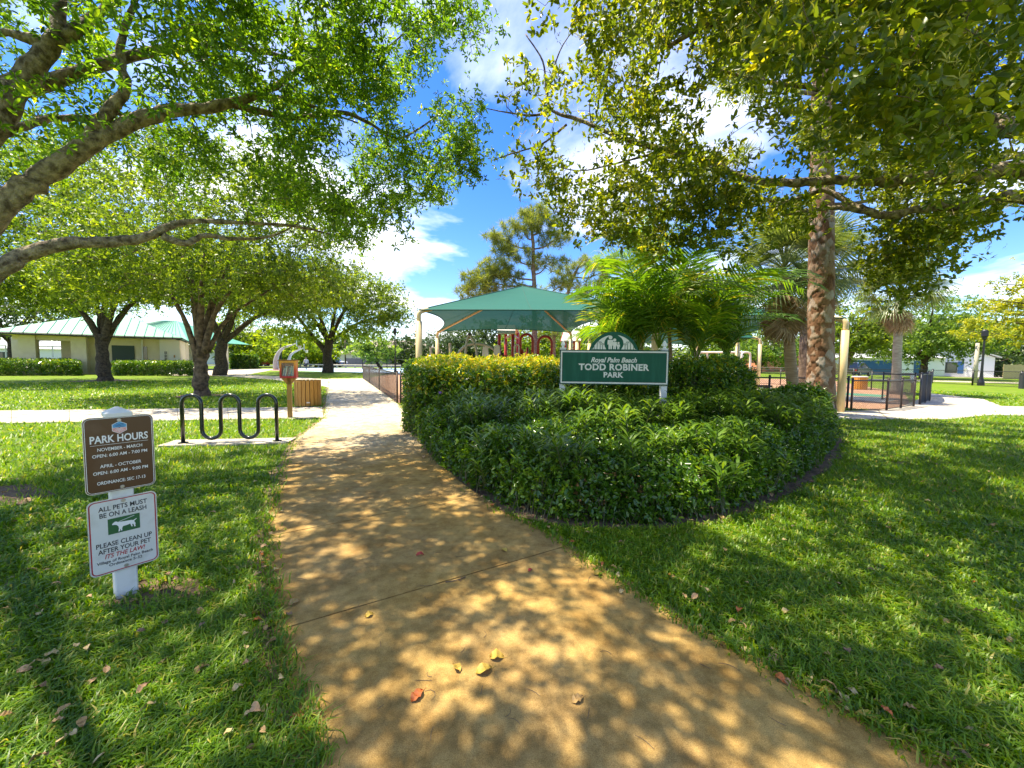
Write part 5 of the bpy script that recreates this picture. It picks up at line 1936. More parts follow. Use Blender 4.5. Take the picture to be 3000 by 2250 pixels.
M_navy = mat('emblem navy', (.02, .06, .14), .5)
M_pinkb = mat('emblem pink', (.70, .33, .30), .5)

YAW = .92
sr = Vector((math.cos(YAW), math.sin(YAW), 0))
sn = Vector((math.sin(YAW), -math.cos(YAW), 0))
su = Vector((0, 0, 1))
SP = Vector((-2.385, 2.318, 0))
pc_ = SP - sn * .056
t = thing('sign_post', 'white post carrying a brown park hours plate above a white pet leash plate', 'sign', (pc_.x, pc_.y, 0))
MB().bbox((pc_.x, pc_.y, .56), (.102, .102, 1.16), .006, YAW).build('post', M_vinyl, t)
cp = MB().bbox((pc_.x, pc_.y, 1.150), (.122, .122, .030), .004, YAW)
cp.box((pc_.x, pc_.y, 1.180), (.116, .116, .032), YAW, taper=.12).build('post_cap', M_vinyl, t)


def plate(zc, face, edge_m, line_m, name):
    o = SP + su * zc
    p = MB().prism(rrect(.305, .457, .030), o, sr, su, sn, .003).build(name, M_alu, t)
    of = o + sn * .0036
    flat(rrect(.299, .451, .028), of, sr, su).build('face', face, p)
    ring_strip(rrect(.291, .443, .026), rrect(.281 if line_m is M_red else .286, .433 if line_m is M_red else .438, .022), of + sn * .0005, sr, su).build('border', line_m, p)
    if line_m is M_red:
        ring_strip(rrect(.293, .445, .027), rrect(.291, .443, .026), of + sn * .0005, sr, su).build('border_line', M_navy, p)
    for zz in (.205, -.205):
        c = of + su * zz
        MB().tube([c, c + sn * .005], [.011, .009], 12).build('bolt', M_bolt, p)
    return p, of + sn * .0010


pl, o = plate(.914, M_brown, M_alu, M_wht, 'hours_plate')
for body, y, w, cap in (('PARK HOURS', .0757, .25, .042), ('NOVEMBER - MARCH', .027, .193, .0185), ('OPEN: 6:00 AM - 7:00 PM', -.010, .237, .0185), ('APRIL - OCTOBER', -.074, .178, .0185), ('OPEN: 6:00 AM - 9:00 PM', -.113, .237, .0185), ('ORDINANCE: SEC 17-13', -.174, .209, .0185)):
    lettering(body, pl, o + su * y, sr, su, w, cap, M_wht, bold=.012 if cap < .03 else .022)
flat([(-.125, .064), (-.125, .0622), (.125, .0622), (.125, .064)], o, sr, su).build('underline', M_wht, pl)
hexa = [(.034 * math.cos(math.radians(a)), .036 * math.sin(math.radians(a))) for a in (30, 90, 150, 210, 270, 330)]
ec = o + su * .160
flat([(a * 1.08, b * 1.08) for a, b in hexa], ec, sr, su).build('emblem', M_wht, pl)
flat([(.0294, .0), (.0294, .018), (0, .036), (-.0294, .018), (-.0294, 0)], ec + sn * .0005, sr, su).build('emblem_sky', M_skyb, pl)
flat([(.0294, -.002), (.0294, -.018), (0, -.036), (-.0294, -.018), (-.0294, -.002)], ec + sn * .0005, sr, su).build('emblem_field', M_pinkb, pl)
for k in range(3):
    y0 = .001 + k * .009
    flat([(-.028, y0), (-.012, y0 + .006), (0, y0 + .001), (.013, y0 + .006), (.028, y0), (.012, y0 + .0025), (0, y0 - .003), (-.012, y0 + .0025)], ec + sn * .001, sr, su).build('emblem_wave', M_navy, pl)
for k in range(-3, 4):
    flat([(k * .0028 - .0006, -.004), (k * .0028 + .0006, -.004), (k * .0072 + .0014, -.018 - (3 - abs(k)) * .004), (k * .0072 - .0014, -.018 - (3 - abs(k)) * .004)], ec + sn * .001, sr, su).build('emblem_ray', M_wht, pl)

pl, o = plate(.417, M_signw, M_alu, M_red, 'leash_plate')
for body, y, w, cap, m, sh in (('ALL PETS MUST', .160, .213, .027, M_blk, 0), ('BE ON A LEASH', .121, .205, .027, M_blk, 0), ('PLEASE CLEAN UP', -.060, .245, .027, M_blk, 0), ('AFTER YOUR PET', -.098, .232, .027, M_blk, 0), ('ITS THE LAW!', -.132, .178, .026, M_red, .25), ('Village of Royal Palm Beach', -.160, .247, .0165, M_blk, 0), ('Ordinance 5-32', -.184, .146, .0165, M_blk, 0)):
    lettering(body, pl, o + su * y, sr, su, w, cap, m, bold=.016, shear=sh)
flat([(-.070, .010), (.070, .010), (.070, .106), (-.070, .106)], o, sr, su).build('picture_square', M_grnbox, pl)
dog = [(-.052, .072), (-.047, .078), (-.040, .083), (-.034, .083), (-.028, .078), (-.020, .076), (.010, .073), (.030, .072), (.040, .068), (.055, .076), (.056, .073), (.044, .062), (.046, .054), (.050, .046), (.048, .036), (.050, .026), (.043, .026), (.042, .038), (.037, .046), (.034, .040), (.037, .030), (.031, .030), (.028, .042), (.026, .050), (.010, .046), (-.006, .045), (-.010, .034), (-.010, .020), (-.017, .020), (-.016, .032), (-.019, .030), (-.021, .018), (-.027, .018), (-.024, .036), (-.026, .050), (-.032, .060), (-.040, .064), (-.052, .066)]
flat(dog, o + sn * .0006, sr, su).build('dog_picture', M_wht, pl)
flat([(-.024, .080), (-.022, .078), (.046, .096), (.046, .0985)], o + sn * .0006, sr, su).build('leash_picture', M_wht, pl)

# ------------------------------------------------------------------ green park sign
M_green = mat('green sign paint', (.002, .075, .040), .5, (.012, .115, .066), 2.2, lo=.5, hi=.8, stretch=(6, 6, .7), spec=.25)
M_gedge = mat('dark green sign edge', (.003, .050, .028), .5, spec=.25)
M_cream = mat('cream sign paint', (.70, .68, .60), .5, (.62, .60, .52), 12)
gy_ = math.radians(-5)
ur = Vector((math.cos(gy_), math.sin(gy_), 0))
un = Vector((math.sin(gy_), -math.cos(gy_), 0))
Yg = 6.5
cL, cR = W(1642, 1026, Yg), W(1955, 1026, Yg)
gw = (cR.x - cL.x)
zt, zb = W(1795, 1025.5, Yg).z, W(1795, 1127, Yg).z
gc = Vector(((cL.x + cR.x) / 2, Yg, (zt + zb) / 2))
gh = zt - zb
t = thing('park_sign', 'green park name sign with arched emblem on two white posts in the shrub bed', 'sign', (gc.x, gc.y, 0))
for s in (-1, 1):
    p0 = gc + ur * s * (gw / 2 - .052) - un * .075
    MB().bbox((p0.x, p0.y, (zt + .02) / 2), (.10, .10, zt + .02), .006, gy_).build('post', M_vinyl, t)
    zf = zt + .02
    pf = MB().bbox((p0.x, p0.y, zf + .008), (.112, .112, .016), .004, gy_)
    pf.lathe((p0.x, p0.y, zf + .016), [(.030, 0), (.034, .010), (.028, .022), (.040, .034), (.052, .046), (.052, .058), (.044, .072), (.030, .098), (.012, .122), (.002, .132)], 4, gy_ + math.pi / 4)
    pf.build('finial', M_vinyl, t)
bo = MB().prism([(-gw / 2, -gh / 2), (gw / 2, -gh / 2), (gw / 2, gh / 2), (-gw / 2, gh / 2)], gc - un * .022, ur, su, un, .044).build('board', M_gedge, t)
of = gc + un * .0226


def rect(w, h):
    return [(w / 2, h / 2), (-w / 2, h / 2), (-w / 2, -h / 2), (w / 2, -h / 2)]


ring_strip(rect(gw - .03, gh - .035), rect(gw - .075, gh - .085), of, ur, su).build('border', M_cream, bo)
ring_strip(rect(gw - .075, gh - .085), rect(gw - .092, gh - .102), of + un * .0005, ur, su).build('border_inner_line', mat('border inner dark', (.01, .03, .02), .5), bo)  # thin dark flat ring inside the cream border
flat(rect(gw - .092, gh - .102), of + un * .0006, ur, su).build('face', M_green, bo)
px2m = gw / 313.0
ot = of + un * .0030


def raised(o_):
    return o_


for body, y, wpx, cap, sh, bd, sp_ in (('Royal Palm Beach', 1076 - 1061, 132, 13.5, .32, .030, 1.0), ('TODD ROBINER', 1076 - 1084, 202, 17.5, 0, .034, 1.08), ('PARK', 1076 - 1105, 57, 14.5, 0, .034, 1.05)):
    lettering(body, bo, ot + ur * (0 * px2m) + su * (y * px2m), ur, su, wpx * px2m, cap * px2m, M_cream, bold=bd, shear=sh, space=sp_)
# small slab serifs on the capital letters
ser = MB()
for body, y, wpx, cap in (('TODD ROBINER', 1076 - 1084, 202, 17.5), ('PARK', 1076 - 1105, 57, 14.5)):
    V_, F_ = text_mesh(body, .034, 0, 1.08 if 'TODD' in body else 1.05)
    w0 = V_[:, 0].max() - V_[:, 0].min()
    sx = wpx * px2m / w0
    hcap = V_[:, 1].max()
    sy = cap * px2m / text_mesh('H', 0, 0, 1.0)[0][:, 1].max()
    cx_ = (V_[:, 0].max() + V_[:, 0].min()) / 2
    for lvl, zz in ((0.0, 0.0), (hcap, hcap)):
        xs = np.sort(V_[np.abs(V_[:, 1] - lvl) < .03][:, 0])
        if len(xs) == 0:
            continue
        groups = np.split(xs, np.where(np.diff(xs) > .10)[0] + 1)
        for g in groups:
            if g[-1] - g[0] < .26:
                x0, x1 = (g[0] - .045 - cx_) * sx, (g[-1] + .045 - cx_) * sx
                yy = (y * px2m) + lvl * sy
                hh = .045 * sy if lvl == 0 else -.045 * sy
                p0 = ot + su * yy + un * .0008
                ser.add([p0 + ur * x0, p0 + ur * x1, p0 + ur * x1 + su * hh, p0 + ur * x0 + su * hh], [(0, 1, 2, 3)])
ser.build('lettering_serifs', M_cream, bo)
# arched emblem on top
aw, ah = .82 * .99, 53 * px2m
ac = Vector((gc.x, gc.y, zt)) - ur * (1.0 * px2m)
R = (aw * aw / 4 + ah * ah) / (2 * ah)
th = math.asin(min(1, aw / 2 / R))
arc = [(R * math.sin(a), R * math.cos(a) - R + ah) for a in np.linspace(th, -th, 25)]
em = MB().prism([(aw / 2, -.004)] + arc[1:-1] + [(-aw / 2, -.004)], ac - un * .016, ur, su, un, .032).build('emblem_board', M_green, t)
eo = ac + un * .0168


def arc_in(k, a0, a1, n=8, dz=0.0):
    return [(R * k * math.sin(a), R * k * math.cos(a) - R + ah - (1 - k) * 0 + dz) for a in np.linspace(a0, a1, n)]


for s in (-1, 1):
    # pale field left and right of the round medallion
    outer = [(s * x, y) for x, y in arc_in(.88, .16, th * .93, 9)]
    inner = [(s * .385, .012), (s * .125, .012), (s * .150, .06), (s * .160, .11), (s * .150, .16), (s * .120, .205)]
    flat(outer + inner if s > 0 else list(reversed(outer + inner)), eo, ur, su).build('emblem_field', M_cream, em)
    for k, (x, h) in enumerate(((.185, .085), (.225, .115), (.275, .135), (.325, .10))):
        mb = flat([(s * x - .005, .012), (s * x + .005, .012), (s * x + .004, h), (s * x - .004, h)], eo + un * .001, ur, su)
        for q in range(7):
            a = math.pi * q / 6
            mb.add([eo + un * .001 + ur * (s * x) + su * h, eo + un * .001 + ur * (s * x + .030 * math.cos(a - .12)) + su * (h + .028 * math.sin(a - .12) + .004), eo + un * .001 + ur * (s * x + .030 * math.cos(a + .12)) + su * (h + .028 * math.sin(a + .12) + .004)], [(0, 1, 2)])
        mb.build('emblem_palm', M_green, em)
for s, k in ((-.058, 1.0), (.012, .80), (.075, .56)):
    h = .235 * k
    f = [(s - .045 * k, h * .72), (s + .045 * k, h * .72), (s + .048 * k, h * .38), (s + .030 * k, h * .40), (s + .028 * k, .014), (s + .004, .014), (s, h * .33), (s - .004, .014), (s - .028 * k, .014), (s - .030 * k, h * .40), (s - .048 * k, h * .38)]
    flat(list(reversed(f)), eo + un * (.001 + .0006 * k), ur, su).build('emblem_figure', M_cream, em)
    flat(circle(.032 * k, 18, (s, h * .72 + .040 * k)), eo + un * (.001 + .0006 * k), ur, su).build('emblem_head', M_cream, em)

# ------------------------------------------------------------------ bicycle rack
M_rack = mat('black rack paint', (.010, .016, .014), .25, coat=.3)
t = thing('bicycle_rack', 'black wave-shaped bicycle rack on a concrete pad', 'bike rack', (rk0.x, rk0.y, 0))
Wd = (rk1 - rk0).length
pitch = Wd / 5
Rb = pitch / 2
zlo_, zhi = .10 + Rb, .86 - Rb
pts = [rk0 + V3(0, 0, .035), rk0 + V3(0, 0, zhi)]
for k in range(5):
    x0 = pitch * k + Rb
    upk = k % 2 == 0
    for a in np.linspace(0, math.pi, 11)[1:-1]:
        pts.append(rk0 + rkd * (x0 - Rb * math.cos(a)) + V3(0, 0, (zhi + Rb * math.sin(a)) if upk else (zlo_ - Rb * math.sin(a))))
    if upk:
        pts += [rk0 + rkd * (x0 + Rb) + V3(0, 0, zhi)]
        pts += [rk0 + rkd * (x0 + Rb) + V3(0, 0, zlo_ if k < 4 else .035)]
    else:
        pts += [rk0 + rkd * (x0 + Rb) + V3(0, 0, zlo_), rk0 + rkd * (x0 + Rb) + V3(0, 0, zhi)]
MB().tube(pts, .031, 14).build('wave_tube', M_rack, t, smooth=True)
for p in (rk0, rk1):
    MB().lathe((p.x, p.y, .035), [(.075, 0), (.075, .008), (.034, .012)], 16).build('flange', M_rack, t)

# ------------------------------------------------------------------ little book box
M_postw = mat('brown post wood', (.32, .17, .045), .8, (.42, .24, .07), 9, bump=.3, stretch=(6, 6, .6))


def grad_mat():
    m = bpy.data.materials.new('red to yellow paint')
    m.use_nodes = True
    N, L = m.node_tree.nodes, m.node_tree.links
    b = N['Principled BSDF']
    b.inputs['Roughness'].default_value = .4
    tcn = N.new('ShaderNodeTexCoord')
    s = N.new('ShaderNodeSeparateXYZ')
    L.new(tcn.outputs['Object'], s.inputs[0])
    mr = N.new('ShaderNodeMapRange')
    mr.inputs['From Min'].default_value = 1.08
    mr.inputs['From Max'].default_value = 1.46
    L.new(s.outputs[2], mr.inputs[0])
    r = N.new('ShaderNodeValToRGB')
    e = r.color_ramp.elements
    e[0].color = (.42, .012, .010, 1)
    e[1].color = (.75, .40, .02, 1)
    n2 = e.new(.35)
    n2.color = (.55, .05, .012, 1)
    n3 = e.new(.7)
    n3.color = (.68, .25, .015, 1)
    L.new(mr.outputs[0], r.inputs[0])
    L.new(r.outputs[0], b.inputs['Base Color'])
    return m


M_grad = grad_mat()
lb = G(850, 1224)
lrz = math.radians(20)
lr, lnn = Vector((math.cos(lrz), math.sin(lrz), 0)), Vector((math.sin(lrz), -math.cos(lrz), 0))
t = thing('book_box', 'red and yellow little book exchange box on a wooden post beside the path', 'book box', (lb.x, lb.y, 0))
MB().bbox((lb.x, lb.y, .50), (.10, .10, 1.04), .006, lrz).build('post', M_postw, t)
MB().prism([(-.05, .86), (.05, .86), (.17, 1.01), (-.17, 1.01)], Vector((lb.x, lb.y, 0)) + lnn * -.05, lr, su, lnn, .10).build('bracket', M_postw, t)
W_, H_, D_ = .36, .43, .30
z0 = 1.02
bc = Vector((lb.x, lb.y, z0))
bx = MB()
bx.box(bc + su * .012, (W_, D_, .024), lrz)
bx.box(bc + su * (H_ - .012), (W_, D_, .024), lrz)
bx.box(bc + su * (H_ / 2) - lr * (W_ / 2 - .01), (.02, D_ - .002, H_ - .049), lrz)
bx.box(bc + su * (H_ / 2) + lr * (W_ / 2 - .01), (.02, D_ - .002, H_ - .049), lrz)
bx.box(bc + su * (H_ / 2) - lnn * (D_ / 2 - .01), (W_ - .042, .018, H_ - .049), lrz)
bx.build('box', M_grad, t)
MB().box(bc + su * (H_ + .012) + lnn * .02, (W_ + .06, D_ + .08, .022), lrz).build('roof', mat('brown roof board', (.20, .085, .02), .7, (.30, .14, .03), 8), t)
fc = bc + su * (H_ / 2) + lnn * (D_ / 2 + .008)
dr = MB()
for s in (-1, 1):
    dr.box(fc + lr * s * (W_ / 2 - .022), (.044, .014, H_ - .01), lrz)
    dr.box(fc + su * s * (H_ / 2 - .027), (W_ - .090, .013, .044), lrz)
do = dr.build('door_frame', M_grad, t)
gl = bpy.data.materials.new('clear pane')
gl.use_nodes = True
gb = gl.node_tree.nodes['Principled BSDF']
gb.inputs['Base Color'].default_value = (.9, .95, .95, 1)
gb.inputs['Roughness'].default_value = .03
gb.inputs['Alpha'].default_value = .06
MB().box(fc - lnn * .002, (W_ - .09, .003, H_ - .10), lrz).build('pane', gl, do)
rb = np.random.default_rng(91)
bcols = ((.55, .52, .46), (.16, .20, .30), (.62, .60, .55), (.30, .08, .06), (.12, .12, .13), (.45, .40, .30), (.18, .28, .34), (.60, .55, .42), (.22, .22, .25))
bnames = ('cream', 'blue', 'white', 'dark red', 'black', 'tan', 'teal', 'pale yellow', 'grey')
for k in range(9):
    x = -.125 + k * .030
    h = .20 + .08 * rb.random()
    ang = -.18 - .04 * k / 9 if k < 6 else -.05
    c = bc + su * (.030 + h / 2) + lr * (x + .02) + lnn * .03
    R = Matrix.Rotation(lrz, 3, 'Z') @ Matrix.Rotation(-ang, 3, 'Y')
    o = MB().box(c, (.022, .14, h), R=R).build('book', mat('book cover ' + bnames[k], bcols[k], .5), origin=bc + su * .025)
    tag(o, '%s book leaning in the red and yellow book box' % bnames[k], 'book', 'books in the book box')

# ------------------------------------------------------------------ slatted litter bins
M_slat = mat('golden brown bin slats', (.40, .19, .025), .55, (.50, .26, .045), 7, stretch=(4, 4, .5), bump=.15)
M_slat2 = mat('orange bin slats', (.60, .26, .03), .55, (.66, .32, .05), 7, stretch=(4, 4, .5))
M_dark = mat('dark liner', (.03, .022, .015), .8)


def bin_(label, p, r, h, ms, n=20):
    t = thing('litter_bin', label, 'litter bin', (p.x, p.y, 0))
    sw = 2 * math.pi * r / n * .86
    for k in range(n):
        a = 2 * math.pi * (k + .5) / n
        c = Vector((p.x + r * math.cos(a), p.y + r * math.sin(a), .03 + h / 2))
        MB().box(c, (.024, sw, h), a).build('slat', ms, t)
    MB().lathe((p.x, p.y, .02), [(r - .02, 0), (r - .02, h - .03), (r - .05, h - .03), (r - .05, .02)], 24).build('liner', M_dark, t)
    MB().lathe((p.x, p.y, 0), [(r - .03, 0), (r - .03, .03)], 24).build('base', M_dark, t)
    return t


pb2 = G(903, 1189)
tb = bin_('brown wood-slatted litter bin beside the book box', pb2, .37, .80, M_slat)
lp = Vector((pb2.x, pb2.y, 0)) + (Vector((0, 0, 0)) - Vector((pb2.x, pb2.y, 0))).normalized() * .384 + V3(0, 0, .14)
MB().box(lp, (.09, .006, .035), math.atan2(-pb2.y, -pb2.x) + math.pi / 2).build('latch_plate', M_alu, tb)
pb3 = G(2517, 1141)
tb3 = bin_('orange slatted litter bin with pale rim inside the playground fence', pb3, .36, .72, M_slat2)
MB().lathe((pb3.x, pb3.y, .75), [(.39, 0), (.39, .05), (.33, .06)], 24).build('rim', M_cream, tb3)

# ------------------------------------------------------------------ fences
M_fence = mat('black vinyl fence', (.012, .012, .013), .4)
M_fencegrey = mat('dusty fence frame', (.035, .035, .04), .45)
M_fbrown = mat('sun faded fence post', (.045, .026, .022), .5)


def chain_fence(label, pts, h, mp=None, step=.085, wr=.0022, pr=.032, span=2.4, mesh=True, bottom=True, cat='fence', mid=False):
    pts = [Vector((p[0], p[1], 0)) for p in pts]
    t = thing('chain_link_fence' if mesh else 'rail_fence', label, cat, pts[0])
    posts = []
    for a, b in zip(pts[:-1], pts[1:]):
        k = max(1, round((b - a).length / span))
        posts += [a.lerp(b, i / k) for i in range(k)]
    posts.append(pts[-1])
    for p in posts:
        mb = MB().tube([p, p + V3(0, 0, h + .02)], pr, 10)
        mb.lathe((p.x, p.y, h + .02), [(pr * 1.15, 0), (pr * 1.1, .02), (pr * .4, .045)], 10)
        mb.build('post', mp or M_fence, t, smooth=True)
    for a, b in zip(posts[:-1], posts[1:]):
        MB().tube([a + V3(0, 0, h - .03), b + V3(0, 0, h - .03)], .021, 8, cap=False).build('top_rail', M_fence, t, smooth=True)
        if bottom:
            MB().tube([a + V3(0, 0, .05), b + V3(0, 0, .05)], .014 if mesh else .02, 6, cap=False).build('bottom_rail', M_fence, t, smooth=True)
        if mid:
            MB().tube([a + V3(0, 0, h * .55), b + V3(0, 0, h * .55)], .016, 6, cap=False).build('middle_rail', M_fence, t, smooth=True)
        if mesh:
            L = (b - a).length
            d = (b - a) / L
            hh = h - .10
            P0, P1 = [], []
            x = -hh
            while x < L:
                for s in (0, 1):
                    u0, u1 = x, x + hh
                    z0_, z1_ = .05, .05 + hh
                    if u0 < 0:
                        z0_ += -u0
                        u0 = 0
                    if u1 > L:
                        z1_ -= u1 - L
                        u1 = L
                    if u1 - u0 < .02:
                        continue
                    if s:
                        z0_, z1_ = .10 + hh - z0_, .10 + hh - z1_
                    P0.append(tuple(a + d * u0 + V3(0, 0, z0_)))
                    P1.append(tuple(a + d * u1 + V3(0, 0, z1_)))
                x += step
            V_, F_ = tubes_arrays(P0, P1, np.full(len(P0), wr), np.full(len(P0), wr), 3)
            link('wire_mesh', np_mesh('wire_mesh', V_ - np.array(wloc(t)), F_, M_fence), t)
    return t


fa, fb = G(1164, 1181), G(1064, 1110.5)
chain_fence('black chain-link fence along the right side of the walk', [fa, fb], 1.07, M_fbrown, step=.09, wr=.0032, span=5.2)
chain_fence('black chain-link fence behind the hedge at the front of the playground', [fa + V3(.12, 0, 0), (3.5, 13.1), (11.25, 12.85)], 1.07, step=.075, wr=.004, span=3.1)
c1, c2, c3 = G(2493, 1204), G(2597, 1203), G(2676, 1191)
tf = chain_fence('short black chain-link fence section left of the playground gate', [c1, c2, c3], 1.02, M_fbrown, step=.07, wr=.0042, span=1.7)
g0, g1 = G(2584, 1171), G(2676, 1177)
chain_fence('open black chain-link playground gate leaf swung inwards', [g0, g1], 1.15, step=.06, wr=.0022, span=6, cat='gate', pr=.026)
cv = [G(2694, 1186), G(2722, 1176), G(2724, 1168), G(2716, 1160)]
chain_fence('curved dark mesh fence panel at the playground gate', cv, 1.18, M_fencegrey, step=.045, wr=.006, span=1.2)
chain_fence('black chain-link fence at the back right of the playground', [G(2716, 1160), G(2552, 1142), G(2400, 1135), G(2190, 1122)], 1.1, step=.13, wr=.004, span=3.0)
chain_fence('long black rail fence across the far right lawn', [G(2200, 1106), G(2500, 1117), G(2730, 1123), G(2990, 1136), G(3300, 1152)], 1.15, step=.16, wr=.006, span=3.4, mid=True, pr=.055)
chain_fence('black rail fence behind the basketball court', [G(1210, 1084), G(1062, 1081), G(1150, 1075)], 1.6, mesh=False, span=5, mid=True, pr=.05)
# heavier posts on the right lawn
for px, py, lab in ((2993, 1139, 'thick dark bollard post beside the far right fence'),):
    p = G(px, py)
    tag(MB().bbox((p.x, p.y, .45), (.22, .22, 1.1), .02).lathe((p.x, p.y, 1.0), [(.13, 0), (.13, .06), (.05, .10)], 12).build('post', M_fencegrey, origin=(p.x, p.y, 0)), lab, 'post')

# ------------------------------------------------------------------ shade canopies
def fabric_mat():
    m = bpy.data.materials.new('teal shade cloth')
    m.use_nodes = True
    N, L = m.node_tree.nodes, m.node_tree.links
    b = N['Principled BSDF']
    b.inputs['Roughness'].default_value = .8
    b.inputs['Specular IOR Level'].default_value = .2
    tcn = N.new('ShaderNodeTexCoord')
    mpn = N.new('ShaderNodeMapping')
    mpn.inputs['Scale'].default_value = (1, 1, 25)
    n = N.new('ShaderNodeTexNoise')
    n.inputs['Scale'].default_value = 1.2
    n.inputs['Detail'].default_value = 6
    L.new(tcn.outputs['Object'], mpn.inputs[0])
    L.new(mpn.outputs[0], n.inputs['Vector'])
    r = N.new('ShaderNodeValToRGB')
    r.color_ramp.elements[0].color = (.014, .100, .076, 1)
    r.color_ramp.elements[1].color = (.024, .135, .104, 1)
    L.new(n.outputs[0], r.inputs[0])
    L.new(r.outputs[0], b.inputs['Base Color'])
    tr = N.new('ShaderNodeBsdfTranslucent')
    tr.inputs[0].default_value = (.015, .13, .105, 1)
    mxn = N.new('ShaderNodeMixShader')
    mxn.inputs[0].default_value = .12
    L.new(b.outputs[0], mxn.inputs[1])
    L.new(tr.outputs[0], mxn.inputs[2])
    tp = N.new('ShaderNodeBsdfTransparent')
    mx2 = N.new('ShaderNodeMixShader')
    mx2.inputs[0].default_value = .03
    L.new(mxn.outputs[0], mx2.inputs[1])
    L.new(tp.outputs[0], mx2.inputs[2])
    L.new(mx2.outputs[0], N['Material Output'].inputs[0])
    return m


M_fab = fabric_mat()
M_hem = mat('canopy hem', (.012, .085, .066), .8)
M_post = mat('cream canopy post', (.66, .52, .27), .5, (.58, .40, .17), 3, lo=.5, hi=.75, stretch=(3, 3, .4))


def canopy(label, corners, apex, inward=.10, pr=.11, edge_up=.12):
    C = [Vector(c) for c in corners]
    ap_ = Vector(apex)
    ctr = sum(C, Vector()) / 4
    t = thing('shade_canopy', label, 'canopy', (ctr.x, ctr.y, 0))
    V, F = [], []
    nE, nR = 16, 9
    for s in range(4):
        a, b = C[s], C[(s + 1) % 4]
        base_i = len(V)
        for i in range(nE + 1):
            u = i / nE
            e = a.lerp(b, u)
            bow = 4 * u * (1 - u)
            toward = Vector((ctr.x - (a.x + b.x) / 2, ctr.y - (a.y + b.y) / 2, 0))
            e = e + toward * inward * bow + V3(0, 0, edge_up * bow)
            for j in range(nR + 1):
                v = j / nR
                p = e.lerp(ap_, v)
                p.z -= .18 * math.sin(math.pi * v) * bow * .6
                V.append(tuple(p))
        for i in range(nE):
            for j in range(nR):
                q = base_i + i * (nR + 1) + j
                F.append((q, q + nR + 1, q + nR + 2, q + 1))
    mb = MB().add(V, F)
    fo = mb.build('fabric', M_fab, t, smooth=True)
    for s in range(4):
        k0_ = s * (nE + 1) * (nR + 1)
        MB().tube([V[k0_ + i * (nR + 1)] for i in range(nE + 1)], .022, 6).build('hem', M_hem, fo)
        for i in (0, nE // 2):
            MB().tube([Vector(V[k0_ + i * (nR + 1) + j]) + V3(0, 0, .012) for j in range(nR + 1)], .012, 4).build('seam', M_hem, fo)
    for c in C:
        inn = Vector((ctr.x - c.x, ctr.y - c.y, 0)).normalized()
        MB().tube([(c.x, c.y, 0), (c.x, c.y, c.z - .38)], pr, 14).build('post', M_post, t, smooth=True)
        MB().tube(smooth_line([(c.x, c.y, c.z - .40), c + V3(0, 0, -.16), c + inn * .10 + V3(0, 0, -.04), c + inn * .40 + V3(0, 0, .06)], 4), pr * .72, 12).build('post_elbow', M_post, t, smooth=True)
        MB().tube([c + inn * .36 + V3(0, 0, .03), c.lerp(ap_, .96) + V3(0, 0, -.14)], .055, 10).build('rafter', M_post, t, smooth=True)
    return t


Z1 = 3.2


def at_z(px, py, z):
    d = ray(px, py)
    return Vector((0, 0, CAM_H)) + d * ((z - CAM_H) / d.z)


k1 = at_z(1227, 908, Z1)
k2 = at_z(1281, 972, Z1)
k3 = at_z(1673, 975, Z1)
k4 = k1 + (k3 - k2)
cc_ = (k1 + k3) / 2
canopy('large teal shade canopy on cream posts over the play equipment', [k1, k4, k3, k2], W(1530, 838, cc_.y), inward=.16)
m1 = at_z(2478, 932, 2.95)
canopy('second teal shade canopy on yellow posts behind the big pine', [m1 + V3(-7.0, -.2, 0), m1, m1 + V3(2.2, 9.5, 0), m1 + V3(-6.0, 10, 0)], m1 + V3(-2.5, 5, 1.3), inward=.12)
m2 = k3 + V3(.45, .5, -.15)
canopy('far teal shade canopy behind the park sign emblem', [m2, m2 + V3(11, 0, 0), m2 + V3(12, 10, 0), m2 + V3(1, 10, 0)], m2 + V3(6, 5, 2.2), inward=.12)

# ------------------------------------------------------------------ playground
M_pred = mat('red play paint', (.36, .030, .022), .4, (.42, .05, .035), 4)
M_pwhite = mat('white play plastic', (.72, .68, .60), .45, (.64, .60, .52), 4)
M_pgrey = mat('grey green play pipe', (.30, .33, .27), .45, (.38, .40, .34), 4)
M_pbeige = mat('beige play panel', (.55, .50, .38), .5)
Yq = 22.0
kq = Yq / FPX


def wq(px, py, dy=0.0):
    return W(px, py, Yq + dy)


ctr = wq(1520, 1050)
t = thing('play_structure', 'red and white climbing play structure with arches under the large canopy', 'playground', (ctr.x, Yq, 0))
for px, dy in ((1463, 0), (1503, 0), (1482, 2.0), (1517, 2.0)):
    p = wq(px, 975, dy)
    MB().tube([(p.x, p.y, 0), (p.x, p.y, p.z)], .095, 12).build('post', M_pred, t, smooth=True)
# gable roof above the tower
ra, rb2, rc, rdd = wq(1457, 979, -.3), wq(1510, 979, -.3), wq(1510, 955, 1.0), wq(1457, 955, 1.0)
re, rf = wq(1523, 979, 2.4), wq(1466, 979, 2.4)
MB().add([ra, rb2, rc, rdd, re, rf, ra + V3(0, 0, .06), rb2 + V3(0, 0, .06), rc + V3(0, 0, .06), rdd + V3(0, 0, .06), re + V3(0, 0, .06), rf + V3(0, 0, .06)], [(0, 1, 2, 3), (3, 2, 4, 5), (6, 9, 8, 7), (9, 11, 10, 8), (0, 6, 7, 1), (1, 7, 8, 2), (2, 8, 10, 4), (4, 10, 11, 5), (5, 11, 9, 3), (3, 9, 6, 0)]).build('roof', M_pwhite, t)


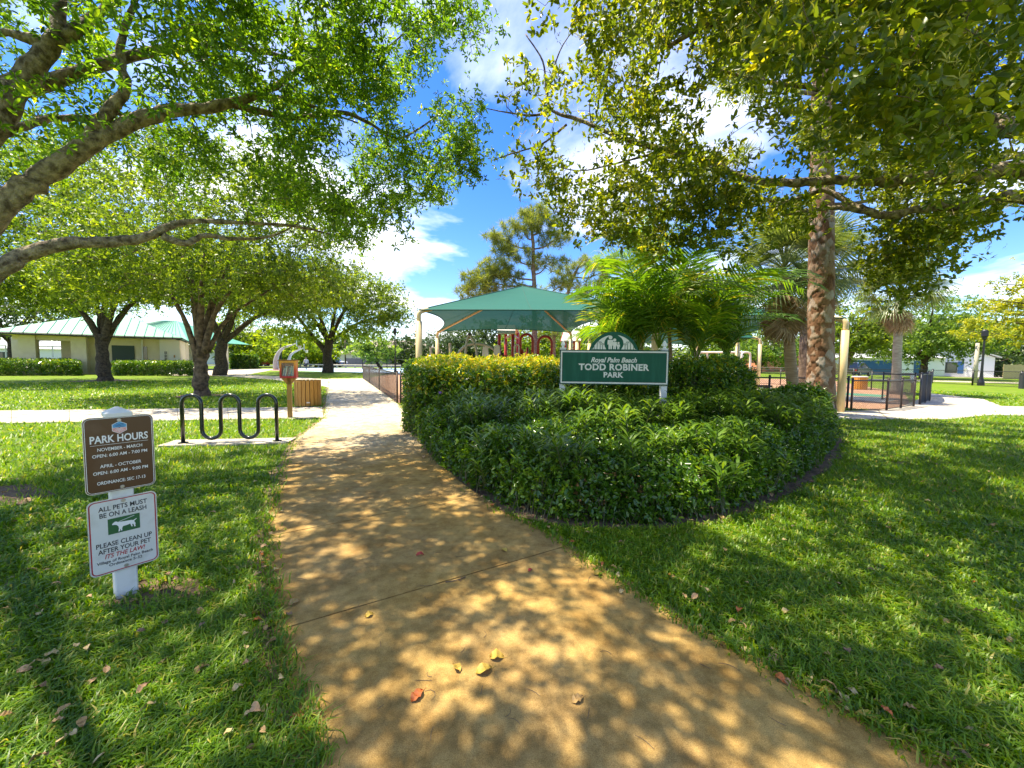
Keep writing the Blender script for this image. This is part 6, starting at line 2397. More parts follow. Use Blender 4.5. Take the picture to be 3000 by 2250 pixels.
def arch(pxa, pxb, ytop, ybot, mt, rr=.075, dy=0.0, name='arch'):
    a, b = wq(pxa, ybot, dy), wq(pxb, ybot, dy)
    top = wq((pxa + pxb) / 2, ytop, dy).z
    r_ = (b.x - a.x) / 2
    zc_ = top - r_
    pts = [(a.x, a.y, 0), (a.x, a.y, zc_)] + [(a.x + r_ - r_ * math.cos(q), a.y, zc_ + r_ * math.sin(q)) for q in np.linspace(0, math.pi, 13)[1:-1]] + [(b.x, b.y, zc_), (b.x, b.y, 0)]
    MB().tube(pts, rr, 12).build(name, mt, t, smooth=True)


arch(1524, 1560, 979, 1050, M_pred)
arch(1576, 1616, 985, 1050, M_pred)
arch(1507, 1520, 1010, 1050, M_pwhite, .04, -.5, 'handrail')
for px, y0_, y1_ in ((1545, 1018, 1050), (1531, 1024, 1050)):
    p = wq(px, y0_)
    MB().tube([(p.x, p.y, 0), (p.x, p.y, p.z)], .06, 10).build('post', M_pred, t, smooth=True)
for pa_, pb3_, y0_, y1_, m in ((1511, 1516, 1031, 1060, M_pbeige), (1534, 1541, 1031, 1060, M_pbeige), (1550, 1578, 1038, 1065, M_pbeige), (1466, 1500, 1040, 1075, M_pred)):
    a, b = wq(pa_, y0_, .1), wq(pb3_, y1_, .1)
    MB().box(((a.x + b.x) / 2, a.y, (a.z + b.z) / 2), (b.x - a.x, .05, a.z - b.z)).build('panel', m, t)
a, b = wq(1470, 1072), wq(1610, 1072)
MB().box(((a.x + b.x) / 2, Yq + 1.0, max(.3, a.z)), (b.x - a.x, 2.0, .10)).build('deck', M_pred, t)
MB().tube([wq(1482, 990, 1.0), wq(1500, 979, 1.0), wq(1518, 992, 1.0)], .06, 8).build('gable_bar', M_pwhite, t, smooth=True)
# second tower on the right
ctr = W(1700, 1050, 25)
t = thing('play_tower', 'small red play tower with white gable roof behind the canopy post', 'playground', (ctr.x, 25, 0))
for px, dy in ((1654, 0), (1697, 0), (1684, 2)):
    p = W(px, 990, 25 + dy)
    MB().tube([(p.x, p.y, 0), (p.x, p.y, p.z)], .10, 12).build('post', M_pred, t, smooth=True)
q = [W(1644, 1000, 24.6), W(1702, 1000, 24.6), W(1697, 972, 26), W(1652, 972, 26), W(1699, 1000, 27.4), W(1648, 1000, 27.4)]
MB().add([*q, *[p + V3(0, 0, .06) for p in q]], [(0, 1, 2, 3), (3, 2, 4, 5), (6, 9, 8, 7), (9, 11, 10, 8), (0, 6, 7, 1), (1, 7, 8, 2), (2, 8, 10, 4), (4, 10, 11, 5), (5, 11, 9, 3), (3, 9, 6, 0)]).build('roof', M_pwhite, t)
MB().add([q[0] + V3(-.02, 0, 0), q[3] + V3(-.02, 0, 0), q[5] + V3(-.02, 0, 0), q[0] + V3(-.06, 0, 0), q[3] + V3(-.06, 0, 0), q[5] + V3(-.06, 0, 0)], [(0, 1, 2), (3, 5, 4), (0, 3, 4, 1), (1, 4, 5, 2), (2, 5, 3, 0)]).build('gable_panel', M_pred, t)
# pipe climber on the left
ctr = W(1390, 1050, 20)
t = thing('pipe_climber', 'grey arched pipe climber left of the red play tower', 'climber', (ctr.x, 20, 0))
for pts in (((1400, 1075), (1396, 1030), (1388, 1000), (1378, 985), (1374, 980)), ((1362, 1060), (1366, 1010), (1372, 985), (1376, 979)), ((1345, 1030), (1365, 1012), (1390, 1007), (1420, 1010), (1445, 1022), (1462, 1045)), ((1374, 980), (1382, 984))):
    MB().tube(smooth_line([W(x, y, 20) for x, y in pts], 4), .07, 10).build('pipe', M_pgrey, t, smooth=True)
for px in (1400, 1362, 1345, 1462):
    p = W(px, 1060 if px != 1345 else 1030, 20)
    MB().tube([(p.x, 20, 0), (p.x, 20, p.z)], .07, 10).build('leg', M_pgrey, t, smooth=True)
p = W(1376, 980, 20)
MB().lathe((p.x, 20, p.z - .08), [(.05, 0), (.10, .05), (.10, .12), (.05, .17)], 10).build('joint', M_fence, t)
for k, (px, py) in enumerate(((1422, 1026), (1456, 1022))):
    p = W(px, py, 19)
    mb = MB().lathe((p.x, 19, 0), [(.05, 0), (.05, p.z - .25)], 8)
    mb.box((p.x, 19, p.z - .05), (.34, .10, .46), taper=.72)
    tag(mb.build('spring_rider', M_pwhite, origin=(p.x, 19, 0)), ('white high-backed spring rider below the grey pipe arch', 'white spring rider right beside the red tower post')[k], 'spring rider')
# swing frame
s0, s1 = W(2186, 990 + 42, 34), W(2060, 1032, 36)
t = thing('swing_frame', 'white arched swing frame beyond the rounded bush', 'swing', (s0.x, s0.y, 0))
for p in (s0, s1):
    for sgn in (-1, 1):
        MB().tube(smooth_line([(p.x + sgn * .55, p.y + sgn * .2, 0), (p.x + sgn * .50, p.y + sgn * .2, p.z - .35), (p.x + sgn * .32, p.y + sgn * .1, p.z - .05), (p.x, p.y, p.z)], 5), .085, 10).build('leg', M_pwhite, t, smooth=True)
MB().tube([s0, s1], .085, 10).build('top_bar', M_pwhite, t, smooth=True)
# bench
bq = G(2225, 1158)
t = thing('bench', 'low dark bench behind the playground fence, left of the curved palm', 'bench', (bq.x, bq.y, 0))
MB().bbox((bq.x, bq.y, .44), (1.0, .32, .10), .02).build('seat', M_barkT, t)
for s in (-1, 1):
    MB().bbox((bq.x + s * .3, bq.y, .20), (.14, .26, .40), .02).build('leg', M_barkT, t)
# small notice board near the gate
p = G(2672, 1152)
t = thing('notice_sign', 'small pale notice on a short post inside the playground gate', 'sign', (p.x, p.y, 0))
MB().bbox((p.x, p.y, .3), (.09, .09, .6), .01).build('post', M_slat, t)
MB().bbox((p.x, p.y, .82), (.30, .05, .55), .01).build('panel', M_cream, t)

# ------------------------------------------------------------------ pavilion
M_roof = mat('green metal roof', (.075, .30, .195), .5, (.11, .36, .245), 1.2, spec=.35)
M_seam = mat('roof seam', (.07, .26, .18), .4)
M_stucco = mat('cream stucco', (.76, .66, .44), .9, (.70, .60, .39), 3, bump=.2, bscale=80)
M_white = mat('white trim', (.74, .72, .66), .6)
M_gutter = mat('dark gutter', (.02, .035, .03), .4)
M_shut = mat('dark green shutter', (.010, .040, .024), .45)
M_glass = mat('dark window glass', (.03, .045, .05), .08, spec=.8)
A_ = V3(-31.0, 36.2, 0)
uu, vv = V3(-.8, -.6, 0), V3(-.6, .8, 0)
ZE = 3.38
LU, DV, AP = 11.4, 9.2, 4.6
LR = LU - 5.4
t = thing('pavilion', 'cream stucco park pavilion with green standing-seam metal roof', 'pavilion', A_)


def pv(u, v, z):
    return A_ + uu * u + vv * v + V3(0, 0, z)


RISE = 2.25
roof = MB().add([pv(0, 0, ZE - .02), pv(LU, 0, ZE - .02), pv(LU, DV, ZE - .02), pv(0, DV, ZE - .02), pv(AP, AP, ZE + RISE - .06), pv(5.4, AP, ZE + RISE - .06)], [(0, 1, 5, 4), (1, 2, 5), (2, 3, 4, 5), (3, 0, 4), (0, 3, 2, 1)]).build('roof', M_roof, t)
pw = .62
nF = int(LU / pw)
for k in range(nF):
    u0_, u1_ = k * LU / nF, (k + 1) * LU / nF

    def vtop(u):
        return min(u, (LU - u) * AP / LR, AP)
    quad = []
    for u, in ((u0_ + .012,), (u1_ - .012,)):
        vt = max(vtop(u) - .02, .02)
        quad.append((u, vt))
    f = [pv(quad[0][0], -.04, ZE), pv(quad[1][0], -.04, ZE), pv(quad[1][0], quad[1][1], ZE + RISE * quad[1][1] / AP), pv(quad[0][0], quad[0][1], ZE + RISE * quad[0][1] / AP)]
    MB().add(f + [p - V3(0, 0, .025) for p in f], [(0, 1, 2, 3), (7, 6, 5, 4), (0, 4, 5, 1), (1, 5, 6, 2), (2, 6, 7, 3), (3, 7, 4, 0)]).build('roof_panel', M_roof, roof)
    if k:
        vt = vtop(u0_)
        MB().tube([pv(u0_, -.04, ZE + .02), pv(u0_, vt, ZE + .02 + RISE * vt / AP)], .028, 4).build('seam', M_seam, roof)
nS = 14
for k in range(nS):
    v0_, v1_ = k * DV / nS, (k + 1) * DV / nS
    f = []
    for v in (v0_ + .012, v1_ - .012):
        ut = max(min(v, DV - v) - .02, .02)
        f.append((v, ut))
    q = [pv(-.04, f[0][0], ZE), pv(-.04, f[1][0], ZE), pv(f[1][1], f[1][0], ZE + RISE * f[1][1] / AP), pv(f[0][1], f[0][0], ZE + RISE * f[0][1] / AP)]
    MB().add(q + [p - V3(0, 0, .025) for p in q], [(0, 3, 2, 1), (4, 5, 6, 7), (0, 1, 5, 4), (1, 2, 6, 5), (2, 3, 7, 6), (3, 0, 4, 7)]).build('roof_panel', M_roof, roof)
mb = MB()
for (u0_, v0_), (u1_, v1_) in (((0, 0), (LU, 0)), ((0, 0), (0, DV)), ((LU, 0), (LU, DV)), ((0, DV), (LU, DV))):
    mb.tube([pv(u0_, v0_, ZE - .10) - uu * .0, pv(u1_, v1_, ZE - .10)], .085, 6)
mb.build('gutter', M_gutter, t)
MB().add([pv(.5, .5, ZE - .16), pv(LU - .5, .5, ZE - .16), pv(LU - .5, DV - .5, ZE - .16), pv(.5, DV - .5, ZE - .16)], [(0, 1, 2, 3)]).build('soffit', M_white, t)


def pvbox(name, u0, u1, v0, v1, z0, z1, m, parent=None):
    mb = MB()
    P = [pv(u, v, z) for z in (z0, z1) for u, v in ((u0, v0), (u1, v0), (u1, v1), (u0, v1))]
    mb.add(P, [(0, 1, 2, 3), (7, 6, 5, 4), (0, 4, 5, 1), (1, 5, 6, 2), (2, 6, 7, 3), (3, 7, 4, 0)])
    return mb.build(name, m, parent or t)


def uof(px, v):
    """wall coordinate u of a photo column on the line v"""
    k = (px - 1500) / FPX
    b0 = A_ + vv * v
    return (k * b0.y - b0.x) / (uu.x - k * uu.y)


w_ = pvbox('wall', uof(530, 2.0), uof(252, 2.0), 2.0, DV - 1.0, 0, ZE - .18, M_stucco)
beam = pvbox('beam', uof(254, 1.2) + .0, LU - 1.0, 1.2, 1.6, ZE - .55, ZE - .17, M_stucco)
for px, v in ((233, 1.0), (82, 1.0), (203, 5.5), (60, 6.5)):
    uc = uof(px, v)
    pvbox('column', uc - .45, uc + .45, v, v + .85, 0, ZE - .20, M_stucco)
sh_ = pvbox('shutter', uof(396, 1.97), uof(330, 1.97), 1.93, 1.99, .1, 2.55, M_shut)
for k in range(13):
    pvbox('shutter_slat', uof(396, 1.9) + .03, uof(330, 1.9) - .03, 1.895, 1.93, .15 + k * .185, .15 + k * .185 + .13, M_shut, sh_)
pvbox('pilaster', uof(421, 1.8), uof(417, 1.8), 1.75, 2.0, 0, ZE - .19, M_white)
wdn = pvbox('window', uof(433, 1.97), uof(423, 1.97), 1.93, 1.99, .7, 2.5, M_glass)
pvbox('white_bay', uof(528, 1.9), uof(470, 1.9), 1.80, 1.999, 0, ZE - .19, M_white)
for a_, b_ in ((493, 481),):
    fr = pvbox('window', uof(a_, 1.78), uof(b_, 1.78), 1.74, 1.80, 1.15, 2.15, M_white)
    for i in range(2):
        for j in range(3):
            ua, ub = uof(a_, 1.7) + .04, uof(b_, 1.7) - .04
            wv = (ub - ua) / 2
            pvbox('pane', ua + i * wv + .02, ua + (i + 1) * wv - .02, 1.715, 1.735, 1.19 + j * .31, 1.19 + j * .31 + .27, M_glass, fr)
pvbox('wall_plate', uof(514, 1.7), uof(510, 1.7), 1.74, 1.80, 1.5, 1.75, M_postw)
pvbox('floor', .8, LU - .8, .8, DV - .6, .0, .05, M_conc)
# wing farther back with a second roof
B0 = V3(-39.0, 47.0, 0)
t = thing('pavilion_wing', 'rear wing of the pavilion, teal roof seen between the tree stems', 'pavilion', B0)
Vw = [B0 + V3(-12, -2.5, 3.45), B0 + V3(1.6, -2.5, 3.45), B0 + V3(1.6, 8, 3.45), B0 + V3(-12, 8, 3.45), B0 + V3(-4, 2.7, 6.2), B0 + V3(-6.5, 2.7, 6.2)]
ro = MB().add(Vw, [(0, 1, 4, 5), (1, 2, 4), (2, 3, 5, 4), (3, 0, 5), (0, 3, 2, 1)]).build('roof', M_roof, t)
for k in range(1, 20):
    f = k / 20
    e = Vw[0].lerp(Vw[1], f)
    tt = Vw[5].lerp(Vw[4], f)
    MB().tube([e + V3(0, 0, .03), tt + V3(0, 0, .03)], .03, 4).build('seam', M_seam, ro)
MB().box(B0 + V3(-7, 4, 1.6), (7, 5.0, 3.2)).build('wall', M_stucco, t)
for dx, dy in ((1.1, 3.6), (.4, -1.8), (-10.5, -1.8)):
    MB().box(B0 + V3(dx, dy, 1.7), (.75, .75, 3.4)).build('column', M_stucco, t)
# white rail beyond the pavilion
a, b = V3(-75, 52, 0), V3(-52, 60, 0)
t = thing('white_rail', 'white rail fence seen through the open pavilion', 'fence', a)
for z in (.5, 2.9):
    MB().tube([a + V3(0, 0, z), b + V3(0, 0, z)], .07, 6).build('rail', M_white, t)
for k in range(6):
    p = a.lerp(b, k / 5)
    MB().tube([p, p + V3(0, 0, 3)], .07, 6).build('post', M_white, t)

# ------------------------------------------------------------------ houses
M_shingle = mat('grey brown shingles', (.30, .24, .19), .9, (.38, .31, .25), 3, bump=.3)
M_shgrey = mat('pale grey roof', (.45, .46, .46), .8, (.38, .39, .40), 3)
M_hcream = mat('cream house wall', (.68, .62, .50), .85)
M_hor = mat('orange house wall', (.62, .23, .12), .85, (.56, .20, .10), 2)
M_hordoor = mat('orange garage door', (.55, .20, .12), .7)
M_hwhite = mat('white house wall', (.72, .74, .76), .8)
M_blue = mat('blue garage door', (.02, .09, .24), .5, (.03, .11, .28), 3)
M_teal = mat('teal roof', (.22, .42, .38), .6)


def house(label, c, rz, L, D, h, rise, mw, mr, feats, gable=False):
    t = thing('house', label, 'house', (c[0], c[1], 0), rz)
    MB().box((0, D / 2, h / 2), (L, D, h)).build('wall', mw, t, local=True)
    o = .5
    if gable:
        v = [(-L / 2 - o, -o, h - .1), (L / 2 + o, -o, h - .1), (L / 2 + o, D + o, h - .1), (-L / 2 - o, D + o, h - .1), (0, -o, h + rise), (0, D + o, h + rise)]
        MB().add(v + [(x, y, z + .14) for x, y, z in v], [(0, 4, 5, 3), (4, 1, 2, 5), (6, 9, 11, 10), (10, 11, 8, 7), (0, 6, 10, 4), (4, 10, 7, 1), (1, 7, 8, 2), (2, 8, 11, 5), (5, 11, 9, 3), (3, 9, 6, 0)]).build('roof', mr, t, local=True)
        MB().prism([(-L / 2, h), (L / 2, h), (0, h + rise - .02)], (0, .01, 0), (1, 0, 0), (0, 0, 1), (0, 1, 0), .1).build('gable_wall', mw, t, local=True)
    else:
        a = min(D / 2, L * .4)
        v = [(-L / 2 - o, -o, h - .05), (L / 2 + o, -o, h - .05), (L / 2 + o, D + o, h - .05), (-L / 2 - o, D + o, h - .05), (-L / 2 + a, D / 2, h + rise), (L / 2 - a, D / 2, h + rise)]
        MB().add(v, [(0, 1, 5, 4), (1, 2, 5), (2, 3, 4, 5), (3, 0, 4), (0, 3, 2, 1)]).build('roof', mr, t, local=True)
    for kind, x0, x1, z0, z1, m in feats:
        p = MB().box(((x0 + x1) / 2, -.03, (z0 + z1) / 2), (x1 - x0, .06, z1 - z0)).build(kind, m, t, local=True)
        if kind == 'window':
            for i in range(2):
                xm = x0 + (x1 - x0) * (i * .5 + .25)
                MB().box((xm, -.07, (z0 + z1) / 2), ((x1 - x0) * .42, .03, (z1 - z0) * .86)).build('pane', M_glass, p, local=True)
        if kind == 'garage_door':
            for i in range(4):
                zm = z0 + (z1 - z0) * (i + .5) / 4
                MB().box(((x0 + x1) / 2, -.075, zm), ((x1 - x0) * .97, .03, (z1 - z0) * .22)).build('door_panel', m, p, local=True)
    return t


house('cream house with grey-brown hip roof beyond the black car', (-29.5, 92), -.04, 24, 12, 3.0, 3.4, M_hcream, M_shingle, [('window', 4, 6, .9, 2.2, M_white), ('window', -6, -4, .9, 2.2, M_white), ('window', 8, 9.5, .9, 2.2, M_white)])
house('pale house seen far left beyond the clipped far hedge', (-78, 92), .2, 14, 10, 3.0, 2.5, M_hwhite, M_shgrey, [('window', -3, -1, .9, 2.1, M_white), ('window', 2, 4, .9, 2.1, M_white)])
house('white low building behind the pavilion columns', (-92, 70), .55, 22, 8, 2.9, 1.6, M_hwhite, M_shgrey, [('window', -4, 4, .6, 2.2, M_gutter)])
ph_ = W(2292, 1080, 72)
house('orange stucco garage with gable roof beyond the far lawn', (ph_.x, 72), -.10, 7.4, 8, 2.9, 1.5, M_hor, M_shgrey, [('garage_door', -2.9, 2.6, .05, 2.3, M_hordoor)], gable=True)
ph_ = W(2390, 1080, 75)
house('orange house body with grey roof right of the orange garage', (ph_.x + 1, 75), -.10, 15, 9, 2.7, 1.7, M_hor, M_shgrey, [('window', -5, -3, .9, 2.0, M_gutter), ('window', 3, 5, .9, 2.0, M_gutter), ('door', 0, 1, .05, 2.1, M_gutter)])
ph_ = W(2215, 1080, 80)
house('low house with teal roof behind the swing frame', (ph_.x - 3, 80), -.1, 14, 9, 2.7, 2.0, M_hwhite, M_teal, [('window', -3, -1, .9, 2.0, M_gutter), ('window', 3, 5, .9, 2.0, M_gutter)])
ph_ = W(2580, 1090, 56)
house('white house with wide blue garage door behind the grey palm', (ph_.x + .5, 56), -.62, 12, 9, 2.6, 1.5, M_hwhite, M_shgrey, [('garage_door', -4.6, 1.0, .05, 2.15, M_blue), ('door', 3.0, 4.0, .05, 2.1, M_blue)])
ph_ = W(2775, 1092, 55)
house('white house front with blue-shuttered window under the bright oak', (ph_.x, 55), -.70, 8.5, 8, 2.7, 2.0, M_hwhite, M_shgrey, [('window', -1.2, .9, .5, 2.0, M_gutter), ('shutter', -1.8, -1.25, .4, 2.1, M_blue), ('shutter', .95, 1.5, .4, 2.1, M_blue)], gable=True)

# board fences far away
M_board = mat('grey weathered boards', (.24, .225, .20), .9, (.34, .32, .29), 5, stretch=(3, 3, .3))
M_boardt = mat('tan fence boards', (.46, .34, .17), .85, (.54, .41, .22), 5)


def board_fence(label, a, b, h, m, w=.14):
    a, b = Vector((*a, 0)), Vector((*b, 0))
    t = thing('board_fence', label, 'fence', a)
    n = int((b - a).length / (w + .012))
    d = (b - a).normalized()
    rz = math.atan2(d.y, d.x)
    r = np.random.default_rng(int(abs(a.x) * 10))
    mb = MB()
    for k in range(n):
        c = a + d * (k + .5) * (w + .012)
        hh = h + .04 * r.normal()
        mb.box(c + V3(0, 0, hh / 2), (w, .025, hh), rz)
    o = mb.build('boards', m, t)
    o['kind'] = 'stuff'
    for z in (.4, h - .4):
        c = (a + b) / 2 + Vector((-d.y, d.x, 0)) * .04 + V3(0, 0, z)
        MB().box(c, ((b - a).length, .04, .09), rz).build('rail', m, t)


board_fence('grey weathered board fence behind the airy tree', W(1012, 1070, 84)[:2], W(1212, 1072, 84)[:2], 1.8, M_board)
board_fence('tan shadow-box fence at the far right', W(2938, 1095, 46)[:2], W(3100, 1098, 46)[:2], 1.7, M_boardt, .18)
board_fence('pale picket fence left of the blue garage', W(2440, 1090, 58)[:2], W(2530, 1090, 58)[:2], 1.7, M_boardt, .16)
# low timber rail beside the car park
a, b = W(880, 1071, 66), W(1200, 1071, 66)
a.z = b.z = 0
t = thing('timber_rail', 'low pale timber guard rail between the court and the parked cars', 'rail', a)
for k in range(13):
    p = a.lerp(b, k / 12)
    MB().bbox((p.x, p.y, .35), (.16, .16, .7), .02).build('post', M_board, t)
    if k < 12:
        q = a.lerp(b, (k + 1) / 12)
        MB().tube([p + V3(0, -.1, .55), q + V3(0, -.1, .55)], .09, 6).build('rail', mat('pale timber', (.50, .44, .34), .9), t)

# ------------------------------------------------------------------ lamps and poles
M_globe = mat('frosted lamp globe', (.75, .74, .68), .3)


def lamp(label, p, h, r=.06, globe=True):
    t = thing('street_lamp', label, 'lamp', (p.x, p.y, 0))
    MB().lathe((p.x, p.y, 0), [(r * 2.6, 0), (r * 2.6, .25), (r * 1.7, .5), (r * 1.2, .8), (r, 1.2), (r * .75, h - .3), (r * 1.5, h - .2), (r * 1.5, h - .1)], 12).build('pole', M_fence, t, smooth=False)
    if globe:
        MB().lathe((p.x, p.y, h - .1), [(r * 1.6, 0), (r * 3.4, .18), (r * 3.6, .42), (r * 2.6, .66), (r * .6, .80)], 14).build('globe', M_globe, t, smooth=True)
    else:
        MB().lathe((p.x, p.y, h - .1), [(r * 1.6, 0), (r * 2.6, .1), (r * 2.4, .5), (r * 1.2, .6)], 12).build('lamp_head', M_fence, t)
    return t


def ground_at(px, Y):
    p = W(px, 1060, Y)
    return Vector((p.x, Y, 0))


lamp('black lamp post with round pale globe behind the basketball poles', ground_at(824, 58), W(824, 990, 58).z, .09)
lamp('tall black lamp post at the far end of the walk fence', ground_at(1158, 40), W(1158, 975, 40).z, .07, globe=False)
pl_ = G(2873, 1130)
lamp('dark lamp post standing in the right lawn', pl_, W(2873, 985, pl_.y).z, .075, globe=False)
for px, Y, ytop, r, m, lab in ((1012, 74, 985, .14, M_barkT, 'brown utility pole in front of the cream house'), (2860, 34, 1005, .16, mat('pale timber', (.50, .44, .34), .9), 'pale wooden pole beside the dark lamp post')):
    p = ground_at(px, Y)
    tag(MB().tube([p, p + V3(0, 0, W(px, ytop, Y).z)], [r, r * .75], 10).build('utility_pole', m, origin=p, smooth=True), lab, 'pole')

# ------------------------------------------------------------------ basketball hoops
M_goose = mat('galvanised grey pole', (.42, .41, .40), .55, (.35, .34, .33), 3)
M_clear = mat('backboard acrylic', (.70, .76, .80), .2)
M_rim = mat('orange rim', (.55, .12, .03), .5)
for k, (b_px, arc_px, bb, Y, r0_, lab) in enumerate((
        ((808, 1084), ((808, 1060), (812, 1042), (822, 1026), (838, 1016), (858, 1010)), (867, 998, 869, 1014), 52, .36, 'nearer curved grey basketball pole with backboard'),
        ((846, 1079), ((846, 1062), (849, 1046), (857, 1035), (870, 1028), (882, 1023)), (889, 1012, 891, 1027), 58, .28, 'farther curved grey basketball pole half hidden by the book box'))):
    base = ground_at(b_px[0], Y)
    t = thing('basketball_hoop', lab, 'basketball hoop', base)
    P = smooth_line([base] + [W(x, y, Y) for x, y in arc_px], 4)
    n = len(P)
    MB().tube(P, [r0_ * (1 - .74 * i / (n - 1)) for i in range(n)], 14).build('pole', M_goose, t, smooth=True)
    e = W((bb[0] + bb[2]) / 2, (bb[1] + bb[3]) / 2, Y)
    MB().tube([P[-1], e + V3(-.1, 0, 0)], .07, 8).build('bracket', M_goose, t)
    MB().box(e + V3(.05, 0, .1), (.05, 1.6, .95), math.radians(27)).build('backboard', M_clear, t)
    c = e + V3(.42, 0, -.30)
    MB().tube([c + V3(.23 * math.cos(a), .23 * math.sin(a), 0) for a in np.linspace(0, 6.283, 17)], .012, 6).build('rim', M_rim, t)
    mb = MB()
    for j in range(10):
        a, a2 = j * .628, j * .628 + .6
        mb.tube([c + V3(.23 * math.cos(a), .23 * math.sin(a), 0), c + V3(.13 * math.cos(a2), .13 * math.sin(a2), -.42)], .008, 3)
        mb.tube([c + V3(.23 * math.cos(a2), .23 * math.sin(a2), 0), c + V3(.13 * math.cos(a), .13 * math.sin(a), -.42)], .008, 3)
    mb.build('net', M_white, t)

# ------------------------------------------------------------------ parked cars
M_tyre = mat('tyre rubber', (.015, .015, .016), .8)
M_rimm = mat('wheel rim', (.45, .45, .46), .3, metal=.8)
M_cglass = mat('car glass', (.015, .02, .024), .06, spec=.8)
M_lightr = mat('tail light', (.35, .02, .02), .3)
M_lightw = mat('head light', (.75, .75, .72), .2)


def car(label, p, rz, paint, kind='sedan', group='parked cars'):
    t = thing('parked_car', label, 'car', (p[0], p[1], 0), rz, group)
    if kind == 'sedan':
        prof = [(-2.2, .35), (-2.25, .62), (-2.15, .88), (-1.55, .95), (1.0, .95), (1.95, .82), (2.25, .66), (2.28, .35)]
        cab = [(-1.6, .93), (-.95, 1.38), (.15, 1.42), (1.05, .94)]
        H = 1.42
    elif kind == 'suv':
        prof = [(-2.2, .42), (-2.25, .8), (-2.2, 1.08), (-1.6, 1.12), (1.05, 1.12), (2.0, 1.0), (2.25, .8), (2.28, .42)]
        cab = [(-2.1, 1.1), (-1.9, 1.72), (.3, 1.76), (1.15, 1.11)]
        H = 1.76
    else:
        prof = [(-2.7, .5), (-2.7, 1.05), (-.9, 1.08), (-.85, 1.1), (1.3, 1.12), (2.3, 1.05), (2.5, .85), (2.5, .5)]
        cab = [(-.9, 1.08), (-.75, 1.85), (.55, 1.88), (1.3, 1.12)]
        H = 1.88
    wv = .88
    n = len(prof)
    vs = []
    for s, inset, dz in ((-1, .07, 0), (-1, 0, 0)):
        pass
    ring = []
    for y, k in ((-wv, .96), (-wv * .93, 1.0), (wv * .93, 1.0), (wv, .96)):
        ring.append([(x * k, y, .35 + (z - .35) * (1.0 if k == 1 else .95)) for x, z in prof])
    vs = [q for r_ in ring for q in r_]
    fs = [tuple(range(n)), tuple(reversed(range(3 * n, 4 * n)))]
    for r_ in range(3):
        for i in range(n):
            a, b = r_ * n + i, r_ * n + (i + 1) % n
            fs.append((a, a + n, b + n, b))
    MB().add(vs, fs).build('body', paint, t, local=True)
    m = len(cab)
    # glasshouse and roof
    ws = [wv * .94, wv * .74, wv * .74, wv * .94]
    vs = [(x, -w, z) for (x, z), w in zip(cab, ws)] + [(x, w, z) for (x, z), w in zip(cab, ws)]
    MB().add(vs, [(0, 1, 2, 3), (7, 6, 5, 4), (0, 4, 5, 1), (3, 2, 6, 7)]).build('window', M_cglass, t, local=True)
    MB().add([(cab[1][0] - .06, -ws[1], cab[1][1]), (cab[2][0] + .06, -ws[2], cab[2][1]), (cab[2][0] + .06, ws[2], cab[2][1]), (cab[1][0] - .06, ws[1], cab[1][1]), (cab[1][0] + .1, -ws[1] * .8, H + .05), (cab[2][0] - .1, -ws[2] * .8, H + .05), (cab[2][0] - .1, ws[2] * .8, H + .05), (cab[1][0] + .1, ws[1] * .8, H + .05)], [(0, 1, 5, 4), (1, 2, 6, 5), (2, 3, 7, 6), (3, 0, 4, 7), (4, 5, 6, 7), (3, 2, 1, 0)]).build('roof', paint, t, local=True)
    for s in (-1, 1):
        mb = MB()
        for (x0_, z0_), (x1_, z1_), w0_, w1_ in ((cab[0], cab[1], ws[0], ws[1]), (cab[2], cab[3], ws[2], ws[3])):
            mb.tube([(x0_, s * (w0_ + .005), z0_), (x1_, s * (w1_ + .005), z1_)], .04, 5)
        xm = (cab[1][0] + cab[2][0]) / 2
        mb.tube([(xm, s * (ws[0] + .003), cab[0][1]), (xm, s * (ws[1] + .003), H)], .04, 5)
        mb.build('pillar', paint, t, local=True)
    for x in (-1.4, 1.42):
        for s in (-1, 1):
            w = MB().tube([(x, s * .70, .33), (x, s * .895, .33)], .33, 18).build('wheel', M_tyre, t, local=True)
            MB().tube([(x, s * .88, .33), (x, s * .905, .33)], .20, 12).build('rim', M_rimm, w, local=True)
    for s in (-1, 1):
        MB().box((prof[-2][0] - .04, s * .62, .70), (.10, .34, .14)).build('headlight', M_lightw, t, local=True)
        MB().box((prof[1][0] + .04, s * .66, .78), (.08, .28, .16)).build('tail_light', M_lightr, t, local=True)
    return t


Pblack = mat('black car paint', (.012, .013, .016), .2, coat=.8)
Pred = mat('red car paint', (.22, .012, .016), .25, coat=.8)
Pwhite = mat('white car paint', (.70, .71, .72), .3, coat=.5)
Pdark = mat('dark grey car paint', (.03, .03, .034), .25, coat=.6)
for px, Y, rz, pnt, kd, lab in ((968, 72, math.pi - .05, Pblack, 'sedan', 'black sedan parked just left of the court tree trunk'), (785, 76, .3, Pred, 'suv', 'red car parked left of the nearer basketball pole'), (832, 80, .25, Pred, 'suv', 'dark red car parked behind the basketball poles'), (758, 78, .3, Pdark, 'suv', 'dark grey car parked at the right end of the far hedge'), (884, 78, 1.2, Pwhite, 'truck', 'white pickup truck parked behind the walking person'), (980, 82, .1, Pwhite, 'truck', 'white truck cab behind the court tree trunk')):
    p = ground_at(px, Y)
    car(lab, p, rz, pnt, kd)
p = ground_at(2512, 52)
car('dark car parked behind the drooping brownish oak', p, .5, Pdark, 'suv')


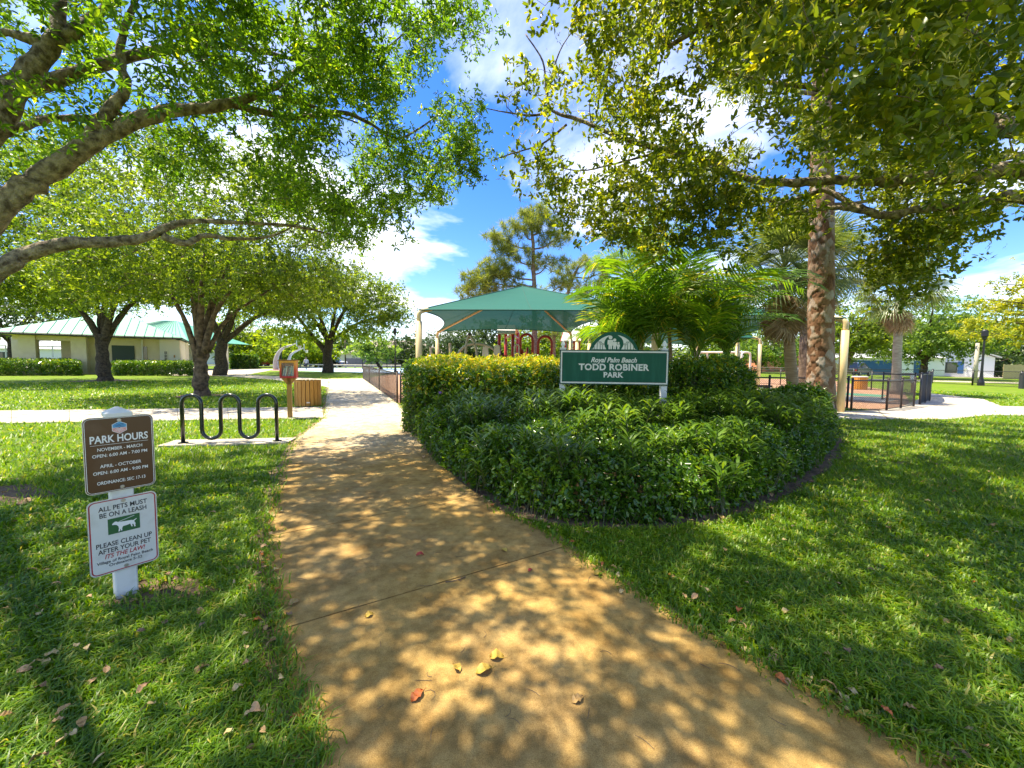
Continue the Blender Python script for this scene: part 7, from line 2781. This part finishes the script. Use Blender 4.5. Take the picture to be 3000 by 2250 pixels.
# ------------------------------------------------------------------ walking person
def person():
    c = ground_at(897, 53)
    t = thing('person', 'person in light top and dark trousers walking on the court', 'person', c, -1.2)
    # walking towards local +x... one continuous body grown along a skeleton
    joints = {'pelvis': (0, 0, .92, .13), 'waist': (.01, 0, 1.08, .12), 'chest': (.03, 0, 1.30, .155), 'neck': (.05, 0, 1.47, .06), 'head': (.07, 0, 1.58, .10), 'crown': (.06, 0, 1.68, .085),
              'hl': (0, .09, .88, .095), 'kl': (.20, .09, .50, .065), 'al': (.30, .09, .10, .042), 'fl': (.46, .09, .05, .035),
              'hr': (0, -.09, .88, .095), 'kr': (-.02, -.09, .48, .065), 'ar': (-.34, -.09, .16, .042), 'fr': (-.24, -.09, .04, .035),
              'sl': (.03, .19, 1.40, .06), 'el': (-.12, .24, 1.15, .045), 'wl': (-.02, .25, .93, .032), 'tl': (.03, .25, .84, .025),
              'sr': (.03, -.19, 1.40, .06), 'er': (.16, -.24, 1.17, .045), 'wr': (.34, -.22, 1.06, .032), 'tr': (.41, -.21, 1.05, .025)}
    ed = [('pelvis', 'waist'), ('waist', 'chest'), ('chest', 'neck'), ('neck', 'head'), ('head', 'crown'), ('pelvis', 'hl'), ('hl', 'kl'), ('kl', 'al'), ('al', 'fl'), ('pelvis', 'hr'), ('hr', 'kr'), ('kr', 'ar'), ('ar', 'fr'), ('chest', 'sl'), ('sl', 'el'), ('el', 'wl'), ('wl', 'tl'), ('chest', 'sr'), ('sr', 'er'), ('er', 'wr'), ('wr', 'tr')]
    nm = list(joints)
    me = bpy.data.meshes.new('body')
    me.from_pydata([joints[k][:3] for k in nm], [(nm.index(a), nm.index(b)) for a, b in ed], [])
    o = link('body', me, t)
    sk = o.modifiers.new('skin', 'SKIN')
    for i, k in enumerate(nm):
        me.skin_vertices[0].data[i].radius = (joints[k][3], joints[k][3])
    me.skin_vertices[0].data[0].use_root = True
    o.modifiers.new('sub', 'SUBSURF').levels = 1
    o.modifiers['sub'].render_levels = 1
    m = bpy.data.materials.new('clothed figure')
    m.use_nodes = True
    N, L = m.node_tree.nodes, m.node_tree.links
    tcn = N.new('ShaderNodeTexCoord')
    s = N.new('ShaderNodeSeparateXYZ')
    L.new(tcn.outputs['Object'], s.inputs[0])
    r = N.new('ShaderNodeValToRGB')
    r.color_ramp.interpolation = 'CONSTANT'
    e = r.color_ramp.elements
    e[0].color = (.03, .03, .035, 1)
    e[1].position = .52
    e[1].color = (.42, .40, .42, 1)
    q = e.new(.835)
    q.color = (.42, .25, .17, 1)
    dv = N.new('ShaderNodeMath')
    dv.operation = 'DIVIDE'
    dv.inputs[1].default_value = 1.75
    L.new(s.outputs[2], dv.inputs[0])
    L.new(dv.outputs[0], r.inputs[0])
    L.new(r.outputs[0], N['Principled BSDF'].inputs['Base Color'])
    N['Principled BSDF'].inputs['Roughness'].default_value = .8
    me.materials.append(m)
    MB().lathe((.055, 0, 1.60), [(.105, 0), (.112, .06), (.095, .13), (.05, .165), (.01, .175)], 12).build('hair', mat('dark hair', (.02, .014, .01), .6), t, local=True)


person()
